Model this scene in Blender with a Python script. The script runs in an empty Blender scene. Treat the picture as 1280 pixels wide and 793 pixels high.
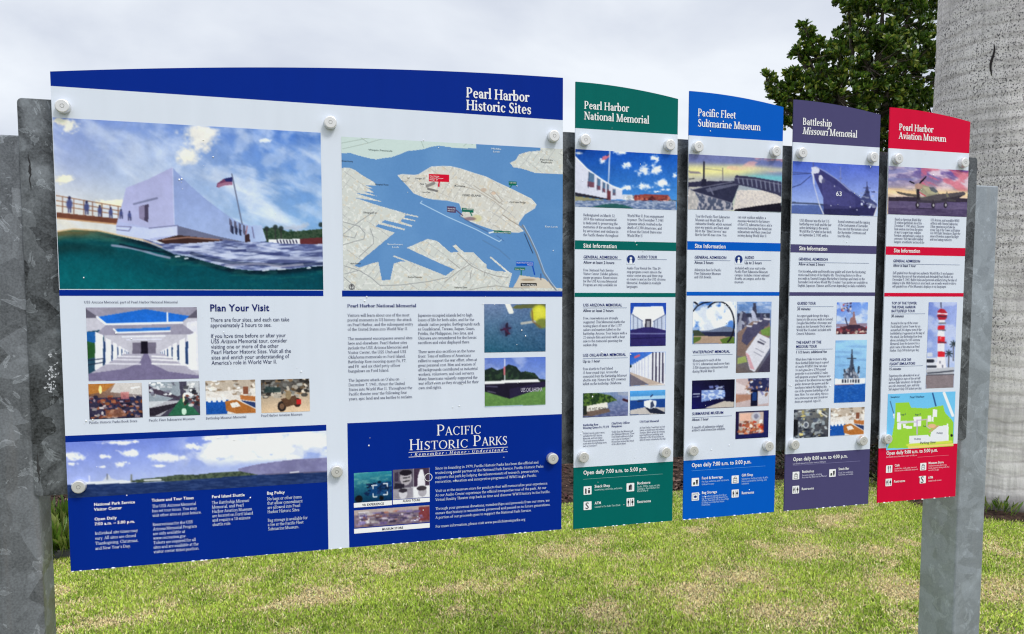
import bpy, math, random
import numpy as np
from mathutils import Vector, Matrix

S = bpy.context.scene
R = math.radians

# ---------------------------------------------------------------- camera
EYE = 1.6                      # eye height above the lawn
DIST = 2.3                     # distance from the lens to the face of the panels (plane y = 0)
FPX, CX, CY = 1000.0, 640.0, 450.213
CAMR = np.array([[0.9593340, 0.0007674, -0.2822723],
                 [-0.0213084, 0.9973399, -0.0697074],
                 [0.2814679, 0.0728875, 0.9567985]])   # columns: world +x, -z, +y in camera axes (right, down, forward)
cam = bpy.data.cameras.new('camera')
cam.sensor_width = 36.0
cam.lens = FPX / 1280.0 * 36.0
cam.shift_y = (CY - 396.5) / 1280.0
cam.clip_start = 0.05
cam.clip_end = 3000
cam_ob = bpy.data.objects.new('camera', cam)
S.collection.objects.link(cam_ob)
def wdir(row): return Vector((CAMR[row, 0], CAMR[row, 2], -CAMR[row, 1]))
rx, dn, fw = wdir(0), wdir(1), wdir(2)
m = Matrix((( rx.x, -dn.x, -fw.x, 0.0), (rx.y, -dn.y, -fw.y, -DIST), (rx.z, -dn.z, -fw.z, EYE), (0, 0, 0, 1)))
cam_ob.matrix_world = m
S.camera = cam_ob

# ---------------------------------------------------------------- world: bright overcast
SUN_EL, SUN_AZ = R(52), R(150)       # azimuth from +y, clockwise seen from above: behind the viewer, to the right
W = bpy.data.worlds.new('World'); S.world = W; W.use_nodes = True
nt = W.node_tree; nt.nodes.clear()
out = nt.nodes.new('ShaderNodeOutputWorld'); bg = nt.nodes.new('ShaderNodeBackground')
sky = nt.nodes.new('ShaderNodeTexSky'); sky.sky_type = 'NISHITA'; sky.sun_disc = False
sky.sun_elevation = SUN_EL; sky.sun_rotation = SUN_AZ; sky.dust_density = 2.0
tc = nt.nodes.new('ShaderNodeTexCoord'); mp = nt.nodes.new('ShaderNodeMapping')
mp.inputs['Scale'].default_value = (1.0, 1.0, 2.2)
mp.inputs['Location'].default_value = (0.55, 0.2, 0.35)
n1 = nt.nodes.new('ShaderNodeTexNoise'); n1.inputs['Scale'].default_value = 2.1; n1.inputs['Detail'].default_value = 6; n1.inputs['Roughness'].default_value = 0.5
n1.inputs['Distortion'].default_value = 0.25
cr = nt.nodes.new('ShaderNodeValToRGB')
cr.color_ramp.elements[0].position = 0.36; cr.color_ramp.elements[0].color = (7.0, 7.6, 9.0, 1)
cr.color_ramp.elements[1].position = 0.60; cr.color_ramp.elements[1].color = (10.9, 11.4, 12.1, 1)
mx = nt.nodes.new('ShaderNodeMix'); mx.data_type = 'RGBA'; mx.inputs['Factor'].default_value = 0.90
bg.inputs['Strength'].default_value = 0.085
L = nt.links.new
L(tc.outputs['Generated'], mp.inputs['Vector']); L(mp.outputs['Vector'], n1.inputs['Vector']); L(n1.outputs['Fac'], cr.inputs['Fac'])
sz = nt.nodes.new('ShaderNodeSeparateXYZ'); zr = nt.nodes.new('ShaderNodeMapRange'); zr.interpolation_type = 'SMOOTHSTEP'   # an overcast sky is brightest overhead
zr.inputs['From Min'].default_value = 0.35; zr.inputs['From Max'].default_value = 0.95; zr.inputs['To Min'].default_value = 1.0; zr.inputs['To Max'].default_value = 2.4
zm = nt.nodes.new('ShaderNodeMix'); zm.data_type = 'RGBA'; zm.blend_type = 'MULTIPLY'; zm.inputs['Factor'].default_value = 1.0
L(tc.outputs['Generated'], sz.inputs[0]); L(sz.outputs['Z'], zr.inputs['Value']); L(cr.outputs['Color'], zm.inputs['A']); L(zr.outputs['Result'], zm.inputs['B'])
L(sky.outputs['Color'], mx.inputs['A']); L(zm.outputs['Result'], mx.inputs['B']); L(mx.outputs['Result'], bg.inputs['Color'])
L(bg.outputs['Background'], out.inputs['Surface'])

sun = bpy.data.lights.new('sun', 'SUN'); sun.energy = 1.6; sun.angle = R(14); sun.color = (1.0, 0.96, 0.9)
sun_ob = bpy.data.objects.new('sun', sun); S.collection.objects.link(sun_ob)
sd = Vector((math.sin(SUN_AZ) * math.cos(SUN_EL), math.cos(SUN_AZ) * math.cos(SUN_EL), math.sin(SUN_EL)))
sun_ob.rotation_euler = sd.to_track_quat('Z', 'Y').to_euler()
sun_ob.location = sd * 30

S.view_settings.view_transform = 'Standard'; S.view_settings.look = 'None'
S.cycles.filter_width = 1.2
S.view_settings.exposure = 0.05; S.view_settings.gamma = 1.0; S.view_settings.use_curve_mapping = False

# ---------------------------------------------------------------- helpers
def lin(c):
    c = np.asarray(c, float) / 255.0
    return np.where(c <= 0.04045, c / 12.92, ((c + 0.055) / 1.055) ** 2.4)
INK = 1.12                     # printed colours: display value -> reflectance
def ink(c): return np.clip(lin(c) * INK, 0.001, 0.92)

def at(x, y, Y=0.0):
    """survey pixel of the photograph -> (x, z) on the plane y = Y"""
    d = np.array([(x - CX) / FPX, (y - CY) / FPX, 1.0]); n = CAMR[:, 2]
    P = d * (DIST + Y) / (d @ n)
    return float(P @ CAMR[:, 0]), EYE - float(P @ CAMR[:, 1])
def ground(x, y, z=0.0):
    d = np.array([(x - CX) / FPX, (y - CY) / FPX, 1.0])
    P = d * (EYE - z) / (d @ CAMR[:, 1])
    return float(P @ CAMR[:, 0]), float(P @ CAMR[:, 2]) - DIST
def survey(X, Z, Y=0.0):
    """world points on the plane y = Y -> survey pixels"""
    P = np.stack([X, EYE - Z, np.zeros_like(X) + Y + DIST], -1) @ CAMR.T
    return CX + FPX * P[..., 0] / P[..., 2], CY + FPX * P[..., 1] / P[..., 2]

COL = S.collection
def link(name, me, parent=None, mat=None):
    o = bpy.data.objects.new(name, me); COL.objects.link(o)
    if parent is not None: o.parent = parent
    if mat is not None and me is not None: me.materials.append(mat)
    return o
def mesh(name, verts, faces, mat=None, parent=None, smooth=False):
    me = bpy.data.meshes.new(name); me.from_pydata([tuple(map(float, v)) for v in verts], [], faces); me.update()
    if smooth: me.polygons.foreach_set('use_smooth', [True] * len(me.polygons))
    return link(name, me, parent, mat)
def np_mesh(name, V, F, mat=None, parent=None, smooth=False, col=None):
    """V (n,3), F (m,k) arrays, optional per-vertex colour"""
    V = np.asarray(V, np.float32); F = np.asarray(F, np.int32); k = F.shape[1]
    me = bpy.data.meshes.new(name)
    me.vertices.add(len(V)); me.vertices.foreach_set('co', V.ravel())
    me.loops.add(F.size); me.loops.foreach_set('vertex_index', F.ravel())
    me.polygons.add(len(F)); me.polygons.foreach_set('loop_start', np.arange(0, F.size, k, dtype=np.int32))
    me.polygons.foreach_set('loop_total', np.full(len(F), k, np.int32))
    if smooth: me.polygons.foreach_set('use_smooth', np.ones(len(F), bool))
    me.update(calc_edges=True)
    if col is not None:
        a = me.color_attributes.new('Col', 'FLOAT_COLOR', 'POINT')
        c = np.ones((len(V), 4), np.float32); c[:, :3] = col
        a.data.foreach_set('color', c.ravel())
    return link(name, me, parent, mat)
def tag(o, label=None, cat=None, group=None, kind=None):
    if label: o['label'] = label
    if cat: o['category'] = cat
    if group: o['group'] = group
    if kind: o['kind'] = kind
    return o
def empty(name, loc, *a, **k):
    o = bpy.data.objects.new(name, None); COL.objects.link(o); o.location = loc; o.empty_display_size = 0.1
    return tag(o, *a, **k)
def mat(name, col=(0.5, 0.5, 0.5), rough=0.5, metal=0.0, spec=0.5):
    mt = bpy.data.materials.new(name); mt.use_nodes = True
    b = mt.node_tree.nodes['Principled BSDF']
    b.inputs['Base Color'].default_value = (*col, 1); b.inputs['Roughness'].default_value = rough
    b.inputs['Metallic'].default_value = metal; b.inputs['Specular IOR Level'].default_value = spec
    return mt
def nodes(mt): return mt.node_tree.nodes, mt.node_tree.links.new, mt.node_tree.nodes['Principled BSDF']

def attr_mat(name, rough=0.35, spec=0.06):
    mt = mat(name, rough=rough, spec=spec); N, Lk, b = nodes(mt)
    a = N.new('ShaderNodeAttribute'); a.attribute_name = 'Col'
    Lk(a.outputs['Color'], b.inputs['Base Color']); return mt

def panel_mat(name, col, dirt=0.06):
    """printed sheet: flat colour with faint weathering streaks and uneven gloss"""
    mt = mat(name, ink(col), 0.33, 0.0, 0.06); N, Lk, b = nodes(mt)
    g = N.new('ShaderNodeNewGeometry'); mp = N.new('ShaderNodeMapping'); mp.inputs['Scale'].default_value = (9, 9, 1.6)
    n = N.new('ShaderNodeTexNoise'); n.inputs['Scale'].default_value = 2.0; n.inputs['Detail'].default_value = 5
    r = N.new('ShaderNodeMapRange'); r.inputs['To Min'].default_value = 1 - dirt * 1.6; r.inputs['To Max'].default_value = 1 + dirt * 0.6
    v = N.new('ShaderNodeMix'); v.data_type = 'RGBA'; v.blend_type = 'MULTIPLY'; v.inputs['Factor'].default_value = 1.0
    v.inputs['A'].default_value = (*ink(col), 1)
    n2 = N.new('ShaderNodeTexNoise'); n2.inputs['Scale'].default_value = 5.0; n2.inputs['Detail'].default_value = 4
    r2 = N.new('ShaderNodeMapRange'); r2.inputs['To Min'].default_value = 0.24; r2.inputs['To Max'].default_value = 0.46
    Lk(g.outputs['Position'], mp.inputs['Vector']); Lk(mp.outputs['Vector'], n.inputs['Vector']); Lk(n.outputs['Fac'], r.inputs['Value'])
    Lk(r.outputs['Result'], v.inputs['B']); Lk(v.outputs['Result'], b.inputs['Base Color'])
    Lk(g.outputs['Position'], n2.inputs['Vector']); Lk(n2.outputs['Fac'], r2.inputs['Value']); Lk(r2.outputs['Result'], b.inputs['Roughness'])
    return mt

# value noise for the printed pictures
_T = np.random.RandomState(5).rand(256, 256)
def vnoise(x, y):
    xi = np.floor(x).astype(int); yi = np.floor(y).astype(int); fx = x - xi; fy = y - yi
    fx = fx * fx * (3 - 2 * fx); fy = fy * fy * (3 - 2 * fy)
    a = _T[xi & 255, yi & 255]; b = _T[(xi + 1) & 255, yi & 255]; c = _T[xi & 255, (yi + 1) & 255]; d = _T[(xi + 1) & 255, (yi + 1) & 255]
    return (a * (1 - fx) + b * fx) * (1 - fy) + (c * (1 - fx) + d * fx) * fy
def fbm(x, y, o=4):
    s = 0; a = 0.5; t = 0
    for i in range(o):
        s = s + a * vnoise(x + 17.3 * i, y + 9.1 * i); t += a; a *= 0.5; x = x * 2.03; y = y * 2.03
    return s / t
def sstep(a, b, x):
    t = np.clip((x - a) / (b - a), 0, 1); return t * t * (3 - 2 * t)

PHOTO = attr_mat('printed_photo_ink')

class Pic:
    """a flat printed picture: a fine sheet of vertices, each carrying its ink colour"""
    def __init__(s, tl, br, ss=1.25):
        s.x0, s.z1 = at(*tl); s.x1, s.z0 = at(*br)
        nx = max(6, int((br[0] - tl[0]) * ss)); nz = max(6, int((br[1] - tl[1]) * ss)); s.nx, s.nz = nx, nz
        s.PX, s.PZ = np.meshgrid(np.linspace(s.x0, s.x1, nx), np.linspace(s.z1, s.z0, nz))
        s.X, s.Y = survey(s.PX, s.PZ); s.C = np.zeros((nz, nx, 3)); s.C[:] = 255
        s.u = np.linspace(0, 1, nx)[None, :] + 0 * s.PX; s.v = np.linspace(0, 1, nz)[:, None] + 0 * s.PX
        s.z = lambda p: p
    def zoom(s, ox, oy, k):
        s.z = lambda pts: [(ox + x / k, oy + y / k) for x, y in pts]; s.k = k; return s
    def inside(s, pts):
        p = s.z(pts); m = np.zeros(s.X.shape, bool); n = len(p)
        for i in range(n):
            (x0, y0), (x1, y1) = p[i], p[(i + 1) % n]
            if y0 == y1: continue
            c = (y0 > s.Y) != (y1 > s.Y)
            m ^= c & (s.X < (x1 - x0) * (s.Y - y0) / (y1 - y0) + x0)
        return m
    def mix(s, w, c):
        w = np.asarray(w, float)[..., None]; s.C = s.C * (1 - w) + np.asarray(c, float) * w; return s
    def poly(s, pts, c, a=1.0): return s.mix(s.inside(pts) * a, c)
    def all(s, c): s.C[:] = c; return s
    def ell(s, cx, cy, rx, ry, c, a=1.0, soft=0.3):
        (px, py), = s.z([(cx, cy)]); k = getattr(s, 'k', 1)
        d = np.hypot((s.X - px) / (rx / k), (s.Y - py) / (ry / k)); return s.mix(a * (1 - sstep(1 - soft, 1 + soft, d)), c)
    def line(s, pts, w, c, a=1.0):
        p = s.z(pts); k = getattr(s, 'k', 1); w = w / k; m = np.zeros(s.X.shape)
        for (x0, y0), (x1, y1) in zip(p, p[1:]):
            dx, dy = x1 - x0, y1 - y0; q = dx * dx + dy * dy + 1e-9
            t = np.clip(((s.X - x0) * dx + (s.Y - y0) * dy) / q, 0, 1)
            d = np.hypot(s.X - x0 - t * dx, s.Y - y0 - t * dy); m = np.maximum(m, 1 - sstep(w * 0.5 - 0.3, w * 0.5 + 0.5, d))
        return s.mix(m * a, c)
    def quad(s, tl, tr, bl, br, w=1.0):
        u, v = s.u[..., None], s.v[..., None]; c = [np.array(q, float) for q in (tl, tr, bl, br)]
        g = (c[0] * (1 - u) + c[1] * u) * (1 - v) + (c[2] * (1 - u) + c[3] * u) * v
        w = np.asarray(w, float)
        if w.ndim: w = w[..., None]
        s.C = s.C * (1 - w) + g * w; return s
    def clouds(s, region, th, soft, sc, c=(250, 250, 250), a=1.0, seed=0, st=1.0, o=5):
        n = fbm(s.X * sc + seed * 7.7, s.Y * sc * st + seed * 3.1, o)
        return s.mix(sstep(th - soft, th + soft, n) * a * region, c)
    def grain(s, amp, sc=0.9, region=1.0, seed=0):
        n = fbm(s.X * sc + seed * 5, s.Y * sc + seed * 11, 2) - 0.5
        s.C = np.clip(s.C + (n * 2 * amp * np.asarray(region))[..., None], 0, 255); return s
    def clutter(s, pal, n, seed, box=(0, 0, 1, 1), sz=(0.03, 0.1), a=0.9):
        r = random.Random(seed)
        for i in range(n):
            u = r.uniform(box[0], box[2]); v = r.uniform(box[1], box[3]); w = r.uniform(*sz); h = r.uniform(*sz); c = np.array(r.choice(pal)) * r.uniform(.75, 1.2); q = r.uniform(-.7, .7); du, dv = s.u - u + q * (s.v - v), s.v - v - q * .5 * (s.u - u)
            mk = ((abs(du) < w * .5) & (abs(dv) < h * .5)) if r.random() < .5 else (np.hypot(du / w, dv / h) < .55); s.mix(mk * a, np.clip(c, 0, 255))
        return s
    def build(s, parent, name='printed_photo', lift=0.0005, label=None):
        V = np.stack([s.PX, np.full_like(s.PX, -lift), s.PZ], -1).reshape(-1, 3)
        i = np.arange(s.nx * s.nz).reshape(s.nz, s.nx)
        F = np.stack([i[:-1, :-1], i[1:, :-1], i[1:, 1:], i[:-1, 1:]], -1).reshape(-1, 4)
        if name == 'printed_photo':                      # tone varies across every shape of a photograph, and no edge is knife-sharp
            C = np.pad(s.C, ((1, 1), (1, 1), (0, 0)), 'edge'); C = (C[:-2] + 2 * C[1:-1] + C[2:]) / 4; C = (C[:, :-2] + 2 * C[:, 1:-1] + C[:, 2:]) / 4
            wpx = s.X[0, -1] - s.X[0, 0]; f = 9 / wpx
            t = (fbm(s.X * f, s.Y * f, 4) - .5) * .17 + (fbm(s.X * f * 5 + 31, s.Y * f * 5, 3) - .5) * .16 + .05 * (.5 - s.v)
            lum = C.mean(-1, keepdims=True); C = C * (1 + t[..., None] * np.clip(1.25 - lum / 255, .25, 1))
            s.C = np.clip(C, 0, 255)
        o = np_mesh(name, V, F, PHOTO, parent, col=ink(s.C.reshape(-1, 3)))
        if label: o['label'] = label
        return o

# ---------------------------------------------------------------- lettering: a drawn serif face, and the built-in sans
class Serif:
    """each letter is a handful of stems, stressed arcs, thin bars and serifs (em units)"""
    def __init__(s, w=0.085, t=0.034, seg=7):
        s.w, s.t, s.seg, s.cache = w, t, seg, {}
    def get(s, ch):
        if ch not in s.cache: s.cache[ch] = s.make(ch)
        return s.cache[ch]
    def make(s, ch):
        w, t = s.w, s.t; st = max(t, 0.036); Q = []
        XH, CAP, ASC, DES = 0.44, 0.655, 0.70, -0.21
        def q(*p): Q.append(p)
        def box(x0, x1, y0, y1): q((x0, y0), (x1, y0), (x1, y1), (x0, y1))
        def ser(x, y, l=0.05, r=0.05, ww=None):
            h = (ww or w) / 2; box(x - h - l, x + h + r, y - (st if y > 0.2 else 0), y + (0 if y > 0.2 else st))
        def stem(x, y0, y1, b='', ww=None):
            h = (ww or w) / 2; box(x - h, x + h, y0, y1)
            if 'b' in b: ser(x, y0)
            if 't' in b: ser(x, y1)
            if 'l' in b: q((x - h - 0.055, y1 - 0.055), (x - h, y1 - 0.075), (x - h, y1), (x - h - 0.01, y1 - 0.012))
        def arc(cx, cy, rx, ry, a0=0, a1=360, ww=None, tt=None):
            n = max(3, int(s.seg * 2 * abs(a1 - a0) / 360)); W2 = ww or w; T2 = tt or t
            for i in range(n):
                A = [math.radians(a0 + (a1 - a0) * (i + k) / n) for k in (0, 1)]
                o = [(cx + rx * math.cos(a), cy + ry * math.sin(a)) for a in A]
                n_ = [(cx + (rx - W2) * math.cos(a), cy + (ry - T2) * math.sin(a)) for a in A]
                q(n_[0], o[0], o[1], n_[1]) if a1 > a0 else q(o[0], n_[0], n_[1], o[1])
        def diag(x0, y0, x1, y1, ww):
            h = ww / 2; L_ = math.hypot(x1 - x0, y1 - y0); k = h * L_ / max(abs(y1 - y0), 1e-6)
            q((x0 - k, y0), (x1 - k, y1), (x1 + k, y1), (x0 + k, y0)) if y1 < y0 else q((x1 - k, y1), (x0 - k, y0), (x0 + k, y0), (x1 + k, y1))
        def bar(x0, x1, y, tt=None): box(x0, x1, y - (tt or t) / 2, y + (tt or t) / 2)
        def dot(x, y, r=None):
            r = r or w * 0.58; n = 6
            P = [(x + r * math.cos(2 * math.pi * i / n), y + r * math.sin(2 * math.pi * i / n)) for i in range(n)]
            q(P[0], P[1], P[2], P[3]); q(P[3], P[4], P[5], P[0])
        def path(pts, ws):
            for i in range(len(pts) - 1):
                (x0, y0), (x1, y1) = pts[i], pts[i + 1]; d = math.hypot(x1 - x0, y1 - y0) or 1
                nx, ny = -(y1 - y0) / d, (x1 - x0) / d; a, b = ws[i] / 2, ws[i + 1] / 2
                q((x0 - nx * a, y0 - ny * a), (x1 - nx * b, y1 - ny * b), (x1 + nx * b, y1 + ny * b), (x0 + nx * a, y0 + ny * a))
        th = max(t * 1.25, 0.04)
        adv = 0.5
        if ch == ' ': return [], 0.235
        elif ch == 'a':
            stem(.32, 0, .31); arc(.2, .29, .12 + w / 2, .16, 0, 150, tt=st); arc(.2, .13, .165, .14, 40, 320); dot(.09, .34, w * .45); box(.32, .42, 0, st); adv = .45
        elif ch == 'b': stem(.1, 0, ASC, 'l'); arc(.265, .22, .205, .235); adv = .50
        elif ch == 'c': arc(.245, .22, .21, .235, 45, 320); dot(.375, .34, w * .5); adv = .43
        elif ch == 'd': arc(.225, .22, .195, .235); stem(.385, 0, ASC, 'l'); box(.385, .49, 0, st); adv = .51
        elif ch == 'e': arc(.235, .22, .205, .235, 0, 318); bar(.06, .42, .235); adv = .445
        elif ch == 'f': stem(.135, 0, .55, 'b'); arc(.135 + .12, .55, .12 + w / 2, .16, 180, 60, tt=-0.0 or t) if False else arc(.135 + .12, .55, .12 + w / 2, .155, 60, 180); bar(.03, .28, .42, st); dot(.325, .655, w * .5); adv = .31
        elif ch == 'g': arc(.215, .285, .175, .165); arc(.225, -.085, .205, .125, ww=w * .7); bar(.32, .45, .415, st * 1.3); path([(.12, .15), (.1, .07), (.2, .03)], [t * 1.4] * 3); adv = .45
        elif ch == 'h': stem(.1, 0, ASC, 'lb'); arc(.265, .29, .15 + w / 2, .16, 0, 150); stem(.415, 0, .29, 'b'); adv = .53
        elif ch == 'i': stem(.12, 0, XH, 'lb'); dot(.115, .6); adv = .25
        elif ch == 'j': stem(.12, -.1, XH, 'l'); arc(.03, -.1, .09 + w / 2, .12, -110, 0); dot(.115, .6); adv = .25
        elif ch == 'k': stem(.1, 0, ASC, 'lb'); diag(.38, .42, .17, .2, t * 1.3); diag(.21, .25, .42, 0, w); ser(.42, 0, .03, .05); ser(.38, XH, .04, .04, t); adv = .5
        elif ch == 'l': stem(.12, 0, ASC, 'lb'); adv = .25
        elif ch == 'm':
            stem(.1, 0, XH, 'lb')
            for k in (0, .295): arc(.25 + k, .29, .145 + w / 2, .16, 0, 150); stem(.395 + k, 0, .29, 'b')
            adv = .8
        elif ch == 'n': stem(.1, 0, XH, 'lb'); arc(.265, .29, .15 + w / 2, .16, 0, 150); stem(.415, 0, .29, 'b'); adv = .53
        elif ch == 'o': arc(.25, .22, .22, .235); adv = .5
        elif ch == 'p': stem(.1, DES, XH, 'lb'); arc(.27, .22, .205, .235); adv = .51
        elif ch == 'q': arc(.225, .22, .195, .235); stem(.385, DES, XH, 'b'); adv = .5
        elif ch == 'r': stem(.11, 0, XH, 'lb'); arc(.26, .26, .12 + w / 2, .19, 55, 140, tt=st); dot(.315, .385, w * .55); adv = .36
        elif ch == 's': path([(.33, .36), (.26, .425), (.17, .425), (.09, .34), (.14, .26), (.27, .19), (.33, .11), (.26, .015), (.15, .01), (.06, .08)], [t, t, t * 1.2, w * .8, w, w, w * .8, t * 1.2, t, t]); box(.32, .35, .3, .43); box(.05, .08, .03, .15); adv = .385
        elif ch == 't': stem(.13, .08, .55); bar(.02, .29, .42, st); arc(.21, .1, .08 + w / 2, .11, 180, 310); adv = .315
        elif ch == 'u': stem(.1, .14, XH, 'l'); arc(.25, .15, .15 + w / 2, .16, 180, 330); stem(.4, 0, XH, 'l'); box(.4, .5, 0, st); adv = .52
        elif ch == 'v': diag(.1, XH, .245, 0, w * .95); diag(.4, XH, .255, 0, th); ser(.1, XH, .03, .03); ser(.4, XH, .04, .03, t); adv = .47
        elif ch == 'w': diag(.1, XH, .23, 0, w * .95); diag(.36, XH, .24, 0, th); diag(.36, XH, .49, 0, w * .95); diag(.63, XH, .5, 0, th); ser(.1, XH, .03, .03); ser(.36, XH, .03, .03); ser(.63, XH, .04, .03, t); adv = .71
        elif ch == 'x': diag(.1, XH, .38, 0, w); diag(.38, XH, .1, 0, th); ser(.1, XH, .03, .03); ser(.38, XH, .04, .04, t); ser(.1, 0, .04, .04, t); ser(.38, 0, .03, .03); adv = .47
        elif ch == 'y': diag(.1, XH, .255, 0, w * .95); diag(.4, XH, .18, -.2, th); ser(.1, XH, .03, .03); ser(.4, XH, .04, .03, t); dot(.14, -.17, w * .45); adv = .47
        elif ch == 'z': bar(.05, .38, XH - st / 2, st); bar(.05, .38, st / 2, st); diag(.34, XH, .1, 0, w * .9); adv = .42
        elif ch == 'A': diag(.31, CAP, .09, 0, th); diag(.31, CAP, .54, 0, w * 1.05); bar(.17, .45, .22); ser(.09, 0, .05, .05, t); ser(.54, 0, .04, .05); adv = .64
        elif ch == 'B': stem(.13, 0, CAP); bar(.05, .3, CAP - t / 2); bar(.05, .3, t / 2); arc(.26, .49, .2, .165, -90, 90); arc(.27, .18, .245, .18, -90, 90); bar(.1, .3, .345); adv = .56
        elif ch == 'C': arc(.34, .325, .3, .34, 40, 320); box(.53, .56, .47, .64); adv = .61
        elif ch == 'D': stem(.13, 0, CAP); bar(.05, .32, CAP - t / 2); bar(.05, .32, t / 2); arc(.31, CAP / 2, .33, CAP / 2, -90, 90); adv = .69
        elif ch == 'E': stem(.13, 0, CAP); bar(.05, .46, CAP - st / 2, st); bar(.05, .49, st / 2, st); bar(.13, .38, .345, st); box(.43, .46, .5, CAP); box(.46, .49, 0, .16); box(.36, .39, .27, .42); adv = .53
        elif ch == 'F': stem(.13, 0, CAP, 'b'); bar(.05, .46, CAP - st / 2, st); bar(.13, .38, .335, st); box(.43, .46, .5, CAP); box(.36, .39, .26, .41); adv = .5
        elif ch == 'G': arc(.34, .325, .3, .34, 45, 315); box(.53, .56, .49, .64); stem(.55, .03, .3, 't'); adv = .66
        elif ch == 'H': stem(.13, 0, CAP, 'bt'); stem(.55, 0, CAP, 'bt'); bar(.13, .55, .34); adv = .69
        elif ch == 'I': stem(.16, 0, CAP, 'bt'); adv = .33
        elif ch == 'J': stem(.2, -.02, CAP, 't'); arc(.1, -.02, .1 + w / 2, .13, -120, 0); adv = .34
        elif ch == 'K': stem(.13, 0, CAP, 'bt'); diag(.5, CAP, .2, .3, th); diag(.25, .36, .55, 0, w); ser(.55, 0, .04, .06); ser(.5, CAP, .05, .05, t); adv = .62
        elif ch == 'L': stem(.13, 0, CAP, 't'); bar(.05, .47, st / 2, st); box(.44, .47, 0, .17); adv = .5
        elif ch == 'M': stem(.12, 0, CAP, 'bt', th); diag(.14, CAP, .4, 0, w); diag(.66, CAP, .41, 0, th); stem(.68, 0, CAP, 'bt'); adv = .83
        elif ch == 'N': stem(.12, 0, CAP, 'bt', th); diag(.14, CAP, .56, 0, w); stem(.57, 0, CAP, 't', th); adv = .69
        elif ch == 'O': arc(.35, .325, .31, .34); adv = .7
        elif ch == 'P': stem(.13, 0, CAP, 'b'); bar(.05, .3, CAP - t / 2); arc(.27, .46, .225, .195, -90, 90); bar(.13, .3, .28); adv = .54
        elif ch == 'Q': arc(.35, .325, .31, .34); diag(.35, .05, .6, -.15, w); adv = .7
        elif ch == 'R': stem(.13, 0, CAP, 'b'); bar(.05, .3, CAP - t / 2); arc(.27, .475, .215, .18, -90, 90); bar(.13, .3, .31); diag(.28, .31, .53, 0, w); ser(.53, 0, .02, .06); adv = .6
        elif ch == 'S': path([(.4, .55), (.33, .63), (.22, .64), (.11, .52), (.15, .41), (.35, .28), (.42, .17), (.33, .02), (.2, .01), (.07, .11)], [t, t * 1.2, t * 1.4, w * .85, w * 1.1, w * 1.1, w * .85, t * 1.4, t * 1.2, t]); box(.39, .42, .48, .65); box(.06, .09, .01, .18); adv = .5
        elif ch == 'T': stem(.29, 0, CAP, 'b'); bar(.03, .55, CAP - st / 2, st); box(.03, .06, .5, CAP); box(.52, .55, .5, CAP); adv = .58
        elif ch == 'U': stem(.13, .22, CAP, 't'); arc(.345, .23, .215 + w / 2, .24, 180, 360); stem(.56, .22, CAP, 't', th); adv = .68
        elif ch == 'V': diag(.1, CAP, .32, 0, w); diag(.53, CAP, .33, 0, th); ser(.1, CAP, .05, .04); ser(.53, CAP, .05, .04, t); adv = .62
        elif ch == 'W': diag(.1, CAP, .28, 0, w); diag(.46, CAP, .29, 0, th); diag(.46, CAP, .64, 0, w); diag(.83, CAP, .65, 0, th); ser(.1, CAP, .05, .04); ser(.46, CAP, .04, .04); ser(.83, CAP, .05, .04, t); adv = .91
        elif ch == 'X': diag(.12, CAP, .5, 0, w); diag(.5, CAP, .12, 0, th); adv = .62
        elif ch == 'Y': diag(.1, CAP, .3, .28, w); diag(.52, CAP, .31, .28, th); stem(.3, 0, .3, 'b'); ser(.1, CAP, .05, .04); ser(.52, CAP, .05, .04, t); adv = .6
        elif ch == 'Z': bar(.06, .5, CAP - st / 2, st); bar(.06, .5, st / 2, st); diag(.45, CAP, .12, 0, w); adv = .56
        elif ch == '.': dot(.1, .05); adv = .21
        elif ch == ',': dot(.1, .05); diag(.12, .05, .07, -.1, t); adv = .21
        elif ch == ':': dot(.1, .05); dot(.1, .38); adv = .22
        elif ch in "'\u2019": diag(.1, .69, .08, .52, w * .7); adv = .2
        elif ch == '\u201c' or ch == '\u201d': diag(.1, .69, .08, .52, w * .6); diag(.22, .69, .2, .52, w * .6); adv = .36
        elif ch in '-': bar(.05, .28, .22, st); adv = .32
        elif ch == '\u2013': bar(.02, .48, .22, st); adv = .5
        elif ch == '(': arc(.3, .25, .2, .45, 120, 240, tt=t); adv = .32
        elif ch == ')': arc(.02, .25, .2, .45, -60, 60, tt=t); adv = .32
        elif ch == '*': dot(.15, .28, .1); adv = .3
        elif ch == '?': arc(.2, .5, .15, .16, -60, 170); stem(.22, .18, .36); dot(.22, .05); adv = .42
        elif ch == '!': stem(.12, .2, CAP); dot(.12, .05); adv = .26
        elif ch == '0': arc(.25, .325, .22, .34); adv = .5
        elif ch == '1': stem(.25, 0, CAP, 'b'); diag(.22, CAP, .12, .53, t * 1.5); adv = .5
        elif ch == '2': arc(.24, .46, .19, .195, -20, 170); diag(.39, .4, .1, .04, th * 1.2); bar(.06, .45, st, st * 1.8); adv = .5
        elif ch == '3': arc(.23, .49, .19, .165, -80, 160); arc(.22, .17, .22, .18, -150, 80); adv = .5
        elif ch == '4': stem(.34, 0, CAP); diag(.31, CAP, .06, .18, th); bar(.04, .46, .18, st * 1.3); adv = .5
        elif ch == '5': bar(.12, .43, CAP - st, st * 2); box(.12, .12 + th, .34, CAP); arc(.22, .2, .22, .21, -150, 130); adv = .5
        elif ch == '6': arc(.25, .2, .2, .21); arc(.4, .25, .35, .4, 110, 180); adv = .5
        elif ch == '7': bar(.06, .46, CAP - st, st * 2); diag(.42, CAP, .2, 0, w); adv = .5
        elif ch == '8': arc(.25, .49, .17, .165); arc(.25, .17, .2, .18); adv = .5
        elif ch == '9': arc(.25, .45, .2, .21); arc(.1, .4, .35, .4, -70, 0); adv = .5
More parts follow.
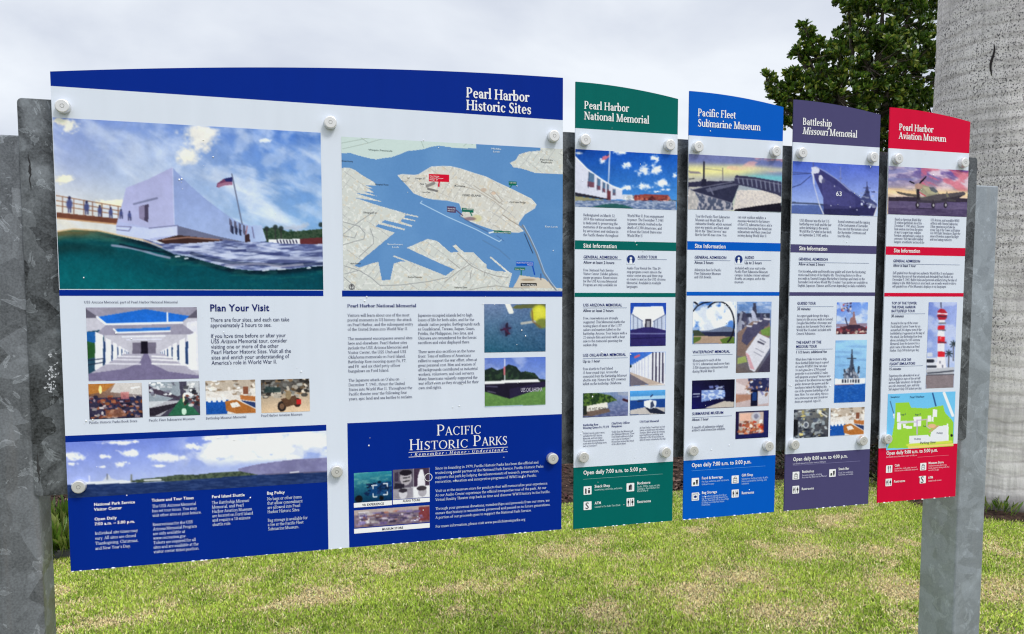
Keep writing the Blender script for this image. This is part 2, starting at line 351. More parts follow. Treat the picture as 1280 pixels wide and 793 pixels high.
        else: adv = .4
        return Q, adv
    def run(s, text):
        """-> list of (quads with x offset), total advance; *x* toggles slant"""
        x = 0; out = []; it = 0.0
        for ch in text:
            if ch == '_': it = 0.22 - it; continue
            Q, a = s.get(ch)
            for p in Q: out.append([(x + px + it * py, py) for px, py in p])
            x += a
        return out, x

class Sans:
    """outlines of Blender's built-in sans, cached letter by letter"""
    def __init__(s, bold=0.0, res=2): s.bold, s.res, s.cache = bold, res, {}
    def body(s, t):
        c = bpy.data.curves.new('lettering', 'FONT'); c.body = t; c.size = 1.0; c.resolution_u = s.res; c.offset = s.bold
        o = bpy.data.objects.new('lettering', c); COL.objects.link(o)
        bpy.context.view_layer.update()
        me = o.to_mesh(); n = len(me.vertices); v = np.zeros(n * 3); me.vertices.foreach_get('co', v)
        F = [tuple(p.vertices) for p in me.polygons]; v = v.reshape(-1, 3)[:, :2].copy(); o.to_mesh_clear()
        bpy.data.objects.remove(o); bpy.data.curves.remove(c); return v, F
    def get(s, ch):
        if ch not in s.cache:
            v, F = s.body(ch) if ch != ' ' else (np.zeros((0, 2)), [])
            w2 = s.body('|' + ch + '|')[0][:, 0]; w1 = s.body('||')[0][:, 0]
            s.cache[ch] = (v, F, float(w2.max() - w1.max()))
        return s.cache[ch]
    def run(s, text):
        x = 0; out = []; it = 0.0
        for ch in text:
            if ch == '_': it = 0.2 - it; continue
            v, F, a = s.get(ch)
            for f in F: out.append([(x + v[i][0] + it * v[i][1], v[i][1]) for i in f])
            x += a + s.bold * 1.2
        return out, x

SER = Serif(0.078, 0.050, 5); SERM = Serif(0.105, 0.046, 9); SERB = Serif(0.128, 0.056, 9); SERL = Serif(0.085, 0.036, 10)
SAN = Sans(0.0); SANB = Sans(0.022); SANM = Sans(0.012)
_ink = {}
def ink_mat(name, c, rough=0.35):
    k = (name, c)
    if k not in _ink: _ink[k] = mat(name, ink(c), rough, 0, 0.06)
    return _ink[k]

def lettering(parent, name, lines, p0, p1=None, px=None, font=SER, c=(20, 30, 78), ref=None, lift=0.0009, label=None, anchor='l', dz=None):
    """lines of print on the panel face. p0, p1: survey pixels of the first and the last baseline's left end;
    px: letter size (em) as survey pixels at p0; ref = (line index, survey x where that line ends)"""
    x0, z0 = at(*p0)
    n = len(lines)
    if dz is not None: z1 = z0 - dz * (n - 1)
    elif p1 is not None: z1 = at(*p1)[1]
    else: z1 = z0
    em = abs(at(p0[0], p0[1] - px)[1] - z0)
    sx = em
    if ref is not None:
        wd = font.run(lines[ref[0]])[1]; yr = p0[1] + ((p1[1] - p0[1]) * ref[0] / max(1, n - 1) if p1 else 0)
        sx = (at(ref[1], yr)[0] - x0) / max(wd, 1e-6) * (2 if anchor == 'c' else 1)
    V, F = [], []; k = 0
    for i, t in enumerate(lines):
        z = z0 + (z1 - z0) * i / max(1, n - 1)
        qs, adv = font.run(t); xs = x0 - (adv * sx / 2 if anchor == 'c' else 0)
        for j, q in enumerate(qs):
            y = -lift - 0.000012 * (j % 29)
            F.append(tuple(range(len(V), len(V) + len(q))))
            V += [(xs + px_ * sx, y, z + py_ * em) for px_, py_ in q]
    o = mesh(name, V, F, ink_mat('printed_lettering', c), parent)
    if label: o['label'] = label
    return o

def rect(parent, name, tl, br, m, lift=0.0003, label=None, thick=None):
    (x0, z1), (x1, z0) = at(*tl), at(*br)
    return rect_xz(parent, name, x0, z0, x1, z1, m, lift, label)
def rect_xz(parent, name, x0, z0, x1, z1, m, lift=0.0003, label=None):
    o = mesh(name, [(x0, -lift, z0), (x1, -lift, z0), (x1, -lift, z1), (x0, -lift, z1)], [(0, 1, 2, 3)], m, parent)
    if label: o['label'] = label
    return o
def rule(parent, p0, x1, w, c, name='ruled_line'):
    X0, z = at(*p0); X1 = at(x1, p0[1])[0]
    return rect_xz(parent, name, X0, z - w / 2, X1, z + w / 2, ink_mat('printed_rule', c), 0.0006)
def slab(name, outline, y0, y1, m, parent, bev=0.0):
    """outline (x, z) anticlockwise seen from the front, extruded from y0 (front) to y1 (back)"""
    n = len(outline); V = [(x, y0, z) for x, z in outline] + [(x, y1, z) for x, z in outline]
    F = [tuple(range(n)), tuple(range(2 * n - 1, n - 1, -1))] + [((i + 1) % n, i, n + i, n + (i + 1) % n) for i in range(n)]
    o = mesh(name, V, F, m, parent)
    return o

# ---------------------------------------------------------------- metal
def galvanised(name, base, rough, metal, scale=16.0, contrast=0.35, stain=0.0):
    mt = mat(name, base, rough, metal, 0.5); N, Lk, b = nodes(mt)
    g = N.new('ShaderNodeNewGeometry')
    w = N.new('ShaderNodeTexNoise'); w.inputs['Scale'].default_value = 5.0; w.inputs['Detail'].default_value = 3
    ws = N.new('ShaderNodeVectorMath'); ws.operation = 'SCALE'; ws.inputs['Scale'].default_value = 0.12
    ad = N.new('ShaderNodeVectorMath'); ad.operation = 'ADD'
    vo = N.new('ShaderNodeTexVoronoi'); vo.inputs['Scale'].default_value = scale; vo.feature = 'F1'
    vo2 = N.new('ShaderNodeTexVoronoi'); vo2.inputs['Scale'].default_value = scale * 2.7
    st = N.new('ShaderNodeMapping'); st.inputs['Scale'].default_value = (30, 30, 2.2)
    sn = N.new('ShaderNodeTexNoise'); sn.inputs['Scale'].default_value = 1.0; sn.inputs['Detail'].default_value = 6
    bl = N.new('ShaderNodeTexNoise'); bl.inputs['Scale'].default_value = 3.2; bl.inputs['Detail'].default_value = 7; bl.inputs['Roughness'].default_value = 0.62; bl.inputs['Distortion'].default_value = 1.6
    Lk(g.outputs['Position'], w.inputs['Vector']); Lk(w.outputs['Color'], ws.inputs[0]); Lk(ws.outputs['Vector'], ad.inputs[1]); Lk(g.outputs['Position'], ad.inputs[0])
    for v in (vo, vo2): Lk(ad.outputs['Vector'], v.inputs['Vector'])
    Lk(g.outputs['Position'], st.inputs['Vector']); Lk(st.outputs['Vector'], sn.inputs['Vector']); Lk(g.outputs['Position'], bl.inputs['Vector'])
    def sep(c):
        s = N.new('ShaderNodeSeparateColor'); Lk(c, s.inputs['Color']); return s.outputs['Red']
    def ma(op, a, bb, c=None):
        q = N.new('ShaderNodeMath'); q.operation = op
        for i, v in enumerate((a, bb, c)):
            if v is None: continue
            if isinstance(v, (int, float)): q.inputs[i].default_value = v
            else: Lk(v, q.inputs[i])
        return q.outputs[0]
    k = ma('MULTIPLY_ADD', sep(vo.outputs['Color']), contrast * 0.55, 1 - contrast * 0.8)
    k = ma('MULTIPLY_ADD', sep(vo2.outputs['Color']), contrast * 0.25, k)
    k = ma('MULTIPLY_ADD', ma('SUBTRACT', sn.outputs['Fac'], 0.5), contrast * 0.7, k)
    rr = N.new('ShaderNodeValToRGB'); rr.color_ramp.elements[0].position = 0.56; rr.color_ramp.elements[1].position = 0.68
    rr.color_ramp.elements[0].color = (0, 0, 0, 1); rr.color_ramp.elements[1].color = (1, 1, 1, 1); Lk(bl.outputs['Fac'], rr.inputs['Fac'])
    k = ma('MULTIPLY_ADD', rr.outputs['Color'], contrast * 0.8, k)
    fn = N.new('ShaderNodeTexNoise'); fn.inputs['Scale'].default_value = 190; fn.inputs['Detail'].default_value = 3; Lk(g.outputs['Position'], fn.inputs['Vector'])
    k = ma('MULTIPLY_ADD', ma('SUBTRACT', fn.outputs['Fac'], 0.5), contrast * 1.1, k)
    pn = N.new('ShaderNodeTexNoise'); pn.inputs['Scale'].default_value = 9; pn.inputs['Detail'].default_value = 8; pn.inputs['Roughness'].default_value = 0.6; pn.inputs['Distortion'].default_value = 2.2; Lk(g.outputs['Position'], pn.inputs['Vector'])
    pr = N.new('ShaderNodeValToRGB'); e = pr.color_ramp.elements; e[0].position = 0.0; e[0].color = (0, 0, 0, 1); e[1].position = 1.0; e[1].color = (.25, .25, .25, 1)
    for pos, val in ((0.585, 0.0), (0.6, 0.95), (0.618, 0.42), (0.66, 0.30)): q = e.new(pos); q.color = (val, val, val, 1)
    Lk(pn.outputs['Fac'], pr.inputs['Fac']); k = ma('MULTIPLY_ADD', pr.outputs['Color'], contrast * 1.1, k)
    mxn = N.new('ShaderNodeMix'); mxn.data_type = 'RGBA'; mxn.blend_type = 'MULTIPLY'; mxn.inputs['Factor'].default_value = 1
    mxn.inputs['A'].default_value = (*base, 1); Lk(k, mxn.inputs['B'])
    last = mxn.outputs['Result']
    if stain:
        r2 = N.new('ShaderNodeMapRange'); r2.inputs['From Min'].default_value = 0.56; r2.inputs['From Max'].default_value = 0.75; Lk(sn.outputs['Fac'], r2.inputs['Value'])
        m2 = N.new('ShaderNodeMix'); m2.data_type = 'RGBA'; m2.inputs['B'].default_value = (0.14, 0.095, 0.06, 1)
        Lk(ma('MULTIPLY', r2.outputs['Result'], stain), m2.inputs['Factor']); Lk(last, m2.inputs['A']); last = m2.outputs['Result']
    Lk(last, b.inputs['Base Color'])
    Lk(ma('MULTIPLY_ADD', sep(vo.outputs['Color']), 0.2, rough - 0.1), b.inputs['Roughness'])
    bp = N.new('ShaderNodeBump'); bp.inputs['Strength'].default_value = 0.25; bp.inputs['Distance'].default_value = 0.002
    Lk(bl.outputs['Fac'], bp.inputs['Height']); Lk(bp.outputs['Normal'], b.inputs['Normal'])
    return mt

PLATE_M = galvanised('galvanised_plate', (0.155, 0.168, 0.18), 0.42, 0.35, 15, 0.95)  # plate and both posts: blue of the reflected sky tinted into the base colour
POST_L_M = galvanised('galvanised_post', (0.245, 0.262, 0.285), 0.45, 0.35, 13, 0.72, 0.25)
POST_R_M = galvanised('galvanised_post_pale', (0.36, 0.40, 0.44), 0.42, 0.35, 24, 0.30, 0.15)
CAP_M = mat('brushed_cap', (0.78, 0.77, 0.75), 0.38, 0.55)

def bevel(o, w, seg=2):
    md = o.modifiers.new('edge', 'BEVEL'); md.width = w; md.segments = seg; md.limit_method = 'ANGLE'; return o

# backing plate with small corner radii, four mounting bolts to the posts left to the back
def rounded(x0, z0, x1, z1, r, n=4):
    P = []
    for cx, cz, a in ((x1 - r, z0 + r, -90), (x1 - r, z1 - r, 0), (x0 + r, z1 - r, 90), (x0 + r, z0 + r, 180)):
        P += [(cx + r * math.cos(R(a + 90 * i / n)), cz + r * math.sin(R(a + 90 * i / n))) for i in range(n + 1)]
    return P
plate = slab('backing_plate', rounded(-0.617, EYE - 0.508, 2.4315, EYE + 0.5145, 0.012), 0.030, 0.0355, PLATE_M, None)
tag(plate, 'long grey galvanised steel plate behind all five printed panels, spanning the two posts', 'backing plate')
bevel(plate, 0.0012)
def smear(name, pts, w, col, seed, rough=.7):
    r_ = random.Random(seed); P = [at(*q, .0295) for q in pts]; V = []; F = []; n = 14
    for i in range(n + 1):
        t_ = i / n * (len(P) - 1); k = min(int(t_), len(P) - 2); f_ = t_ - k; x = P[k][0] * (1 - f_) + P[k + 1][0] * f_; z = P[k][1] * (1 - f_) + P[k + 1][1] * f_
        h = w * math.sin(math.pi * (i + .3) / (n + .6)) * r_.uniform(.35, 1.0); o = r_.gauss(0, w * .25); V += [(x + o - h, .0296, z), (x + o + h, .0296, z)]
        if i: a = 2 * i - 2; F.append((a, a + 1, a + 3, a + 2))
    mesh(name, V, F, mat(name, col, rough, 0, .3), plate)
smear('dark_scratch', [(36, 192), (37, 215), (39, 240)], .004, (.03, .03, .032), 1); smear('dark_scratch', [(47, 565), (48, 585), (49, 606)], .004, (.04, .04, .04), 2)
r_ = random.Random(3); V = []; F = []
for i_ in range(46):
    x_, z_ = at(r_.gauss(65, 4.0), r_.triangular(438, 505, 460), .0295); q_ = r_.uniform(0, 3.14); l_, w_ = r_.uniform(.0015, .0045), r_.uniform(.0008, .0028); c_, s_ = math.cos(q_), math.sin(q_)
    x_ = max(x_, -.612); b_ = len(V); V += [(x_ + c_ * i - s_ * j, .0296 - .00001 * (i_ % 9), z_ + s_ * i + c_ * j) for i, j in ((-l_, -w_ * .4), (0, -w_), (l_, -w_ * .3), (l_ * .7, w_), (-l_ * .6, w_ * .8))]; F.append(tuple(range(b_, b_ + 5)))
mesh('white_scuff', V, F, mat('white_scuff', (.55, .57, .60), .7, 0, .3), plate)

def post(x0, x1, depth, top, m, label):
    t = empty('steel_post', ((x0 + x1) / 2, 0.036 + depth / 2, 0), label, 'post', 'galvanised steel sign posts')
    w, d = (x1 - x0) / 2, depth / 2; r = 0.007; th = 0.006
    P = []
    for cx, cy, a in ((w - r, -d + r, -90), (w - r, d - r, 0), (-w + r, d - r, 90), (-w + r, -d + r, 180)):
        P += [(cx + r * math.cos(R(a + 30 * i)), cy + r * math.sin(R(a + 30 * i))) for i in range(4)]
    n = len(P); V = [(x, y, -0.25) for x, y in P] + [(x, y, top) for x, y in P]
    F = [((i), (i + 1) % n, n + (i + 1) % n, n + i) for i in range(n)]
    mesh('tube', V, F, m, t)
    q = 0.985                                                     # a folded cap closes the tube
    V = [(x, y, top) for x, y in P] + [(x * q, y * q, top + 0.004) for x, y in P]
    mesh('end_cap', V, [((i), (i + 1) % n, n + (i + 1) % n, n + i) for i in range(n)] + [tuple(range(n, 2 * n))], m, t)
    return t
post(-0.742, -0.608, 0.115, EYE + 0.417, POST_L_M, 'stained grey steel post at the left end, cropped by the frame, nearest the viewer')
post(2.412, 2.5405, 0.172, EYE + 0.414, POST_R_M, 'pale grey steel post at the right end, behind the red-topped panel')

# ---------------------------------------------------------------- panels
TH = 0.005
WHITE = panel_mat('panel_white', (213, 220, 231), 0.05)
NAVY = panel_mat('panel_navy', (0, 40, 136))
GREEN = panel_mat('panel_green', (0, 98, 92)); BLUE = panel_mat('panel_blue', (0, 88, 188)); PLUM = panel_mat('panel_plum', (74, 70, 110)); RED = panel_mat('panel_red', (206, 14, 56))

def arc_top(x0, x1, pts):
    return pts
def bolt(parent, px, py, z=None):
    x, zz = at(px, py, -0.012); z = zz if z is None else z
    n = 28; prof = [(0.0, -0.0175), (0.0145, -0.0175), (0.0162, -0.0168), (0.0170, -0.0152), (0.0170, -0.0005)]
    V = []; F = []
    for r, y in prof[1:]:
        V += [(x + r * math.cos(2 * math.pi * i / n), y, z + r * math.sin(2 * math.pi * i / n)) for i in range(n)]
    for k in range(len(prof) - 2):
        for i in range(n): F.append((k * n + i, k * n + (i + 1) % n, (k + 1) * n + (i + 1) % n, (k + 1) * n + i))
    F.append(tuple(range(n - 1, -1, -1)))
    o = mesh('standoff_bolt', V, F, CAP_M, parent)
    # dished hex recess line on the face
    V = [(x + r * math.cos(2 * math.pi * i / 6 + .3), -0.0177 , z + r * math.sin(2 * math.pi * i / 6 + .3)) for r in (0.0045, 0.0055) for i in range(6)]
    mesh('socket', V, [(i, 6 + i, 6 + (i + 1) % 6, (i + 1) % 6) for i in range(6)], ink_mat('bolt_socket', (120, 120, 118)), o)
    # spacer behind the panel
    V = [(x + 0.009 * math.cos(2 * math.pi * i / 12), y, z + 0.009 * math.sin(2 * math.pi * i / 12)) for y in (TH, 0.030) for i in range(12)]
    mesh('spacer', V, [(i, (i + 1) % 12, 12 + (i + 1) % 12, 12 + i) for i in range(12)], CAP_M, o)
    return o

DROP_M = mat('rain_drop', (0.93, 0.94, 0.95), 0.08, 0, 0.9)
def drops(parent, x0, z0, x1, z1, n, seed, edge=12):
    """rain drops beaded on the face and along the bottom edge"""
    r_ = random.Random(seed); V = []; F = []
    def dome(x, z, r, y=-0.0012, sq=1.0):
        b = len(V); k = 7
        for rr, h in ((1.0, 0.0), (0.75, 0.42), (0.3, 0.62)):
            V.extend([(x + r * rr * math.cos(2 * math.pi * i / k), y - r * h, z + sq * r * rr * math.sin(2 * math.pi * i / k)) for i in range(k)])
        for l in (0, 1):
            for i in range(k): F.append((b + l * k + i, b + l * k + (i + 1) % k, b + (l + 1) * k + (i + 1) % k, b + (l + 1) * k + i))
        F.append(tuple(b + 2 * k + i for i in range(k)))
    for i in range(n):
        x = r_.uniform(x0 + .01, x1 - .01); z = r_.uniform(z0 + .01, z1 - .01)
        for j in range(r_.choice((1, 1, 1, 2, 3))):
            dome(x + r_.gauss(0, .012), min(z1 - .005, z + r_.gauss(0, .012)), r_.choice((.0009, .0012, .0016, .0021)), sq=r_.uniform(.9, 1.5))
    x = x0 + 0.004
    while x < x1 - 0.01:
        if r_.random() < 0.5:
            w = r_.uniform(.002, .006); dome(x, z0 - 0.0004, w, 0.0005, 0.4)
        x += r_.uniform(.008, .03)
    o = mesh('rain_drops', V, F, DROP_M, parent, True); tag(o, kind='stuff'); return o

def panel(name, x0, x1, top, hz, z0, head_m, label, cat, group=None, foot=None, foot_m=None, sag=0.0):
    """board in tiers butted end to end: coloured header with its arched top, white field, coloured foot"""
    t = empty(name, ((x0 + x1) / 2, 0, z0), label, cat, group)
    def sub(o): o.location = (-t.location.x, 0, -t.location.z); return o
    zb = foot if foot is not None else z0
    slab('white_board', [(x0, zb), (x1, zb), (x1, hz), (x0, hz)], 0, TH, WHITE, t)
    slab('header_band', [(x0, hz), (x1, hz)] + [(x, z) for x, z in reversed(top)], 0, TH, head_m, t)
    if foot is not None: slab('footer_band', [(x0, z0), (x1, z0), (x1, zb), (x0, zb)], 0, TH, foot_m, t)
    return t
def settle(t):
    """children were modelled in world coordinates: hang them on the Empty without moving them"""
    for c in t.children:
        c.matrix_parent_inverse = Matrix.Translation(-t.location)

# ================================================================ the big panel
def arc3(xs, zs, n=24):
    """smooth curve through survey points (quadratic fit)"""
    k = np.polyfit(xs, zs, 2); X = np.linspace(xs[0], xs[-1], n); return [(float(x), float(np.polyval(k, x))) for x in X]
def Zm(ox, oy, k): return lambda x, y: (ox + x / k, oy + y / k)
A_, B_, C_, D_, E_, F_ = Zm(0, 70, 2.557), Zm(400, 80, 2.643), Zm(60, 360, 3.459), Zm(60, 520, 2.905), Zm(420, 360, 4.267), Zm(420, 500, 3.967)
WH = (250, 250, 252); TXT = (26, 36, 84); NAV = (16, 30, 104)

MX0, MX1 = -0.532, 0.8360
tp = [at(*p) for p in ((63, 90.2), (164, 85.6), (254, 84.5), (420, 85.8), (704, 97.4))]
top = arc3([MX0, tp[1][0], tp[2][0], tp[3][0], MX1], [p[1] for p in tp])
MAIN = panel('sign_panel', MX0, MX1, top, EYE + 0.5415, EYE - 0.7065, NAVY,
             'widest panel, white and navy, with the harbour map and a large photo of a memorial', 'information panel')

# --- hero photograph: a white memorial over the water, half under the surface
p = Pic((65.7, 147), (404.2, 362.5), 1.3).zoom(0, 70, 2.557)
p.quad((118, 138, 204), (44, 96, 190), (255, 238, 204), (158, 208, 238))
v = (p.Y - 150) / 140; u = (p.X - 66) / 338
p.mix(np.clip(1 - abs(u - 0.36) * 2.4, 0, 1) * np.clip(v * 1.3, 0, 1) * 0.55, (214, 224, 242))
p.mix(np.clip(1 - u * 1.9, 0, 1) * sstep(0.35, 1.0, v) * 0.8, (255, 240, 208))
p.mix(.22 + 0 * p.u, (170, 192, 218))
wx, wy = p.X + 26 * (fbm(p.X * .012, p.Y * .012, 3) - .5), p.Y + 26 * (fbm(p.X * .012 + 50, p.Y * .012, 3) - .5)
n = fbm((wx * .8 + wy * .9) * .012, (wy - wx * .62) * .034, 6); p.mix(sstep(.42, .74, n) * .55, (220, 228, 242))
n = fbm(wx * .05 + 9, wy * .06, 6); p.mix(sstep(.42, .75, n) * .38 * sstep(.15, .45, u), (226, 233, 246))
n = fbm((wx * .9 + wy * 1.4) * .01 + 3, (wy - wx * .45) * .05, 6); p.mix(sstep(.5, .7, n) * .55 * sstep(.5, .75, u) * sstep(.15, .4, v), (236, 241, 250))
def puff(q, cx, cy, w, h, c, sd, amp=1.0):
    f = 1.9 / max(w, h) * q.k; n = fbm(q.X * f + sd, q.Y * f * 1.15, 5); n2 = fbm(q.X * f * 2.7 + sd, q.Y * f * 3.1, 4); (px, py), = q.z([(cx, cy)])
    d = np.hypot((q.X - px) / (w / q.k), (q.Y - py) / (h / q.k)); v = d + ((n - .5) * 1.7 + (n2 - .5) * .9) * amp
    sh = np.clip((q.Y - py) / (h / q.k) * .5 + .35 + (n2 - .5), 0, 1); k = 1 - sstep(.3, 1.1, v); col = np.asarray(c, float)
    q.mix(k, col); q.mix(k * sh * .35, col * np.array([.80, .83, .93]))
puff(p, 222, 226, 34, 24, (246, 240, 222), 1, .8); puff(p, 192, 208, 26, 12, (252, 240, 214), 2)
puff(p, 640, 255, 66, 52, (240, 236, 226), 3, .75); puff(p, 605, 322, 46, 32, (246, 240, 224), 4, .6); puff(p, 845, 270, 26, 7, (230, 236, 248), 5)
puff(p, 200, 395, 40, 14, (255, 246, 214), 6); puff(p, 360, 470, 60, 12, (255, 246, 214), 7); puff(p, 930, 550, 60, 14, (186, 196, 214), 8)
# far shore
p.poly([(838, 552), (880, 548), (920, 562), (960, 560), (1000, 556), (1034, 552), (1034, 600), (850, 600)], (58, 78, 60))
n = fbm(p.X * .5, p.Y * .5, 3); p.mix(p.inside([(838, 556), (1034, 556), (1034, 600), (850, 600)]) * sstep(.45, .65, n) * .7, (24, 52, 34))
for x, y in ((852, 553), (880, 548), (898, 552), (1026, 540)): p.ell(x, y, 8, 8, (34, 46, 44), .9)
for x in (852, 880, 898): p.line([(x, 553), (x + 1, 590)], 2.5, (50, 50, 52))
p.poly([(858, 587), (962, 585), (964, 602), (860, 602)], (236, 238, 244)).poly([(958, 585), (1034, 580), (1034, 606), (960, 602)], (96, 44, 48))
for x in np.arange(886, 956, 10): p.line([(x, 590), (x + 3, 598)], 4, (52, 52, 78))
# walkway
p.line([(176, 504), (460, 534)], 7, (150, 96, 66)); p.poly([(176, 500), (455, 528), (455, 543), (400, 541), (176, 518)], (110, 66, 52))
p.line([(176, 518), (400, 541)], 4, (196, 150, 110))
for y0, y1 in ((446, 492), (462, 505), (478, 516)): p.line([(176, y0), (440, y1)], 2.4, (150, 108, 82))
for x in (200, 236, 268, 296, 326, 352, 378, 402, 424, 438): p.line([(x, 448 + (x - 176) * .17), (x, 502 + (x - 176) * .1)], 2.4, (130, 90, 74))
# the memorial
p.poly([(372, 540), (404, 420), (556, 540), (560, 592), (480, 590), (372, 572)], (176, 184, 224))
fl = [(403, 422), (430, 412), (475, 394), (515, 374), (551, 357), (557, 546), (477, 549), (383, 530)]
p.poly(fl, (170, 172, 214)); m_ = p.inside(fl); p.mix(m_ * np.clip((p.Y - 215) / 90, 0, 1) * .5, (196, 202, 236))
fr = [(551, 357), (585, 392), (620, 425), (660, 460), (700, 490), (730, 512), (760, 530), (800, 543), (836, 541), (852, 592), (795, 598), (700, 580), (568, 543), (557, 546)]
p.poly(fr, (140, 158, 206)); m_ = p.inside(fr); p.mix(m_ * sstep(235, 300, p.Y) * .55, (172, 192, 232)); p.mix(m_ * sstep(300, 340, p.X) * .5, (206, 220, 240))
p.line([(552, 357), (557, 545)], 2, (206, 210, 236), .8)
p.line([(428, 474), (502, 455)], 6, (112, 116, 150), .8)
p.poly([(443, 482), (475, 474), (474, 532), (446, 520)], (74, 66, 92)).poly([(443, 482), (462, 478), (462, 528), (446, 520)], (138, 130, 164))
p.poly([(374, 543), (455, 548), (477, 552), (480, 588), (372, 572)], (196, 206, 238)); p.line([(374, 545), (420, 547), (412, 560), (374, 556)], 2.5, (110, 110, 150))
p.poly([(477, 551), (568, 543), (569, 572), (480, 584)], (200, 208, 238)); p.line([(477, 551), (568, 542), (569, 572)], 3, (120, 124, 166))
p.poly([(568, 543), (700, 578), (790, 597), (716, 592), (569, 573)], (104, 108, 136))
p.poly([(500, 590), (570, 573), (712, 588), (700, 600), (530, 602)], (58, 38, 36)); p.line([(520, 588), (600, 580), (700, 588)], 4, (170, 128, 112), .8)
for i, x in enumerate((733, 748, 762, 776)): p.poly([(x, 520 + i * 6), (x + 8, 526 + i * 6), (x + 10, 566 + i * 3), (x + 2, 562 + i * 3)], (92, 92, 118))
for i, x in enumerate((738, 751, 764)): p.poly([(x, 540 + i * 6), (x + 8, 546 + i * 6), (x + 8, 570 + i * 3), (x + 1, 566 + i * 3)], (44, 50, 78))
p.poly([(783, 574), (796, 568), (800, 597), (783, 597)], (58, 40, 44)); p.line([(790, 545), (786, 570)], 3, (160, 110, 120)); p.line([(806, 548), (812, 582)], 3, (110, 110, 150))
p.line([(741, 378), (774, 538)], 3.4, (96, 104, 130)).poly([(742, 387), (742, 412), (720, 413), (700, 421), (692, 420), (694, 408), (716, 393)], (116, 62, 96))
p.poly([(742, 387), (743, 402), (722, 401), (716, 393)], (36, 40, 96))
for k in (0, 1, 2): p.line([(742, 405 + k * 4), (720, 406 + k * 4), (697, 412 + k * 4)], 1.6, (206, 160, 180), .8)
for x, y, h in ((222, 474, 26), (277, 484, 22), (319, 494, 18), (354, 500, 17), (387, 504, 15), (414, 510, 15)):
    p.ell(x, y, 9 * h / 24, h * .62, (66, 74, 126), .95); p.ell(x, y - h * .75, 4.2 * h / 22, 5 * h / 22, (48, 48, 84)); p.line([(x - 3, y + h * .4), (x - 3, y + h)], 4, (82, 84, 120)); p.line([(x + 4, y + h * .4), (x + 4, y + h)], 4, (70, 74, 112))
# water, above and below
p.zoom(60, 250, 6.344)
surf = [(60, 258), (130, 242), (200, 235), (300, 237), (400, 246), (480, 262), (560, 279), (660, 296), (750, 310), (830, 326), (900, 350), (960, 380), (1010, 403)]
chop = surf + [(1079, 420 - 60)]
p.zoom(230, 250, 6.344)
up = [(-330, 306), (-180, 350), (-80, 345), (60, 345), (220, 332), (330, 322), (480, 336), (640, 332), (760, 345), (900, 352), (1110, 350)]
lowr = [(1110, 524), (1000, 528), (880, 548), (740, 556), (600, 560), (480, 556), (380, 545), (260, 520), (160, 486), (60, 466), (-60, 448), (-200, 420), (-300, 380)]
w_ = p.inside(up + lowr); p.mix(w_, (120, 132, 178))
n = fbm(p.X * .07, (p.Y + p.X * .05) * .42, 5); p.mix(w_ * sstep(.45, .68, n) * .8, (206, 214, 238)); p.mix(w_ * sstep(.50, .34, n) * .7, (62, 70, 118))
for pts, c, wd in (([(-60, 385), (120, 400), (300, 440), (460, 462), (700, 455), (1100, 470)], (214, 222, 244), 30), ([(60, 424), (200, 465), (380, 500), (560, 510), (760, 515), (1100, 505)], (18, 30, 62), 26),
                   ([(380, 405), (520, 400), (640, 425), (830, 440)], (38, 48, 98), 22), ([(330, 520), (480, 512), (620, 506), (760, 530), (940, 512)], (176, 172, 192), 16), ([(500, 400), (700, 395), (900, 420), (1100, 405)], (190, 200, 232), 14),
                   ([(300, 350), (420, 378)], (60, 68, 110), 10), ([(580, 360), (760, 400)], (226, 232, 246), 12)):
    p.line(pts, wd, c, .55)
p.zoom(60, 250, 6.344)
und = surf + [(1079, 420), (1142, 440)]
p.zoom(0, 0, 1)
line_ = [(60, 291), (72, 290.2), (80, 288.2), (91.5, 287), (107, 287.4), (123, 288.8), (136, 291.3), (148, 294.8), (164, 298.6), (178, 302), (191, 306), (202, 311), (217.6, 318), (240, 322), (256.8, 327), (275, 332), (290, 336), (310, 338), (330, 338.4), (364, 336.5), (385, 334), (404.5, 332.5), (404.5, 364), (60, 364)]
w_ = p.inside(line_)
p.quad((14, 60, 66), (0, 56, 70), (0, 88, 98), (0, 70, 84), w_)
dep = np.interp(p.X, [q[0] for q in line_[:-2]], [q[1] for q in line_[:-2]]); dd = p.Y - dep
left = sstep(190, 90, p.X)
p.mix(w_ * left * (1 - sstep(2, 16, dd)) * .9, (112, 98, 62)); p.mix(w_ * left * np.exp(-((dd - 22) / 8) ** 2) * .8, (10, 48, 52))
p.mix(w_ * (1 - left) * (1 - sstep(2, 9, dd)) * .85, (6, 26, 40)); p.mix(w_ * sstep(26, 60, dd) * sstep(330, 150, p.X) * .5, (4, 104, 110))
n = fbm(p.X * .05, p.Y * .25, 4); p.mix(w_ * sstep(.55, .7, n) * .3 * sstep(30, 5, dd), (50, 120, 110)); p.grain(7, .5, w_)
p.line([(72, 289.4), (92, 286.5), (123, 288.6), (146, 293.6), (178, 300), (202, 309)], 1.8, (216, 184, 136), .75); p.line([(190, 305), (217, 316), (250, 323)], 1.6, (150, 170, 200), .6)
p.line([(140, 307), (160, 309.5), (176, 313), (196, 319), (212, 322.5)], 2.6, (150, 156, 186), .85); p.line([(150, 305.5), (178, 312), (200, 315)], 2, (6, 26, 44), .8)
for x, y, w1 in ((233, 323.5, 4), (330, 338.6, 3), (334.5, 338, 2.5), (352, 337, 9), (386, 335.5, 4), (222, 321, 5)): p.line([(x - w1 / 2, y), (x + w1 / 2, y - .5)], 1.5, (214, 222, 236))
p.grain(5, .8)
p.build(MAIN, label='photograph of a white memorial building above split-level water')
rect(MAIN, 'divider_band', (74, 362.5), (404.2, 370.4), NAVY)

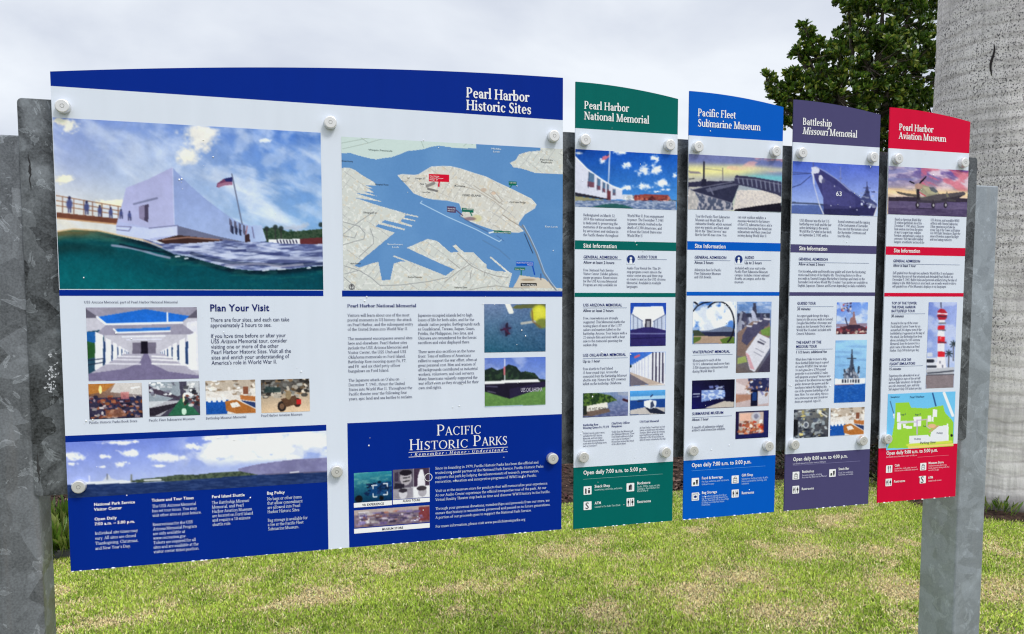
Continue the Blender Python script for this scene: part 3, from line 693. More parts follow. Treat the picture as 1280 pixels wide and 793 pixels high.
# --- harbour map
LAND, SEA = (204, 207, 202), (92, 138, 190)
p = Pic((426.5, 171), (702.8, 363.4), 1.35).zoom(420, 160, 7.207)
p.all(SEA); p.mix(sstep(.4, .7, fbm(p.X * .02, p.Y * .02, 3)) * .25, (120, 164, 210)); p.mix(sstep(600, 700, p.X) * .18, (70, 130, 190))
p.poly([(40, 60), (1265, 140), (1262, 188), (1120, 182), (1060, 180), (1000, 172), (930, 160), (860, 170), (800, 190), (740, 200), (640, 210), (570, 240), (500, 265), (420, 275), (360, 285), (300, 275), (200, 250), (130, 228), (40, 228)], (198, 214, 210))
for l in ([(40, 140), (200, 110), (300, 90)], [(60, 190), (280, 140), (430, 95)], [(210, 80), (290, 135)], [(765, 115), (790, 180)], [(1150, 165), (1190, 130), (1230, 150)]): p.line(l, 5, (160, 176, 170), .8)
lw = [(40, 362), (120, 360), (170, 380), (240, 430), (310, 470), (350, 495), (360, 520), (300, 520), (260, 515), (330, 545), (290, 545), (345, 585), (240, 572), (370, 615), (170, 585), (420, 668), (170, 630), (380, 700), (540, 745), (640, 775), (735, 790)]
p.zoom(420, 160, 7.207); P1 = p.z(lw)
p.zoom(420, 260, 6.893)
P2 = p.z([(560, 45), (710, 72), (705, 82), (600, 62), (585, 85), (685, 108), (680, 116), (570, 95), (555, 118), (655, 152), (650, 164), (420, 105), (390, 125), (595, 182), (590, 194), (365, 140), (340, 160), (505, 214), (160, 500), (200, 515), (310, 478), (365, 466), (395, 625), (468, 620), (498, 480), (560, 462), (610, 465), (490, 420), (500, 410), (720, 495), (945, 585), (1020, 530), (910, 485), (610, 345), (790, 268), (870, 285), (985, 385), (1060, 380)])
p.zoom(560, 260, 6.893)
P3 = p.z([(90, 380), (40, 330), (65, 318), (135, 380), (220, 385), (330, 490), (335, 525), (410, 545), (500, 550), (360, 430), (370, 420), (525, 552), (552, 565), (520, 690), (560, 690), (620, 580), (680, 590), (830, 610), (890, 660), (930, 690), (985, 695), (985, 730)])
p.z = lambda q: q
p.poly(P1 + P2 + P3 + [(703, 372), (424, 372)], LAND)
p.zoom(560, 260, 6.893).poly([(-80, 680), (200, 680), (520, 690), (930, 700), (930, 730), (-80, 730)], LAND).poly([(560, 690), (620, 580), (680, 590), (830, 610), (890, 660), (930, 690)], (206, 196, 180))
p.zoom(560, 160, 7.207)
p.poly([(1040, 170), (870, 178), (835, 175), (830, 205), (720, 215), (640, 240), (610, 290), (555, 318), (590, 355), (650, 365), (700, 378), (780, 405), (870, 410), (1040, 418)], LAND)
p.zoom(420, 160, 7.207)
ford = [(555, 428), (600, 418), (700, 425), (740, 422), (800, 385), (860, 350), (960, 345), (1040, 348), (1130, 370), (1250, 410), (1350, 440), (1450, 490), (1560, 540), (1660, 590), (1760, 640), (1805, 690), (1790, 725), (1700, 780), (1650, 850), (1640, 880), (1690, 930), (1640, 945), (1540, 940), (1420, 920), (1300, 880), (1200, 840), (1120, 800), (1140, 760), (1110, 680), (1000, 655), (880, 645), (800, 630), (700, 590), (640, 520), (590, 470)]
p.poly(ford, (208, 206, 198)); P = p.z(ford); p.z = lambda q: q; p.line(P + P[:1], 1.0, (236, 234, 226), .9)
isl = p.inside(P); land = (abs(p.C - np.array(LAND)).sum(-1) < 20)
# street grid on the land
for a, sp, sd in ((.62, 7.5, 0), (-.95, 11, 3)):
    q = (p.X * math.cos(a) + p.Y * math.sin(a) + 3 * fbm(p.X * .03, p.Y * .03, 2)) / sp; p.mix(land * (abs(q - np.round(q)) * sp < .45) * .55 * sstep(.38, .6, fbm(p.X * .06 + sd * 9, p.Y * .06, 2)), (168, 168, 170))
for a, sp in ((.35, 9), (-1.2, 13)):
    q = (p.X * math.cos(a) + p.Y * math.sin(a)) / sp; p.mix(isl * (abs(q - np.round(q)) * sp < .4) * .4 * sstep(.4, .6, fbm(p.X * .05 + sp, p.Y * .05, 2)), (172, 166, 158))
p.mix((land | isl) * sstep(.62, .7, fbm(p.X * .35, p.Y * .35, 2)) * .5, (236, 236, 232)); p.mix((land | isl) * sstep(.66, .74, fbm(p.X * .3 + 40, p.Y * .3, 2)) * .3, (212, 190, 158))
p.zoom(420, 260, 6.893)
for l in ([(60, 120), (200, 160), (250, 220), (240, 270), (160, 290), (60, 320)], [(60, 230), (200, 120), (330, 30)], [(295, 180), (320, 250), (322, 310), (200, 420)], [(70, 500), (200, 540), (300, 600), (380, 670), (560, 665), (800, 635), (960, 600)], [(70, 600), (140, 660), (160, 700)], [(60, 240), (160, 260), (180, 215)], [(75, 570), (190, 540)]): p.line(l, 4.5, (140, 142, 146), .9)
p.zoom(560, 260, 6.893)
for l in ([(-30, 640), (100, 540), (200, 480)], [(80, 390), (200, 500), (300, 550), (420, 590), (520, 600)], [(0, 440), (100, 520)], [(120, 720), (300, 685), (420, 672), (540, 690), (700, 690)], [(200, 540), (190, 610)], [(320, 540), (310, 590)]): p.line(l, 4.5, (146, 144, 142), .9)
p.line([(640, 150), (700, 260), (760, 390), (820, 560), (880, 650), (940, 720)], 9, (118, 124, 132)); p.line([(652, 150), (712, 260), (772, 390), (832, 555), (892, 645), (950, 715)], 3, (200, 206, 212))
p.line([(470, 60), (540, 110), (640, 170)], 5, (150, 140, 130)); p.line([(660, 225), (700, 320), (730, 390)], 6, (40, 60, 92))
p.line([(100, 70), (230, 150), (340, 205)], 10, (70, 96, 140), .6); p.line([(420, 240), (480, 285)], 5, (66, 98, 150), .7); p.line([(300, 280), (440, 360), (530, 440)], 10, (86, 120, 160), .5)
p.zoom(420, 160, 7.207); p.line([(760, 678), (1000, 800), (1260, 915), (1470, 1025), (1490, 1010)], 6, (178, 208, 234)); p.line([(760, 678), (775, 660)], 5, (178, 208, 234))
for l, c, w1 in (([(820, 525), (880, 500)], (128, 124, 122), 26), ([(830, 550), (910, 570)], (110, 108, 108), 18), ([(1390, 590), (1470, 680), (1500, 660), (1420, 570), (1390, 590)], (172, 164, 156), 6), ([(1240, 520), (1500, 690)], (168, 160, 150), 5), ([(1080, 510), (1260, 560), (1420, 660), (1520, 740)], (170, 162, 152), 5)): p.line(l, w1, c, .9)
p.ell(1330, 560, 26, 18, (190, 168, 150), .8); p.ell(1420, 590, 20, 14, (208, 176, 150), .7); p.zoom(560, 260, 6.893); p.ell(250, 90, 40, 30, (206, 200, 150), .8); p.ell(190, 95, 50, 16, (120, 90, 100), .7)
p.zoom(420, 160, 7.207).poly([(836, 415), (1018, 425), (1018, 490), (836, 480)], (205, 16, 48)); p.line([(930, 485), (925, 525)], 14, (205, 16, 48))
p.poly([(998, 708), (1080, 712), (1080, 765), (998, 760)], (84, 66, 100)); p.line([(1080, 740), (1140, 790)], 8, (84, 66, 100))
p.zoom(560, 160, 7.207).poly([(545, 482), (620, 486), (620, 520), (545, 516)], (14, 104, 84)).poly([(122, 722), (230, 730), (228, 764), (122, 756)], (14, 104, 84)); p.line([(575, 515), (558, 540)], 8, (14, 104, 84)); p.line([(200, 760), (215, 790)], 8, (14, 104, 84))
p.zoom(560, 260, 6.893).poly([(392, 196), (545, 200), (545, 224), (392, 220)], (14, 104, 84)); p.line([(392, 208), (355, 216)], 10, (226, 232, 236))
p.poly([(586, 464), (738, 464), (738, 500), (586, 500)], (10, 84, 190)); p.line([(728, 500), (746, 575)], 9, (10, 66, 170)); p.poly([(572, 516), (665, 516), (665, 538), (572, 538)], (14, 104, 84)); p.line([(632, 538), (630, 580)], 7, (14, 104, 84))
p.poly([(626, 648), (764, 648), (764, 674), (626, 674)], (24, 24, 28)); p.ell(690, 620, 60, 10, (160, 140, 116), .8); p.line([(800, 570), (800, 620)], 6, (60, 60, 90))
p.zoom(420, 260, 6.893); p.ell(135, 682, 24, 24, (40, 40, 48)); p.ell(135, 682, 18, 18, (206, 208, 206)); p.line([(135, 668), (135, 700)], 5, (40, 40, 48)); p.line([(128, 676), (135, 666), (142, 676)], 4, (40, 40, 48))
p.zoom(0, 0, 1)
p.grain(3, .8)
MAP = p.build(MAIN, 'harbour_map', label='printed map of the harbour with an island and coloured call-outs')
rect(MAIN, 'divider_band', (427.5, 363.4), (702.8, 371.2), NAVY)
INKB = (50, 54, 62); LB = (226, 236, 246)
def mt_(txt, x, y, x1, c=INKB, h=3.0, font=SAN, ln=None): lettering(MAP, 'place_name', txt if isinstance(txt, list) else [txt], (x, y), None, h, font, c, (0, x1), 0.0010, dz=0.008)
mt_('Waipio Peninsula', 460.5, 188.4, 490.5, (60, 84, 84)); mt_('Hickam Housing', 427, 202.3, 441); mt_('Hospital Point', 469, 231.6, 485.5); mt_('Shipyard', 454, 266.8, 470.5)
mt_('Middle', 614, 187, 626.5, LB); mt_('Loch', 616, 190.6, 625, LB); mt_('Pearl City', 675, 200.6, 691); mt_('Peninsula', 676, 203.8, 690); mt_('FORD ISLAND', 578, 245.3, 601.5, h=3.6)
mt_('East Loch', 681, 284.4, 697, LB); mt_('Southeast', 484, 306.4, 503.5, LB); mt_('Loch', 490, 310, 498.5, LB); mt_('Kuahua Peninsula', 510, 347.4, 527)
mt_('Halawa Gate', 568, 360.4, 584); mt_('Aloha Stadium', 438, 330.4, 451); mt_('Hangar 37', 519, 224, 531); mt_('Fox 1', 508.5, 223.6, 512.5); mt_('Ferry', 502, 227.4, 508); mt_('Hangar 79', 525, 231, 533); mt_('Runway', 568, 233.5, 581.5); mt_('Control Tower', 528, 241.3, 538)
mt_('Ford Island Bridge', 637, 253.6, 657); mt_('Pearl Harbor', 537, 221, 549, (250, 250, 250), 2.3); mt_('Aviation Museum', 537, 223.3, 554, (250, 250, 250), 2.3); mt_('Hangar 37', 537, 225.6, 547, (250, 250, 250), 2.3)
mt_('Battleship', 559.5, 261.6, 569, (245, 245, 245), 2.3); mt_('Missouri', 559.5, 264.3, 568, (245, 245, 245), 2.3); mt_('USS Utah', 637, 229.4, 645, (245, 245, 245), 2.3); mt_('USS Oklahoma', 579, 262.6, 591, (245, 245, 245), 2.3); mt_('USS Arizona Memorial', 618, 291.6, 638.5, (245, 245, 245), 2.6)
mt_('Pacific Fleet Submarine', 645.6, 329.4, 666, (240, 244, 250), 2.5); mt_('Museum', 659, 332, 666, (240, 244, 250), 2.3); mt_('Visitor Center', 644, 337.4, 655.5, (240, 244, 240), 2.3); mt_('You Are Here', 652, 357.1, 669.5, (250, 250, 250), 2.8, SANB)

# --- lettering
lettering(MAIN, 'title_lettering', ['Pearl Harbor', 'Historic Sites'], (582.5, 122), (582.5, 137.6), 19.5, SERB, WH, (1, 664))
lettering(MAIN, 'caption', ['USS _Arizona_ Memorial, part of Pearl Harbor National Memorial'], C_(156, 67), None, 4.6, SER, TXT, (0, C_(561, 0)[0]))
lettering(MAIN, 'heading_lettering', ['Plan Your Visit'], C_(700, 101), None, 12.2, SANB, NAV, (0, C_(957, 0)[0]))
lettering(MAIN, 'body_text', ['There are four sites, and each can take', 'approximately 2 hours to see.', '', 'If you have time before or after your', 'USS _Arizona_ Memorial tour, consider', 'visiting one or more of the other', 'Pearl Harbor Historic Sites. Visit all the', 'sites and enrich your understanding of', 'America\u2019s role in World War II.'], C_(702, 147), C_(707, 333), 7.4, SAN, TXT, (0, C_(1044, 0)[0]))
for tx, x, y, x1 in (('Pacific Historic Parks Book Store', 178, 588, 387), ('Pacific Fleet Submarine Museum', 436, 578, 635), ('Battleship Missouri Memorial', 683, 569, 858), ('Pearl Harbor Aviation Museum', 921, 558, 1100)):
    lettering(MAIN, 'caption', [tx], C_(x, y), None, 4.6, SER, TXT, (0, C_(x1, 0)[0]))
lettering(MAIN, 'heading_lettering', ['Pearl Harbor National Memorial'], E_(60, 104), None, 6.0, SERB, NAV, (0, E_(428, 0)[0]))
lettering(MAIN, 'body_text', ['Visitors will learn about one of the most', 'pivotal moments in US history: the attack', 'on Pearl Harbor, and the subsequent entry', 'of the United States into World War II.', '', 'The monument encompasses several sites', 'here and elsewhere. Pearl Harbor sites', 'include the USS _Arizona_ Memorial and', 'Visitor Center, the USS _Utah_ and USS', '_Oklahoma_ memorials on Ford Island,', 'Battleship Row mooring quays F6, F7,', 'and F8; and six chief petty officer', 'bungalows on Ford Island.', '', 'The Japanese attack on O\u2019ahu on', 'December 7, 1941, thrust the United', 'States into World War II. Throughout the', 'Pacific theater over the following four', 'years, epic land and sea battles to reclaim'],
          E_(61, 154), E_(68, 599), 5.5, SER, TXT, (2, E_(411, 0)[0]))
lettering(MAIN, 'body_text', ['Japanese-occupied islands led to high', 'losses of life for both sides, and for the', 'islands\u2019 native peoples. Battlegrounds such', 'as Guadalcanal, Tarawa, Saipan, Guam,', 'Peleliu, the Philippines, Iwo Jima, and', 'Okinawa are remembered for the heroic', 'sacrifices and valor displayed there.', '', 'There were also sacrifices on the home', 'front. Tens of millions of Americans', 'rallied to support the war effort, often at', 'great personal cost. Men and women of', 'all backgrounds contributed as industrial', 'workers, volunteers, and civil servants.', 'Many Americans valiantly supported the', 'war effort even as they struggled for their', 'own civil rights.'],
          E_(436, 154), E_(442, 541), 5.5, SER, TXT, (2, E_(768, 0)[0]))

# --- memorial interior
p = Pic((107.2, 384.6), (248.6, 473.2), 1.4).zoom(60, 360, 3.459)
p.all((196, 194, 206)); p.poly([(150, 80), (660, 80), (660, 130), (150, 130)], (92, 88, 104))
p.poly([(165, 190), (240, 180), (250, 330), (165, 380)], (40, 74, 96)).poly([(600, 150), (660, 140), (660, 360), (600, 340)], (226, 226, 238))
p.poly([(165, 190), (205, 190), (205, 250), (165, 260)], (30, 92, 160)).poly([(165, 230), (205, 240), (205, 300), (165, 310)], (40, 84, 44))
p.poly([(150, 82), (215, 125), (250, 160), (580, 152), (610, 122), (656, 84)], (150, 146, 164)); p.poly([(215, 126), (420, 92), (612, 122), (578, 148), (250, 156)], (30, 104, 204)); p.line([(212, 126), (252, 158), (580, 150)], 8, (246, 248, 255)); p.line([(516, 108), (518, 182)], 6, (240, 242, 250))
p.poly([(250, 162), (580, 156), (640, 200), (200, 205)], (150, 146, 166)); p.poly([(286, 178), (530, 170), (526, 186), (300, 192)], (44, 116, 208)); p.line([(284, 178), (300, 194), (528, 187)], 6, (244, 246, 252)); p.line([(322, 212), (505, 208)], 6, (232, 234, 250)); p.line([(340, 224), (490, 222)], 4, (226, 228, 246))
p.poly([(365, 236), (468, 236), (466, 285), (365, 285)], (116, 110, 130)); p.poly([(402, 232), (430, 232), (432, 285), (402, 285)], (24, 20, 34))
for i in range(7):
    k = 0.72 ** i; xl = 205 + (365 - 205) * (1 - k); xr = 640 - (640 - 468) * (1 - k)
    for xx, sg in ((xl, 1), (xr, -1)):
        p.poly([(xx, 285 - 95 * k), (xx + sg * 34 * k, 285 - 80 * k), (xx + sg * 32 * k, 285 + 70 * k), (xx - sg * 2, 285 + 70 * k)], (236, 236, 246)); p.poly([(xx + sg * 34 * k, 285 - 55 * k), (xx + sg * 46 * k, 285 - 50 * k), (xx + sg * 46 * k, 285 + 40 * k), (xx + sg * 34 * k, 285 + 50 * k)], (40, 66, 110))
p.poly([(165, 380), (330, 285), (500, 285), (660, 380), (660, 402), (165, 402)], (176, 172, 190)); p.poly([(415, 285), (432, 285), (452, 330), (520, 362), (660, 380), (660, 402), (165, 402), (170, 372), (330, 350), (395, 325)], (120, 112, 146))
for y in (296, 310, 328): p.line([(320 - (y - 285) * 1.6, y), (400, y + 2)], 5, (244, 244, 250), .8); p.line([(450, y), (540 + (y - 285) * 1.7, y + 6)], 6, (250, 250, 252), .85)
p.line([(165, 315), (240, 306)], 3, (30, 40, 60)); p.line([(165, 335), (240, 322)], 3, (30, 40, 60)); p.grain(8, .7); p.build(MAIN)

# --- four thumbnails
def thumb(tl, br, paint, ss=1.7, parent=None, gr=16):
    p = Pic(tl, br, ss); paint(p); p.grain(gr, 1.1, seed=int(tl[0])); return p.build(parent)
def uv(p, pts): return [(p.X[0, 0] + u * (p.X[0, -1] - p.X[0, 0]) + 0, p.Y[0, 0] + v * (p.Y[-1, 0] - p.Y[0, 0])) for u, v in pts]
def up_(p, pts, c, a=1.0):
    m = np.zeros(p.u.shape, bool); n = len(pts)
    for i in range(n):
        (x0, y0), (x1, y1) = pts[i], pts[(i + 1) % n]
        if y0 == y1: continue
        m ^= ((y0 > p.v) != (y1 > p.v)) & (p.u < (x1 - x0) * (p.v - y0) / (y1 - y0) + x0)
    p.mix(m * a, c)
def ul(p, pts, w, c, a=.95):
    m = np.zeros(p.u.shape); asp = (p.x1 - p.x0) / (p.z1 - p.z0)
    for (x0, y0), (x1, y1) in zip(pts, pts[1:]):
        dx, dy = (x1 - x0) * asp, y1 - y0; q = dx * dx + dy * dy + 1e-9; t = np.clip(((p.u - x0) * asp * dx + (p.v - y0) * dy) / q, 0, 1)
        m = np.maximum(m, np.hypot((p.u - x0) * asp - t * dx, p.v - y0 - t * dy) < w / 2)
    p.mix(m * a, c)
def ue(p, x, y, rx, ry, c, a=1.0): p.mix((np.hypot((p.u - x) / rx, (p.v - y) / ry) < 1) * a, c)
def shop(p):
    p.quad((150, 100, 60), (190, 180, 176), (40, 36, 60), (70, 60, 76)); up_(p, [(0, 0), (.5, 0), (.3, .22), (0, .3)], (176, 116, 56)); ue(p, .22, .17, .03, .12, (255, 230, 150))
    up_(p, [(.5, 0), (1, 0), (1, .35), (.4, .25)], (206, 200, 196)); up_(p, [(0, .4), (1, .4), (1, 1), (0, 1)], (52, 48, 72))
    p.clutter([(120, 60, 60), (160, 140, 150), (40, 44, 80), (200, 190, 190), (150, 90, 60), (30, 30, 50)], 120, 1, (0, .35, 1, 1), (.03, .1)); ul(p, [(.8, .15), (.95, .12)], .04, (255, 255, 250)); up_(p, [(.3, .75), (.6, .72), (.7, .95), (.3, .98)], (150, 92, 60), .7); up_(p, [(.6, .25), (.75, .25), (.75, .45), (.6, .45)], (206, 120, 120), .7)
thumb((110.3, 480.3), (178.6, 522), shop, parent=MAIN)
def gallery(p):
    p.all((70, 66, 84)); up_(p, [(0, 0), (.6, 0), (.62, .4), (0, .75)], (150, 160, 170)); up_(p, [(0, .1), (.6, .45), (.6, .52), (0, .3)], (70, 60, 76)); up_(p, [(0, .55), (.6, .55), (.2, 1), (0, 1)], (226, 226, 230), .7)
    up_(p, [(0, .75), (.55, .62), (.58, .68), (.1, .98), (0, .98)], (44, 38, 50)); up_(p, [(.62, .5), (.72, .5), (1, 1), (.35, 1)], (44, 104, 76)); ue(p, .68, .88, .05, .1, (206, 236, 214)); ue(p, .68, .5, .02, .14, (255, 226, 190))
    up_(p, [(.75, 0), (1, 0), (1, .75), (.72, .4)], (186, 190, 196)); p.clutter([(50, 50, 60), (220, 220, 220), (120, 60, 50), (90, 90, 100)], 40, 2, (.7, .05, 1, .7), (.03, .12)); p.clutter([(226, 230, 236), (120, 120, 136)], 20, 8, (0, 0, .5, .4), (.04, .12))
thumb((185.6, 478.2), (250.3, 519), gallery, parent=MAIN)
def mess(p):
    p.all((226, 220, 214)); up_(p, [(0, 0), (1, 0), (1, .25), (0, .35)], (190, 176, 160)); p.clutter([(250, 246, 240), (140, 120, 100), (210, 200, 190)], 50, 3, (0, 0, 1, .45), (.04, .12)); up_(p, [(0, .6), (.45, .58), (.42, 1), (0, 1)], (26, 84, 170))
    for i in range(4): up_(p, [(.03 + .1 * i, .5), (.1 + .1 * i, .5), (.1 + .1 * i, .64), (.04 + .1 * i, .64)], (246, 246, 246))
    up_(p, [(.38, .62), (.6, .58), (1, .88), (1, 1), (.62, 1), (.4, .9)], (176, 108, 52)); up_(p, [(.48, .68), (.62, .65), (.7, .78), (.52, .82)], (236, 232, 226)); up_(p, [(.68, .45), (1, .5), (1, .65), (.7, .58)], (180, 110, 60)); up_(p, [(.7, .6), (1, .68), (1, .85), (.75, .66)], (40, 60, 110)); up_(p, [(.75, .2), (.85, .2), (.85, .42), (.75, .42)], (130, 80, 60))
thumb((256.6, 476.3), (319.9, 516.5), mess, parent=MAIN)
def hangar(p):
    p.quad((120, 116, 110), (150, 140, 128), (226, 196, 160), (236, 206, 172)); up_(p, [(0, 0), (1, 0), (1, .35), (0, .45)], (92, 88, 84)); p.clutter([(60, 58, 56), (150, 150, 146), (40, 36, 34), (200, 190, 176), (120, 96, 70)], 90, 4, (0, 0, 1, .55), (.04, .14))
    ue(p, .42, .82, .09, .16, (40, 34, 34)); ue(p, .42, .82, .05, .09, (120, 90, 70)); ue(p, .74, .72, .08, .14, (60, 40, 36)); up_(p, [(.4, .6), (.7, .5), (.78, .75), (.5, .85)], (90, 64, 48)); up_(p, [(.72, .62), (.82, .62), (.82, .78), (.72, .78)], (190, 40, 40)); ue(p, .56, .48, .06, .14, (150, 130, 100)); up_(p, [(.1, .2), (.4, .25), (.4, .4), (.05, .4)], (40, 60, 60), .8)
thumb((325.9, 475), (387.4, 514.2), hangar, parent=MAIN)

# --- aerial view and dark memorial wall
p = Pic((605.2, 380.4), (681.9, 439.5), 1.5).zoom(420, 360, 4.267)
p.quad((112, 130, 166), (84, 110, 150), (40, 92, 116), (46, 86, 120)); p.grain(20, .7)
p.poly([(900, 86), (930, 86), (948, 128), (944, 138), (922, 138)], (232, 230, 222)).poly([(940, 108), (960, 92), (1060, 84), (1118, 84), (1118, 112), (1040, 108), (960, 112)], (96, 100, 60))
p.ell(1085, 140, 46, 48, (206, 204, 60), 1, .2).ell(1100, 190, 34, 26, (120, 130, 60)); p.ell(1085, 135, 26, 26, (226, 222, 80), .7, .4); p.line([(990, 190), (1060, 180)], 12, (178, 178, 172)); p.line([(1045, 120), (1050, 180), (1090, 210)], 8, (120, 90, 60), .7)
p.poly([(905, 190), (918, 185), (920, 250), (905, 260), (900, 236)], (34, 28, 44)); p.line([(880, 225), (930, 215)], 9, (50, 36, 56)); p.line([(896, 215), (925, 245)], 7, (80, 30, 50)); p.ell(905, 222, 30, 34, (60, 44, 80), .4, .6); p.build(MAIN)
p = Pic((605.7, 447.9), (681.8, 506.4), 1.5).zoom(420, 360, 4.267)
p.quad((96, 120, 196), (86, 116, 200), (190, 206, 236), (180, 200, 238)); p.mix(sstep(.5, .75, fbm(p.X * .06, p.Y * .1, 4)) * .4, (220, 226, 242))
tr = [(790, 440), (830, 425), (860, 440), (890, 430), (920, 408), (960, 420), (985, 450), (1010, 445), (1060, 455), (1085, 485), (1120, 490), (1120, 520), (790, 520)]
p.poly(tr, (30, 42, 38)); p.mix(p.inside(tr) * sstep(.5, .68, fbm(p.X * .3, p.Y * .3, 3)) * .6, (58, 84, 56))
p.line([(900, 380), (900, 500)], 4, (236, 236, 240)); p.line([(898, 424), (898, 462)], 8, (196, 110, 120)); p.poly([(788, 498), (1075, 488), (1090, 502), (788, 516)], (240, 240, 242))
p.poly([(788, 514), (1075, 502), (1118, 498), (1118, 525), (925, 592), (788, 552)], (30, 26, 44)); p.poly([(925, 540), (1118, 500), (1118, 527), (925, 592)], (40, 34, 62)); p.poly([(788, 552), (925, 592), (1118, 527), (1118, 622), (788, 634)], (92, 132, 70)); p.mix(p.inside([(788, 552), (925, 592), (1118, 527), (1118, 622), (788, 634)]) * sstep(.4, .7, fbm(p.X * .6, p.Y * .6, 2)) * .4, (120, 160, 84)); p.line([(800, 525), (860, 528)], 5, (120, 120, 150), .6); p.line([(810, 552), (850, 560)], 5, (150, 150, 170), .5)
W2 = p.build(MAIN)
lettering(W2, 'wall_lettering', ['USS OKLAHOMA'], E_(985, 556), None, 7.5, SAN, (196, 190, 210), (0, E_(1100, 0)[0]), 0.0010)

# --- lower left: panorama strip over the visiting details
rect(MAIN, 'divider_band', (82.2, 546), (408.6, 545.0 - 6.6 + 16), NAVY) if False else None
zt = (at(81.1, 545.2)[1] + at(408.4, 531)[1]) / 2; zp = (at(83, 553)[1] + at(408.6, 538.7)[1]) / 2; zq = (at(85.8, 623.3)[1] + at(409.4, 602.6)[1]) / 2
xr = (at(408.6, 538)[0] + at(410, 687)[0]) / 2
rect_xz(MAIN, 'divider_band', MX0, zp, xr, zt, NAVY)
class PicXZ(Pic):
    def __init__(s, x0, z0, x1, z1, nx, nz):
        s.x0, s.z0, s.x1, s.z1, s.nx, s.nz = x0, z0, x1, z1, nx, nz
        s.PX, s.PZ = np.meshgrid(np.linspace(x0, x1, nx), np.linspace(z1, z0, nz)); s.X, s.Y = survey(s.PX, s.PZ)
        s.C = np.zeros((nz, nx, 3)); s.u = np.linspace(0, 1, nx)[None, :] + 0 * s.PX; s.v = np.linspace(0, 1, nz)[:, None] + 0 * s.PX; s.z = lambda p: p
p = PicXZ(MX0, zq, xr, zp, 400, 90).zoom(60, 520, 2.905)
p.quad((112, 130, 212), (120, 146, 222), (190, 202, 240), (206, 216, 240), 1)
p.clouds(sstep(.35, .6, p.u) * (1 - sstep(.42, .62, p.v)), .46, .07, .035, (250, 250, 252), 1, 2, 1.7); p.clouds(sstep(.45, .7, p.u) * (1 - sstep(.5, .66, p.v)), .56, .05, .06, (206, 214, 234), .7, 5, 1.7)
for x, y, w1, h1 in ((240, 98, 60, 9), (318, 95, 14, 6), (300, 136, 44, 12), (262, 174, 28, 11), (206, 147, 26, 8), (198, 185, 16, 4), (104, 146, 48, 20), (440, 152, 66, 16), (400, 182, 34, 6), (584, 84, 24, 9), (530, 112, 34, 14), (86, 174, 20, 6), (620, 130, 80, 30), (760, 110, 130, 40), (920, 90, 130, 36), (860, 150, 90, 14), (700, 156, 30, 8)): puff(p, x, y, w1, h1, (250, 250, 253), x)
p.poly([(690, 192), (760, 176), (830, 166), (900, 158), (1016, 152), (1016, 205), (700, 218)], (124, 122, 164)); p.mix(p.inside([(690, 192), (760, 176), (900, 158), (1016, 152), (1016, 205), (700, 218)]) * sstep(.45, .65, fbm(p.X * .15, p.Y * .15, 3)) * .4, (150, 150, 186))
sh = [(300, 238), (340, 228), (420, 218), (470, 208), (540, 208), (590, 200), (640, 196), (700, 192), (740, 202), (780, 212), (780, 222), (420, 240), (300, 246)]
sh = [(x, y + (232 - y) * .25) for x, y in sh]; p.poly(sh, (84, 98, 78)); p.mix(p.inside(sh) * sstep(.42, .6, fbm(p.X * .5, p.Y * .5, 3)) * .8, (48, 60, 52)); p.poly([(85, 245), (180, 238), (260, 232), (300, 236), (300, 246), (85, 252)], (226, 230, 236)); p.line([(150, 218), (151, 246)], 3, (226, 228, 240)); p.poly([(196, 240), (210, 222), (220, 212), (228, 226), (260, 236)], (206, 212, 226)); p.line([(215, 212), (215, 230)], 4, (120, 124, 140)); p.line([(303, 215), (303, 236)], 6, (120, 124, 116)); p.line([(350, 234), (410, 232)], 5, (226, 228, 232)); p.line([(780, 214), (1016, 202)], 4, (96, 92, 120)); p.line([(880, 206), (910, 203)], 4, (226, 226, 236))
sea = [(60, 252), (180, 248), (420, 240), (700, 218), (1020, 204), (1020, 260), (60, 320)]
p.poly(sea, (30, 50, 98)); p.mix(p.inside(sea) * sstep(.45, .65, fbm(p.X * .12, p.Y * 1.0, 3)) * .5, (62, 84, 134)); p.grain(6, .8); p.build(MAIN)
rect_xz(MAIN, 'footer_field', MX0, EYE - .7065, xr, zq, NAVY)
S1 = (214, 224, 250)
lettering(MAIN, 'heading_lettering', ['National Park Service', 'Visitor Center'], D_(167, 327), D_(167, 345), 5.2, SANB, WH, (0, D_(317, 0)[0]))
lettering(MAIN, 'heading_lettering', ['Open Daily', '7:00 a.m. \u2013 5:00 p.m.'], D_(169, 380), D_(169, 398), 5.2, SANB, WH, (1, D_(317, 0)[0]))
lettering(MAIN, 'body_text', ['Individual site times may', 'vary. All sites are closed', 'Thanksgiving, Christmas,', 'and New Year\u2019s Day.'], D_(170, 432), D_(171, 487), 5.8, SER, S1, (0, D_(327, 0)[0]))
lettering(MAIN, 'heading_lettering', ['Tickets and Tour Times'], D_(377, 312), None, 5.2, SANB, WH, (0, D_(530, 0)[0]))
lettering(MAIN, 'body_text', ['The USS _Arizona_ Memorial', 'has set tour times. You may', 'visit other sites at your leisure.', '', 'Reservations for the USS', '_Arizona_ Memorial Program', 'are only available at', 'www.recreation.gov.', 'Tickets are required for all', 'sites and are available at the', 'visitor center ticket pavilion.'], D_(378, 334), D_(382, 499), 5.8, SER, S1, (2, D_(558, 0)[0]))
lettering(MAIN, 'heading_lettering', ['Ford Island Shuttle'], D_(595, 299), None, 5.2, SANB, WH, (0, D_(715, 0)[0]))
lettering(MAIN, 'body_text', ['The _Battleship Missouri_', 'Memorial, and Pearl', 'Harbor Aviation Museum', 'are located on Ford Island', 'and require a 10-minute', 'shuttle ride.'], D_(595, 321), D_(598, 400), 5.8, SER, S1, (3, D_(745, 0)[0]))
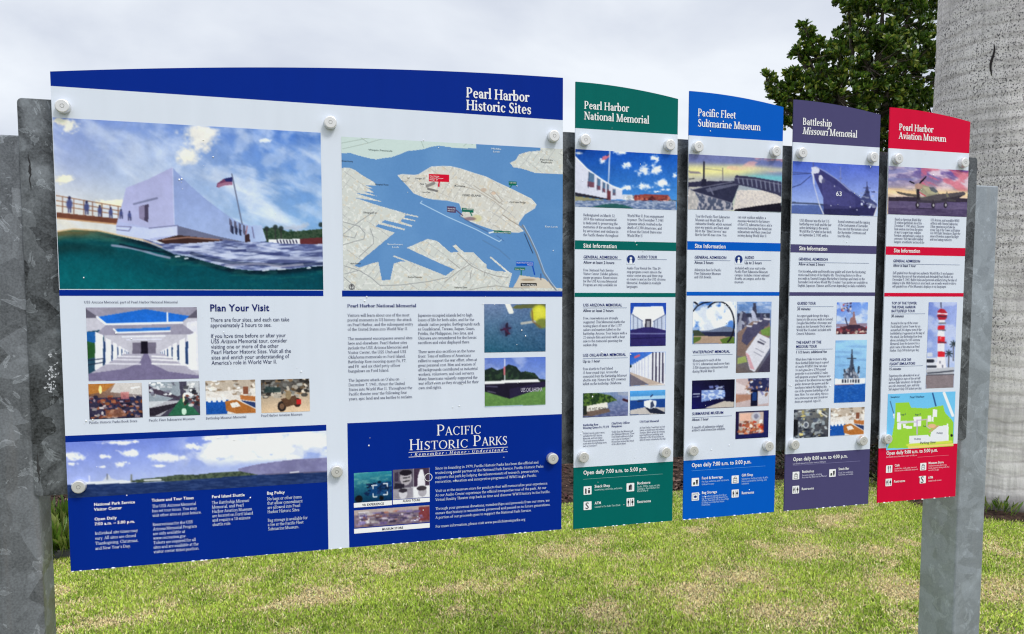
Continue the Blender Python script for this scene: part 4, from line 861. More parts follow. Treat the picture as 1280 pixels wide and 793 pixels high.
lettering(MAIN, 'heading_lettering', ['Bag Policy'], D_(795, 286), None, 5.2, SANB, WH, (0, D_(860, 0)[0]))
lettering(MAIN, 'body_text', ['No bags or other items', 'that allow concealment', 'are allowed into Pearl', 'Harbor Historic Sites.', '', 'Bag storage is available for', 'a fee at the Pacific Fleet', 'Submarine Museum.'], D_(796, 307), D_(799, 416), 5.8, SER, S1, (5, D_(943, 0)[0]))

# --- lower right: the blue block
bx0 = (at(434.8, 530)[0] + at(435.9, 684)[0]) / 2; bz = (at(434.8, 529.5)[1] + at(701.3, 517.6)[1]) / 2
rect_xz(MAIN, 'footer_field', bx0, EYE - .7065, MX1, bz, NAVY)
def smallcaps(parent, big, lines, name):
    for (c0, rest, x0, y, xc, x1, h) in lines:
        lettering(parent, name, [c0], (x0, y), None, h, SERL, WH); lettering(parent, name, [rest], (xc, y - .3), None, h * .79, SERL, WH, (0, x1))
smallcaps(MAIN, 0, [('P', 'ACIFIC', *F_(497, 177), F_(540, 0)[0], F_(720, 0)[0], 20.5), ('H', 'ISTORIC', *F_(362, 250), F_(413, 0)[0], F_(655, 0)[0], 20.5), ('P', 'ARKS', *F_(678, 229), F_(722, 0)[0], F_(850, 0)[0], 20.5)], 'logo_lettering')
for y in (262, 285): 
    a, b = at(*F_(360, y)), at(*F_(851, y - 29)); rect_xz(MAIN, 'ruled_line', a[0], (a[1] + b[1]) / 2 - .0007, b[0], (a[1] + b[1]) / 2 + .0007, ink_mat('printed_rule', WH), .0006)
lettering(MAIN, 'logo_lettering', ['*  _R e m e m b e r_  *  _H o n o r_  *  _U n d e r s t a n d_  *'], F_(370, 279), None, 5.6, SERM, WH, (0, F_(846, 0)[0]))
lettering(MAIN, 'body_text', ['Since its founding in 1979, Pacific Historic Parks has been the official and', 'trusted non-profit partner of the National Park Service. Pacific Historic Parks', 'supports this park by helping the advancements of research, preservation,', 'restoration, education and interpretive programs of WWII in the Pacific.', '', 'Visit us at the museum store for products that will memorialize your experience.', 'At our Audio Center experience the official interpretive tour of the park. At our', 'Virtual Reality Theater step back in time and discover WWII history in the Pacific.', '', 'Through your generous donations, memberships and proceeds from our store, we', 'ensure that history is remembered, preserved and passed on to future generations.', 'A portion of our proceeds goes to support the National Park Service.', '', 'For more information, please visit www.pacifichistoricparks.org'],
          F_(491, 346), F_(494, 634), 4.9, SER, S1, (1, F_(1028, 0)[0]))
def vr(p):
    p.quad((60, 140, 150), (40, 130, 150), (10, 60, 90), (8, 40, 80)); p.mix(sstep(.5, .7, fbm(p.u * 6, p.v * 14, 3)) * .5 * (p.v < .5), (120, 180, 170)); up_(p, [(.4, .42), (.98, .34), (1, .75), (.4, .8)], (14, 60, 110)); p.clutter([(20, 40, 80), (40, 90, 140), (10, 30, 60)], 50, 6, (.3, .35, 1, .8), (.04, .12))
    for x, y, dx, dy in ((.5, .46, .1, .1), (.88, .42, -.1, .1), (.5, .84, .1, -.1), (.88, .8, -.1, -.1)): ul(p, [(x + dx, y), (x, y), (x, y + dy)], .035, (250, 250, 250))
    ue(p, .12, .88, .1, .12, (20, 20, 24)); ue(p, .72, .9, .06, .08, (16, 20, 26))
thumb((442.3, 591.6), (489.9, 625.4), vr, parent=MAIN, gr=10)
def audio(p):
    p.all((210, 210, 214)); up_(p, [(0, 0), (.55, 0), (.55, .62), (0, .66)], (96, 90, 104)); ue(p, .35, .3, .16, .24, (176, 170, 176)); ue(p, .35, .12, .17, .1, (30, 26, 36)); ul(p, [(.28, .3), (.45, .28)], .03, (30, 30, 36)); ul(p, [(.28, .42), (.44, .4)], .04, (40, 36, 40)); up_(p, [(.05, .45), (.3, .5), (.3, .64), (.03, .65)], (40, 36, 50)); up_(p, [(.05, .1), (.15, .08), (.15, .4), (.05, .4)], (60, 50, 70))
    up_(p, [(.56, 0), (1, 0), (1, .6), (.56, .62)], (66, 50, 70)); up_(p, [(.66, .62), (.68, .25), (.74, .05), (.82, .05), (.86, .28), (.88, .6)], (226, 224, 230)); up_(p, [(0, .66), (.54, .64), (.54, 1), (0, 1)], (150, 146, 156)); ue(p, .27, .84, .11, .16, (206, 204, 210)); ue(p, .27, .72, .12, .07, (50, 46, 56)); up_(p, [(.57, .63), (1, .6), (1, 1), (.57, 1)], (232, 232, 236)); ue(p, .8, .8, .12, .17, (176, 172, 180)); ue(p, .78, .68, .14, .08, (60, 54, 62))
thumb((491, 587.6), (537.1, 621.4), audio, parent=MAIN, gr=8)
def store(p):
    p.all((120, 104, 116)); up_(p, [(0, 0), (1, 0), (1, .25), (0, .3)], (176, 160, 156)); up_(p, [(.05, .1), (.2, .1), (.2, .8), (.08, .8)], (226, 220, 224)); up_(p, [(.85, .05), (1, .05), (1, .9), (.85, .9)], (120, 56, 60)); p.clutter([(90, 76, 120), (150, 130, 150), (60, 50, 80), (210, 200, 206), (160, 100, 80), (120, 110, 160)], 150, 7, (.04, .2, .9, .95), (.015, .12))
thumb((442.6, 638.4), (537.1, 652.6), store, parent=MAIN, gr=14)
WHT = ink_mat('printed_white', (240, 242, 246))
for (tl, br, tx, x0, y0, x1) in (((442.3, 629), (489.9, 631.4), 'VR EXPERIENCE', 130, 527, 238), ((491, 625.4), (537.1, 627.4), 'AUDIO TOURS', 331, 507, 417), ((442.6, 661.3), (537.1, 659.6), 'MUSEUM STORE', 228, 647, 333)):
    rect(MAIN, 'caption_strip', tl, br, WHT, .0008); lettering(MAIN, 'caption', [tx], F_(x0, y0), None, 4.0, SANB, (40, 40, 60), (0, F_(x1, 0)[0]), .0010)
o = mesh('badge', [(at(*F_(458, 384))[0] + r_ * math.cos(k * math.pi / 12), -.0011, at(*F_(458, 384))[1] + r_ * math.sin(k * math.pi / 12)) for r_ in (.0118, .0102) for k in range(24)], [(k, 24 + k, 24 + (k + 1) % 24, (k + 1) % 24) for k in range(24)], WHT, MAIN)
zb1 = np.mean([at(*q, -.012)[1] for q in ((78, 131.4), (413, 153.5), (692.5, 171.5))]); zb2 = np.mean([at(*q, -.012)[1] for q in ((98.5, 610), (421, 589), (691, 573))])
for q in ((78, 131.4), (413, 153.5), (692.5, 171.5)): bolt(MAIN, *q, z=zb1)
for q in ((98.5, 610), (421, 589), (691, 573)): bolt(MAIN, *q, z=zb2)
drops(MAIN, MX0, EYE - .7065, MX1, EYE + .53, 46, 3)
settle(MAIN)

# ================================================================ the four narrow panels
NW = 0.3415
def narrow(k, head_m, foot_m, label, tops):
    x0 = 0.8765 + 0.381 * k; x1 = x0 + NW
    zs = [EYE + .6577, EYE + .6512, EYE + .6303]; top = arc3([x0, (x0 + x1) / 2, x1], zs, 14)
    return panel('sign_panel', x0, x1, top, EYE + .521, EYE - .7095, head_m, label, 'information panel', 'narrow site panels', EYE - .515, foot_m), x0, x1
def strip_photo(t, x0, x1, z0, z1, o, k):
    p = PicXZ(x0, z0, x1, z1, 170, 100); p.zoom(*o, k); return p
def zmean(a, b): return (at(*a)[1] + at(*b)[1]) / 2
def band(t, x0, x1, z0, z1, m): rect_xz(t, 'divider_band', x0, z0, x1, z1, m)
def icon(t, cx, cy, kind, bg, fg=(40, 40, 46)):
    x, z = at(cx, cy); h = .0137; p = PicXZ(x - h, z - h, x + h, z + h, 34, 34); p.all(bg)
    a, b = abs(p.u - .5), abs(p.v - .5); r = .12; inn = np.hypot(np.maximum(a - (.5 - r), 0), np.maximum(b - (.5 - r), 0)) < r; p.mix(inn, (250, 250, 250))
    if kind == 'snack': up_(p, [(.2, .3), (.3, .18), (.36, .3), (.4, .85), (.18, .85)], fg); ue(p, .68, .3, .1, .1, fg); up_(p, [(.54, .48), (.82, .48), (.78, .85), (.58, .85)], fg)
    if kind == 'book': up_(p, [(.3, .3), (.55, .15), (.55, .75), (.3, .88)], fg); ue(p, .62, .32, .1, .14, (90, 90, 96)); up_(p, [(.55, .45), (.75, .4), (.72, .8), (.5, .88)], (120, 120, 124))
    if kind == 'wc':
        for x_, w in ((.2, 0), (.72, .05)):
            ue(p, x_ + .04, .22, .06, .07, fg); up_(p, [(x_ - .06, .32), (x_ + .14, .32), (x_ + .14 + w, .6), (x_ + .1, .6), (x_ + .09, .88), (x_ - .01, .88), (x_ - .02, .6), (x_ - .06 - w, .6)], fg)
        ul(p, [(.5, .15), (.5, .88)], .035, (90, 90, 96))
    if kind == 'cup': up_(p, [(.56, .25), (.86, .25), (.8, .82), (.62, .82)], fg); ul(p, [(.7, .25), (.76, .14)], .04, fg); up_(p, [(.2, .6), (.48, .6), (.48, .82), (.2, .82)], (90, 110, 80)); ue(p, .34, .6, .14, .1, fg)
    if kind == 'bag': up_(p, [(.24, .36), (.76, .36), (.8, .88), (.2, .88)], (110, 110, 112)); up_(p, [(.3, .44), (.7, .44), (.72, .82), (.28, .82)], (226, 226, 226)); ul(p, [(.36, .38), (.38, .2), (.62, .2), (.64, .38)], .06, fg); ul(p, [(.34, .62), (.66, .62)], .05, (120, 120, 120))
    if kind == 'store': up_(p, [(.14, .14), (.86, .14), (.86, .88), (.14, .88)], (90, 110, 120)); up_(p, [(.2, .22), (.8, .22), (.8, .82), (.2, .82)], (236, 236, 236)); ue(p, .5, .52, .22, .16, (50, 80, 150)); ue(p, .5, .52, .1, .08, (20, 30, 60))
    if kind == 'fork': ul(p, [(.36, .15), (.36, .88)], .1, fg); ul(p, [(.27, .15), (.27, .4), (.45, .4), (.45, .15)], .05, fg); ul(p, [(.66, .15), (.66, .88)], .1, fg); ue(p, .66, .28, .08, .16, fg)
    o = p.build(t, 'icon', .0006)
    if kind == 'cash': lettering(o, 'cash_symbol', ['S'], (cx - 3.2, cy + 4.0), None, 11.5, SAN, fg, None, .0012)
    return o
def headset(t, cx, cy):
    x, z = at(cx, cy); h = .0145; p = PicXZ(x - h, z - h, x + h, z + h, 30, 30); p.all((214, 222, 232)); ue(p, .5, .48, .48, .48, (34, 56, 120)); ue(p, .5, .36, .13, .14, (230, 236, 244)); up_(p, [(.3, .95), (.38, .55), (.62, .55), (.7, .95)], (230, 236, 244)); up_(p, [(.18, .5), (.3, .5), (.3, .68), (.18, .68)], (20, 30, 60)); up_(p, [(.7, .5), (.82, .5), (.82, .68), (.7, .68)], (20, 30, 60)); up_(p, [(0, .92), (1, .92), (1, 1), (0, 1)], (214, 222, 232)); p.build(t, 'icon', .0006)
def txt(t, lines, p0, p1, px, font=SER, c=TXT, ref=None, name='body_text', **k): return lettering(t, name, lines, p0, p1, px, font, c, ref, **k)

# ---------------------------------------------------------------- green
G1, G2, G3, G4 = Zm(714, 180, 6.103), Zm(714, 300, 5.662), Zm(714, 430, 5.662), Zm(714, 560, 7.552)
T, x0, x1 = narrow(0, GREEN, GREEN, 'green-topped narrow panel, the one next to the widest panel', None)
txt(T, ['Pearl Harbor', 'National Memorial'], (730, 136.2), (729.6, 149.5), 15.0, SERB, WH, (1, 811.5), 'title_lettering')
zt = zmean((718.1, 187.4), (844.8, 192.8)); zb = zmean((718, 259.5), (844.5, 262))
p = strip_photo(T, x0, x1, zb, zt, (714, 180), 6.103); p.quad((14, 66, 160), (20, 84, 184), (70, 140, 214), (84, 156, 222))
for x, y, w, h in ((370, 62, 50, 22), (415, 165, 44, 26), (545, 200, 52, 46), (640, 110, 34, 22), (650, 190, 52, 46), (560, 322, 56, 30), (695, 305, 66, 32), (410, 335, 60, 26), (60, 75, 30, 14), (240, 130, 34, 26), (650, 365, 50, 10), (710, 350, 40, 10), (790, 240, 20, 20)): puff(p, x, y, w, h, (244, 246, 252), x)
p.poly([(25, 90), (120, 190), (230, 270), (310, 320), (390, 350), (392, 425), (280, 425), (25, 385)], (214, 216, 232)); p.line([(25, 92), (120, 190), (230, 270), (310, 320), (388, 350)], 7, (248, 248, 252))
for x, y, w, h in ((125, 215, 50, 120), (195, 262, 28, 92), (238, 292, 22, 80), (272, 306, 16, 66), (318, 345, 10, 48), (332, 348, 8, 46)):
    p.poly([(x + w * .2, y), (x + w, y + w * .35), (x + w, y + h), (x, y + h * .93)], (84, 116, 150)); p.poly([(x, y + h * .6), (x + w, y + h * .65), (x + w, y + h), (x, y + h * .93)], (120, 60, 72), .8); p.line([(x + w * .2, y), (x + w * .1, y + h)], 4, (60, 70, 96))
p.poly([(272, 360), (300, 360), (300, 435), (270, 432)], (110, 56, 64)); p.poly([(25, 370), (160, 395), (280, 420), (280, 428), (25, 398)], (40, 40, 54))
p.line([(294, 55), (284, 300)], 7, (222, 226, 240)); p.poly([(290, 72), (290, 100), (262, 122), (232, 124), (240, 100), (264, 88)], (200, 110, 130)); p.poly([(290, 72), (290, 88), (270, 98), (262, 88)], (50, 60, 120))
p.poly([(395, 385), (480, 392), (480, 432), (395, 430)], (200, 206, 216)); p.clutter([(110, 120, 140), (240, 240, 240)], 20, 3, (.48, .76, .6, .86), (.01, .04)); p.poly([(482, 392), (560, 385), (740, 392), (746, 438), (482, 432)], (150, 66, 60)); p.clutter([(190, 110, 90), (90, 40, 48)], 60, 4, (.6, .77, .92, .87), (.01, .05)); p.line([(746, 432), (800, 436)], 8, (50, 66, 70))
p.poly([(25, 400), (260, 428), (480, 434), (800, 438), (800, 510), (25, 510)], (96, 116, 156)); p.poly([(25, 398), (130, 412), (260, 430), (25, 436)], (150, 146, 110)); p.mix(p.inside([(25, 430), (800, 432), (800, 510), (25, 510)]) * sstep(.45, .62, fbm(p.X * .3, p.Y * 1.2, 3)) * .6, (206, 214, 230)); p.poly([(150, 485), (240, 462), (330, 456), (410, 468), (470, 490), (470, 510), (150, 510)], (40, 92, 92)); p.grain(8, .9); p.build(T)
txt(T, ['Redesignated on March 12,', '2019 this national memorial', 'is dedicated to preserving the', 'memories of the sacrifices made', 'by servicemen and civilians in', 'the Pacific theater throughout'], G1(92, 551), G1(91, 703), 5.0, ref=(3, G1(380, 0)[0]))
txt(T, ['World War II, from engagement', 'to peace. The December 7, 1941', 'Japanese attack resulted in the', 'death of 2,390 Americans, and', 'it thrust the United States into', 'World War II.'], G1(428, 556), G1(426, 708), 5.0, ref=(0, G1(706, 0)[0]))
band(T, x0, x1, zmean((717.6, 312.6), (844, 313.2)), zmean((717.6, 301), (844.5, 303)), GREEN)
txt(T, ['Site Information'], G2(85, 55), None, 7.4, SANB, WH, (0, G2(323, 0)[0]), 'heading_lettering')
txt(T, ['GENERAL ADMISSION'], G2(86, 130), None, 5.0, SANM, NAV, (0, G2(328, 0)[0]), 'heading_lettering'); rule(T, G2(85, 137), G2(356, 0)[0], .0012, (120, 132, 160))
txt(T, ['Allow at least 2 hours'], G2(86, 168), None, 4.9, SANM, TXT, (0, G2(305, 0)[0]), 'heading_lettering')
headset(T, *G2(422, 140)); txt(T, ['AUDIO TOUR'], G2(470, 130), None, 5.0, SANM, NAV, (0, G2(607, 0)[0]), 'heading_lettering'); rule(T, G2(470, 137), G2(676, 0)[0], .0012, (120, 132, 160))
txt(T, ['Free. National Park Service', 'Visitor Center. Exhibit galleries,', 'ranger programs. Reservations', 'for the USS Arizona Memorial', 'Program are only available via'], G2(85, 222), G2(85, 326), 4.7, ref=(1, G2(334, 0)[0]))
txt(T, ['Audio Tour Rental fee. This 29-', 'stop program covers sites in the', 'visitor center area and three stop', 'en route to and on the USS _Arizona_', 'Memorial. Available in multiple', 'languages.'], G2(393, 208), G2(393, 338), 4.7, ref=(3, G2(666, 0)[0]))
band(T, x0, x1, at(718, 371.5)[1], at(718, 366.2)[1], GREEN)
txt(T, ['USS ARIZONA MEMORIAL'], G2(84, 471), None, 5.0, SANM, NAV, (0, G2(360, 0)[0]), 'heading_lettering'); rule(T, G2(84, 482), G2(394, 0)[0], .0012, (120, 132, 160))
txt(T, ['Allow at least 2 hours'], G2(84, 510), None, 4.9, SANM, TXT, (0, G2(300, 0)[0]), 'heading_lettering')
txt(T, ['Free, reservations are strongly', 'suggested. This Memorial marks the', 'resting place of most of the 1,177', 'sailors and marines killed on the', 'battleship _Arizona_. Tour begins with a', '23-minute film and ends with a boat', 'ride to the memorial spanning the', 'sunken ship.'], G2(85, 563), G2(84, 752), 4.7, ref=(4, G2(394, 0)[0]))
p = Pic(G2(419, 446), G2(668, 750), 1.8).zoom(714, 300, 5.662); p.all((32, 72, 170)); p.poly([(445, 474), (648, 470), (668, 560), (668, 640), (420, 630), (420, 560)], (236, 236, 242)); p.poly([(420, 520), (500, 575), (520, 630), (420, 635)], (196, 206, 226)); p.poly([(668, 530), (580, 580), (570, 630), (668, 635)], (190, 200, 222))
for x, y in ((440, 530), (470, 550), (500, 570), (640, 545), (610, 560), (590, 575)): p.line([(x, y), (x, 630)], 5, (120, 130, 160))
p.line([(420, 522), (505, 575)], 5, (110, 120, 150)); p.line([(668, 528), (580, 578)], 5, (110, 120, 150)); p.poly([(523, 562), (565, 562), (567, 622), (521, 622)], (60, 56, 70)); p.poly([(533, 575), (556, 575), (556, 622), (533, 622)], (150, 150, 160)); p.poly([(520, 618), (568, 618), (668, 640), (668, 752), (418, 752), (418, 640)], (46, 40, 100)); p.line([(418, 664), (668, 664)], 8, (110, 112, 164)); p.line([(418, 700), (668, 690)], 5, (30, 26, 74)); p.grain(6); p.build(T)
txt(T, ['USS OKLAHOMA MEMORIAL'], G3(82, 91), None, 5.2, SANM, NAV, (0, G3(387, 86)[0]), 'heading_lettering'); rule(T, G3(82, 105), G3(400, 0)[0], .0012, (120, 132, 160))
txt(T, ['Up to 1 hour'], G3(82, 133), None, 4.9, SANM, TXT, (0, G3(204, 0)[0]), 'heading_lettering')
txt(T, ['Free shuttle to Ford Island', '(1-hour round trip). Access the', 'memorial from the Battleship _Missouri_', 'shuttle stop. Honors the 429 crewmen', 'killed on the battleship _Oklahoma_.'], G3(83, 186), G3(84, 292), 4.8, ref=(2, G3(392, 0)[0]))
p = Pic(G3(415, 61), G3(664, 292), 1.8).zoom(714, 430, 5.662); p.quad((40, 90, 190), (90, 140, 220), (70, 120, 200), (150, 180, 220)); p.poly([(415, 160), (580, 60), (665, 58), (665, 290), (540, 250), (415, 200)], (226, 228, 238))
for i, x in enumerate((580, 604, 628, 652)): p.poly([(x - 8, 60), (x + 2, 60), (x, 270 + i * 4), (x - 10, 262 + i * 4)], (70, 66, 90))
for x in (430, 445, 462, 480, 500, 520, 545): p.line([(x, 150 - (x - 415) * .5), (x, 205 + (x - 415) * .25)], 4, (186, 190, 210))
p.poly([(415, 200), (540, 245), (665, 290), (640, 296), (545, 290), (415, 215)], (190, 172, 160)); p.poly([(415, 212), (550, 288), (415, 298)], (110, 104, 116)); p.poly([(550, 290), (660, 285), (660, 300), (415, 300)], (222, 212, 206)); p.poly([(415, 145), (430, 160), (415, 172)], (30, 50, 40)); p.line([(452, 95), (480, 82)], 14, (190, 90, 110)); p.grain(7); p.build(T)
p = Pic(G3(83, 350), G3(401, 508), 1.6).zoom(714, 430, 5.662); p.quad((90, 120, 150), (130, 150, 190), (70, 80, 120), (90, 96, 140)); p.mix(sstep(.45, .65, fbm(p.X * .3, p.Y * .9, 3)) * .5, (150, 156, 190)); gr = [(83, 345), (200, 350), (280, 365), (325, 400), (250, 420), (180, 430), (83, 470)]; p.poly(gr, (84, 112, 50)); p.mix(p.inside(gr) * sstep(.4, .62, fbm(p.X * .5, p.Y * .5, 3)), (34, 56, 34)); p.poly([(110, 440), (255, 412), (260, 452), (112, 484)], (232, 228, 218)); p.poly([(83, 484), (260, 455), (280, 480), (150, 512), (83, 512)], (110, 92, 84)); p.poly([(83, 440), (110, 440), (112, 500), (83, 505)], (40, 44, 40)); p.line([(370, 395), (400, 405)], 16, (60, 30, 40)); p.poly([(330, 340), (405, 340), (405, 370), (330, 360)], (150, 160, 180)); p.grain(12); q = p.build(T)
txt(q, ['USS WEST VIRGINIA'], G3(118, 470), None, 4.6, SAN, (80, 74, 70), (0, G3(246, 0)[0]), 'wall_lettering')
p = Pic(G3(416, 334), G3(664, 495), 1.8).zoom(714, 430, 5.662); p.quad((80, 160, 226), (90, 170, 230), (30, 60, 120), (40, 70, 120)); p.poly([(416, 372), (664, 366), (664, 392), (416, 402)], (170, 206, 232)); p.poly([(416, 400), (664, 388), (664, 450), (416, 470)], (26, 66, 140)); p.poly([(416, 470), (520, 448), (664, 450), (664, 500), (416, 500)], (196, 190, 186)); p.poly([(520, 450), (600, 455), (664, 485), (664, 500), (560, 490)], (34, 40, 60)); p.poly([(516, 405), (560, 396), (602, 404), (600, 444), (560, 462), (516, 440)], (232, 236, 242)); p.poly([(560, 420), (575, 400), (590, 440), (560, 460)], (60, 70, 100)); p.line([(575, 362), (562, 374)], 7, (30, 40, 80)); p.line([(470, 408), (505, 404)], 6, (40, 46, 70)); p.grain(8); p.build(T)
txt(T, ['Battleship Row', 'Mooring Quays F6, F7, F8'], G3(84, 582), G3(84, 602), 4.0, SERB, NAV, (1, G3(266, 0)[0]), 'heading_lettering')
txt(T, ['Chief Petty Officer', 'Bungalows'], G3(285, 570), G3(285, 591), 4.0, SERB, NAV, (0, G3(414, 0)[0]), 'heading_lettering'); txt(T, ['USS Utah Memorial'], G3(484, 558), None, 4.0, SERB, NAV, (0, G3(620, 0)[0]), 'heading_lettering')
txt(T, ['Visible from the visitor center,', 'including the USS Arizona', 'Memorial, and Ford Island.', 'These large mooring bollards', 'mark where the battleships were', 'tied on December 7.'], G3(84, 640), G3(86, 730), 3.5, ref=(4, G3(250, 0)[0]))
txt(T, ['Visible from the Missouri and', 'the Oklahoma Memorial. These', 'Ford Island residences looked', 'out to war on December 7.', 'Homes that survived the attack', 'of the officers there.'], G3(286, 629), G3(288, 716), 3.5, ref=(1, G3(446, 0)[0]))
txt(T, ['At Pearl Harbor, board boat on Ford', 'Island, accessible only with military', 'clearance. Marks where the training', 'vessel and former battleship sank.', 'Fifty-eight of the 58 men killed are', 'still lost remain entombed in the ship.'], G3(484, 600), G3(484, 686), 3.5, ref=(0, G3(662, 0)[0]))
txt(T, ['Open daily 7:00 a.m. to 5:00 p.m.'], G4(113, 253), None, 7.2, SANB, WH, (0, G4(716, 0)[0]), 'hours_lettering'); rule(T, G4(113, 297), G4(862, 0)[0], .001, (120, 176, 170))
for cx, cy, kd in ((154, 402, 'snack'), (154, 546, 'cash'), (558, 372, 'book'), (558, 513, 'wc')): icon(T, *G4(cx, cy), kd, (0, 98, 92))
for tx, x, y, e in (('Snack Shop', 219, 376, 366), ('ATM', 221, 534, 280), ('Bookstore', 621, 346, 746), ('Restrooms', 621, 521, 752)): txt(T, [tx], G4(x, y), None, 4.7, SANB, WH, (0, G4(e, 0)[0]), 'service_lettering')
LG = (190, 222, 218)
txt(T, ['Sandwiches, cold drinks, and snacks'], G4(219, 405), None, 3.4, SAN, LG, (0, G4(480, 0)[0]), 'small_print'); txt(T, ['Located in the Audio Tour Desk'], G4(221, 566), None, 3.4, SAN, LG, (0, G4(462, 0)[0]), 'small_print'); txt(T, ['Books, DVDs, maps and gifts', 'relating to Pearl Harbor and', 'World War II'], G4(621, 375), G4(621, 418), 3.4, SAN, LG, (0, G4(835, 0)[0]), 'small_print')
Z1 = EYE + np.mean([at(*q, -.012)[1] - EYE for q in ((731.6, 175.2), (837.5, 181.7), (873, 183.5), (970, 189.7), (1003, 190.5), (1092, 197), (1123, 198.4), (1205.6, 203.9))])
Z2 = EYE + np.mean([at(*q, -.012)[1] - EYE for q in ((729.5, 570.6), (832.3, 565.3), (866.7, 563.2), (960.9, 558), (993.3, 556.2), (1078.7, 552.5), (1109.6, 548.7))])
for q, z in (((731.6, 175.2), Z1), ((837.5, 181.7), Z1), ((729.5, 570.6), Z2), ((832.3, 565.3), Z2)): bolt(T, *q, z=z)
drops(T, x0, EYE - .7095, x1, EYE + .6, 16, 4); settle(T)

# ---------------------------------------------------------------- blue
B1, B2, B3, B4, B5 = Zm(852, 180, 6.1), Zm(852, 300, 5.662), Zm(852, 430, 5.662), Zm(848, 555, 7.93), Zm(850, 360, 2.643)
T, x0, x1 = narrow(1, BLUE, BLUE, 'bright blue-topped narrow panel, between the green and the purple one', None)
txt(T, ['Pacific Fleet', 'Submarine Museum'], (872, 145.2), (871.5, 158.2), 14.2, SERB, WH, (1, 950.5), 'title_lettering')
zt = zmean((859.7, 193), (976.5, 199)); zb = zmean((859, 262.5), (975.5, 265.2))
p = strip_photo(T, x0, x1, zb, zt, (852, 180), 6.1); p.quad((116, 122, 172), (96, 104, 160), (236, 226, 180), (180, 206, 206)); p.mix(np.exp(-((p.v - .3 + .1 * p.u) / .13) ** 2) * .9 * sstep(1.0, .5, p.u), (240, 232, 150)); p.mix(np.exp(-((p.v - .1) / .07) ** 2) * .7, (96, 108, 170)); p.mix(sstep(.5, .68, fbm(p.X * .07 + p.Y * .04, p.Y * .18, 4)) * .6 * (p.v < .25) * (p.u > .4), (240, 170, 160)); p.mix(np.exp(-((p.v - .36) / .06) ** 2) * sstep(.45, .8, p.u) * .9, (110, 190, 196)); p.mix(np.exp(-((p.v - .2) / .05) ** 2) * sstep(.3, .6, p.u) * .6, (226, 220, 170))
p.poly([(45, 295), (150, 285), (400, 285), (400, 320), (45, 330)], (46, 46, 70)); p.line([(48, 270), (95, 265)], 5, (50, 50, 60)); p.poly([(50, 205), (140, 215), (150, 230), (60, 225)], (120, 110, 130), .8)
p.poly([(40, 330), (95, 350), (200, 390), (390, 450), (392, 505), (300, 512), (40, 512)], (76, 84, 108)); p.mix(p.inside([(40, 330), (95, 350), (390, 450), (392, 510), (40, 512)]) * sstep(.48, .6, fbm(p.X * .5, p.Y * .25, 3)) * .8, (196, 190, 196)); p.poly([(40, 340), (95, 362), (130, 420), (120, 500), (40, 500)], (214, 206, 196), .7)
p.poly([(425, 355), (560, 352), (760, 372), (760, 455), (390, 505)], (224, 214, 206)); p.mix(p.inside([(425, 355), (760, 372), (760, 455), (390, 505)]) * sstep(.5, .6, fbm(p.X * .7, p.Y * 1.2, 2)) * .5, (176, 170, 176)); p.poly([(405, 500), (600, 470), (760, 450), (760, 520), (400, 516)], (22, 20, 34))
p.poly([(75, 350), (170, 325), (250, 312), (395, 285), (440, 285), (435, 320), (385, 450), (300, 432), (200, 395), (100, 366)], (44, 46, 70)); p.poly([(180, 345), (300, 318), (430, 300), (436, 312), (300, 345), (200, 370)], (92, 94, 118)); p.line([(215, 335), (240, 385)], 9, (110, 112, 136)); p.line([(80, 350), (170, 330), (390, 290)], 4, (130, 130, 150)); p.line([(100, 366), (200, 398), (385, 452)], 5, (140, 140, 156), .7)
p.line([(170, 140), (168, 300)], 11, (30, 30, 48)); p.poly([(152, 270), (186, 270), (190, 320), (148, 320)], (36, 36, 56)); p.line([(313, 185), (313, 290)], 4, (90, 84, 100)); p.line([(180, 190), (312, 205)], 2, (120, 110, 120))
p.poly([(405, 250), (415, 240), (560, 255), (760, 290), (760, 405), (720, 385), (560, 340), (400, 305)], (56, 56, 84)); 
for x in range(430, 760, 34): p.line([(x, 262 + (x - 430) * .12), (x + 8, 300 + (x - 430) * .22)], 8, (120, 124, 150))
p.line([(400, 262), (560, 272), (760, 312)], 3, (140, 140, 160)); p.grain(9); p.build(T)
txt(T, ['Tour the Pacific Fleet Submarine', 'Museum and World War II', 'submarine _Bowfin_, which survived', 'nine war patrols, and learn what', 'life in the \u201cSilent Service\u201d was', 'like for her 80-man crew. You'], B1(105, 560), B1(101, 700), 4.9, ref=(2, B1(380, 0)[0]))
txt(T, ['can visit outdoor exhibits, a', 'museum devoted to the history', 'of the U.S. submarine force, and a', 'memorial honoring the American', 'submariners and their crews lost', 'serving during World War II.'], B1(428, 567), B1(424, 706), 4.9, ref=(3, B1(686, 0)[0]))
band(T, x0, x1, zmean((858, 313), (974, 314)), zmean((858, 302), (974.5, 304)), BLUE)
txt(T, ['Site Information'], B2(92, 57), None, 7.3, SANB, WH, (0, B2(312, 0)[0]), 'heading_lettering')
txt(T, ['GENERAL ADMISSION'], B2(91, 132), None, 5.0, SANM, NAV, (0, B2(317, 0)[0]), 'heading_lettering'); rule(T, B2(90, 144), B2(345, 0)[0], .0012, (120, 132, 160)); txt(T, ['About 2 hours'], B2(91, 169), None, 4.9, SANM, TXT, (0, B2(225, 0)[0]), 'heading_lettering')
headset(T, *B2(404, 140)); txt(T, ['AUDIO'], B2(447, 134), None, 5.0, SANM, NAV, (0, B2(513, 0)[0]), 'heading_lettering'); rule(T, B2(445, 144), B2(635, 0)[0], .0012, (120, 132, 160)); txt(T, ['Up to 2 hours'], B2(445, 171), None, 4.9, SANM, TXT, (0, B2(567, 0)[0]), 'heading_lettering')
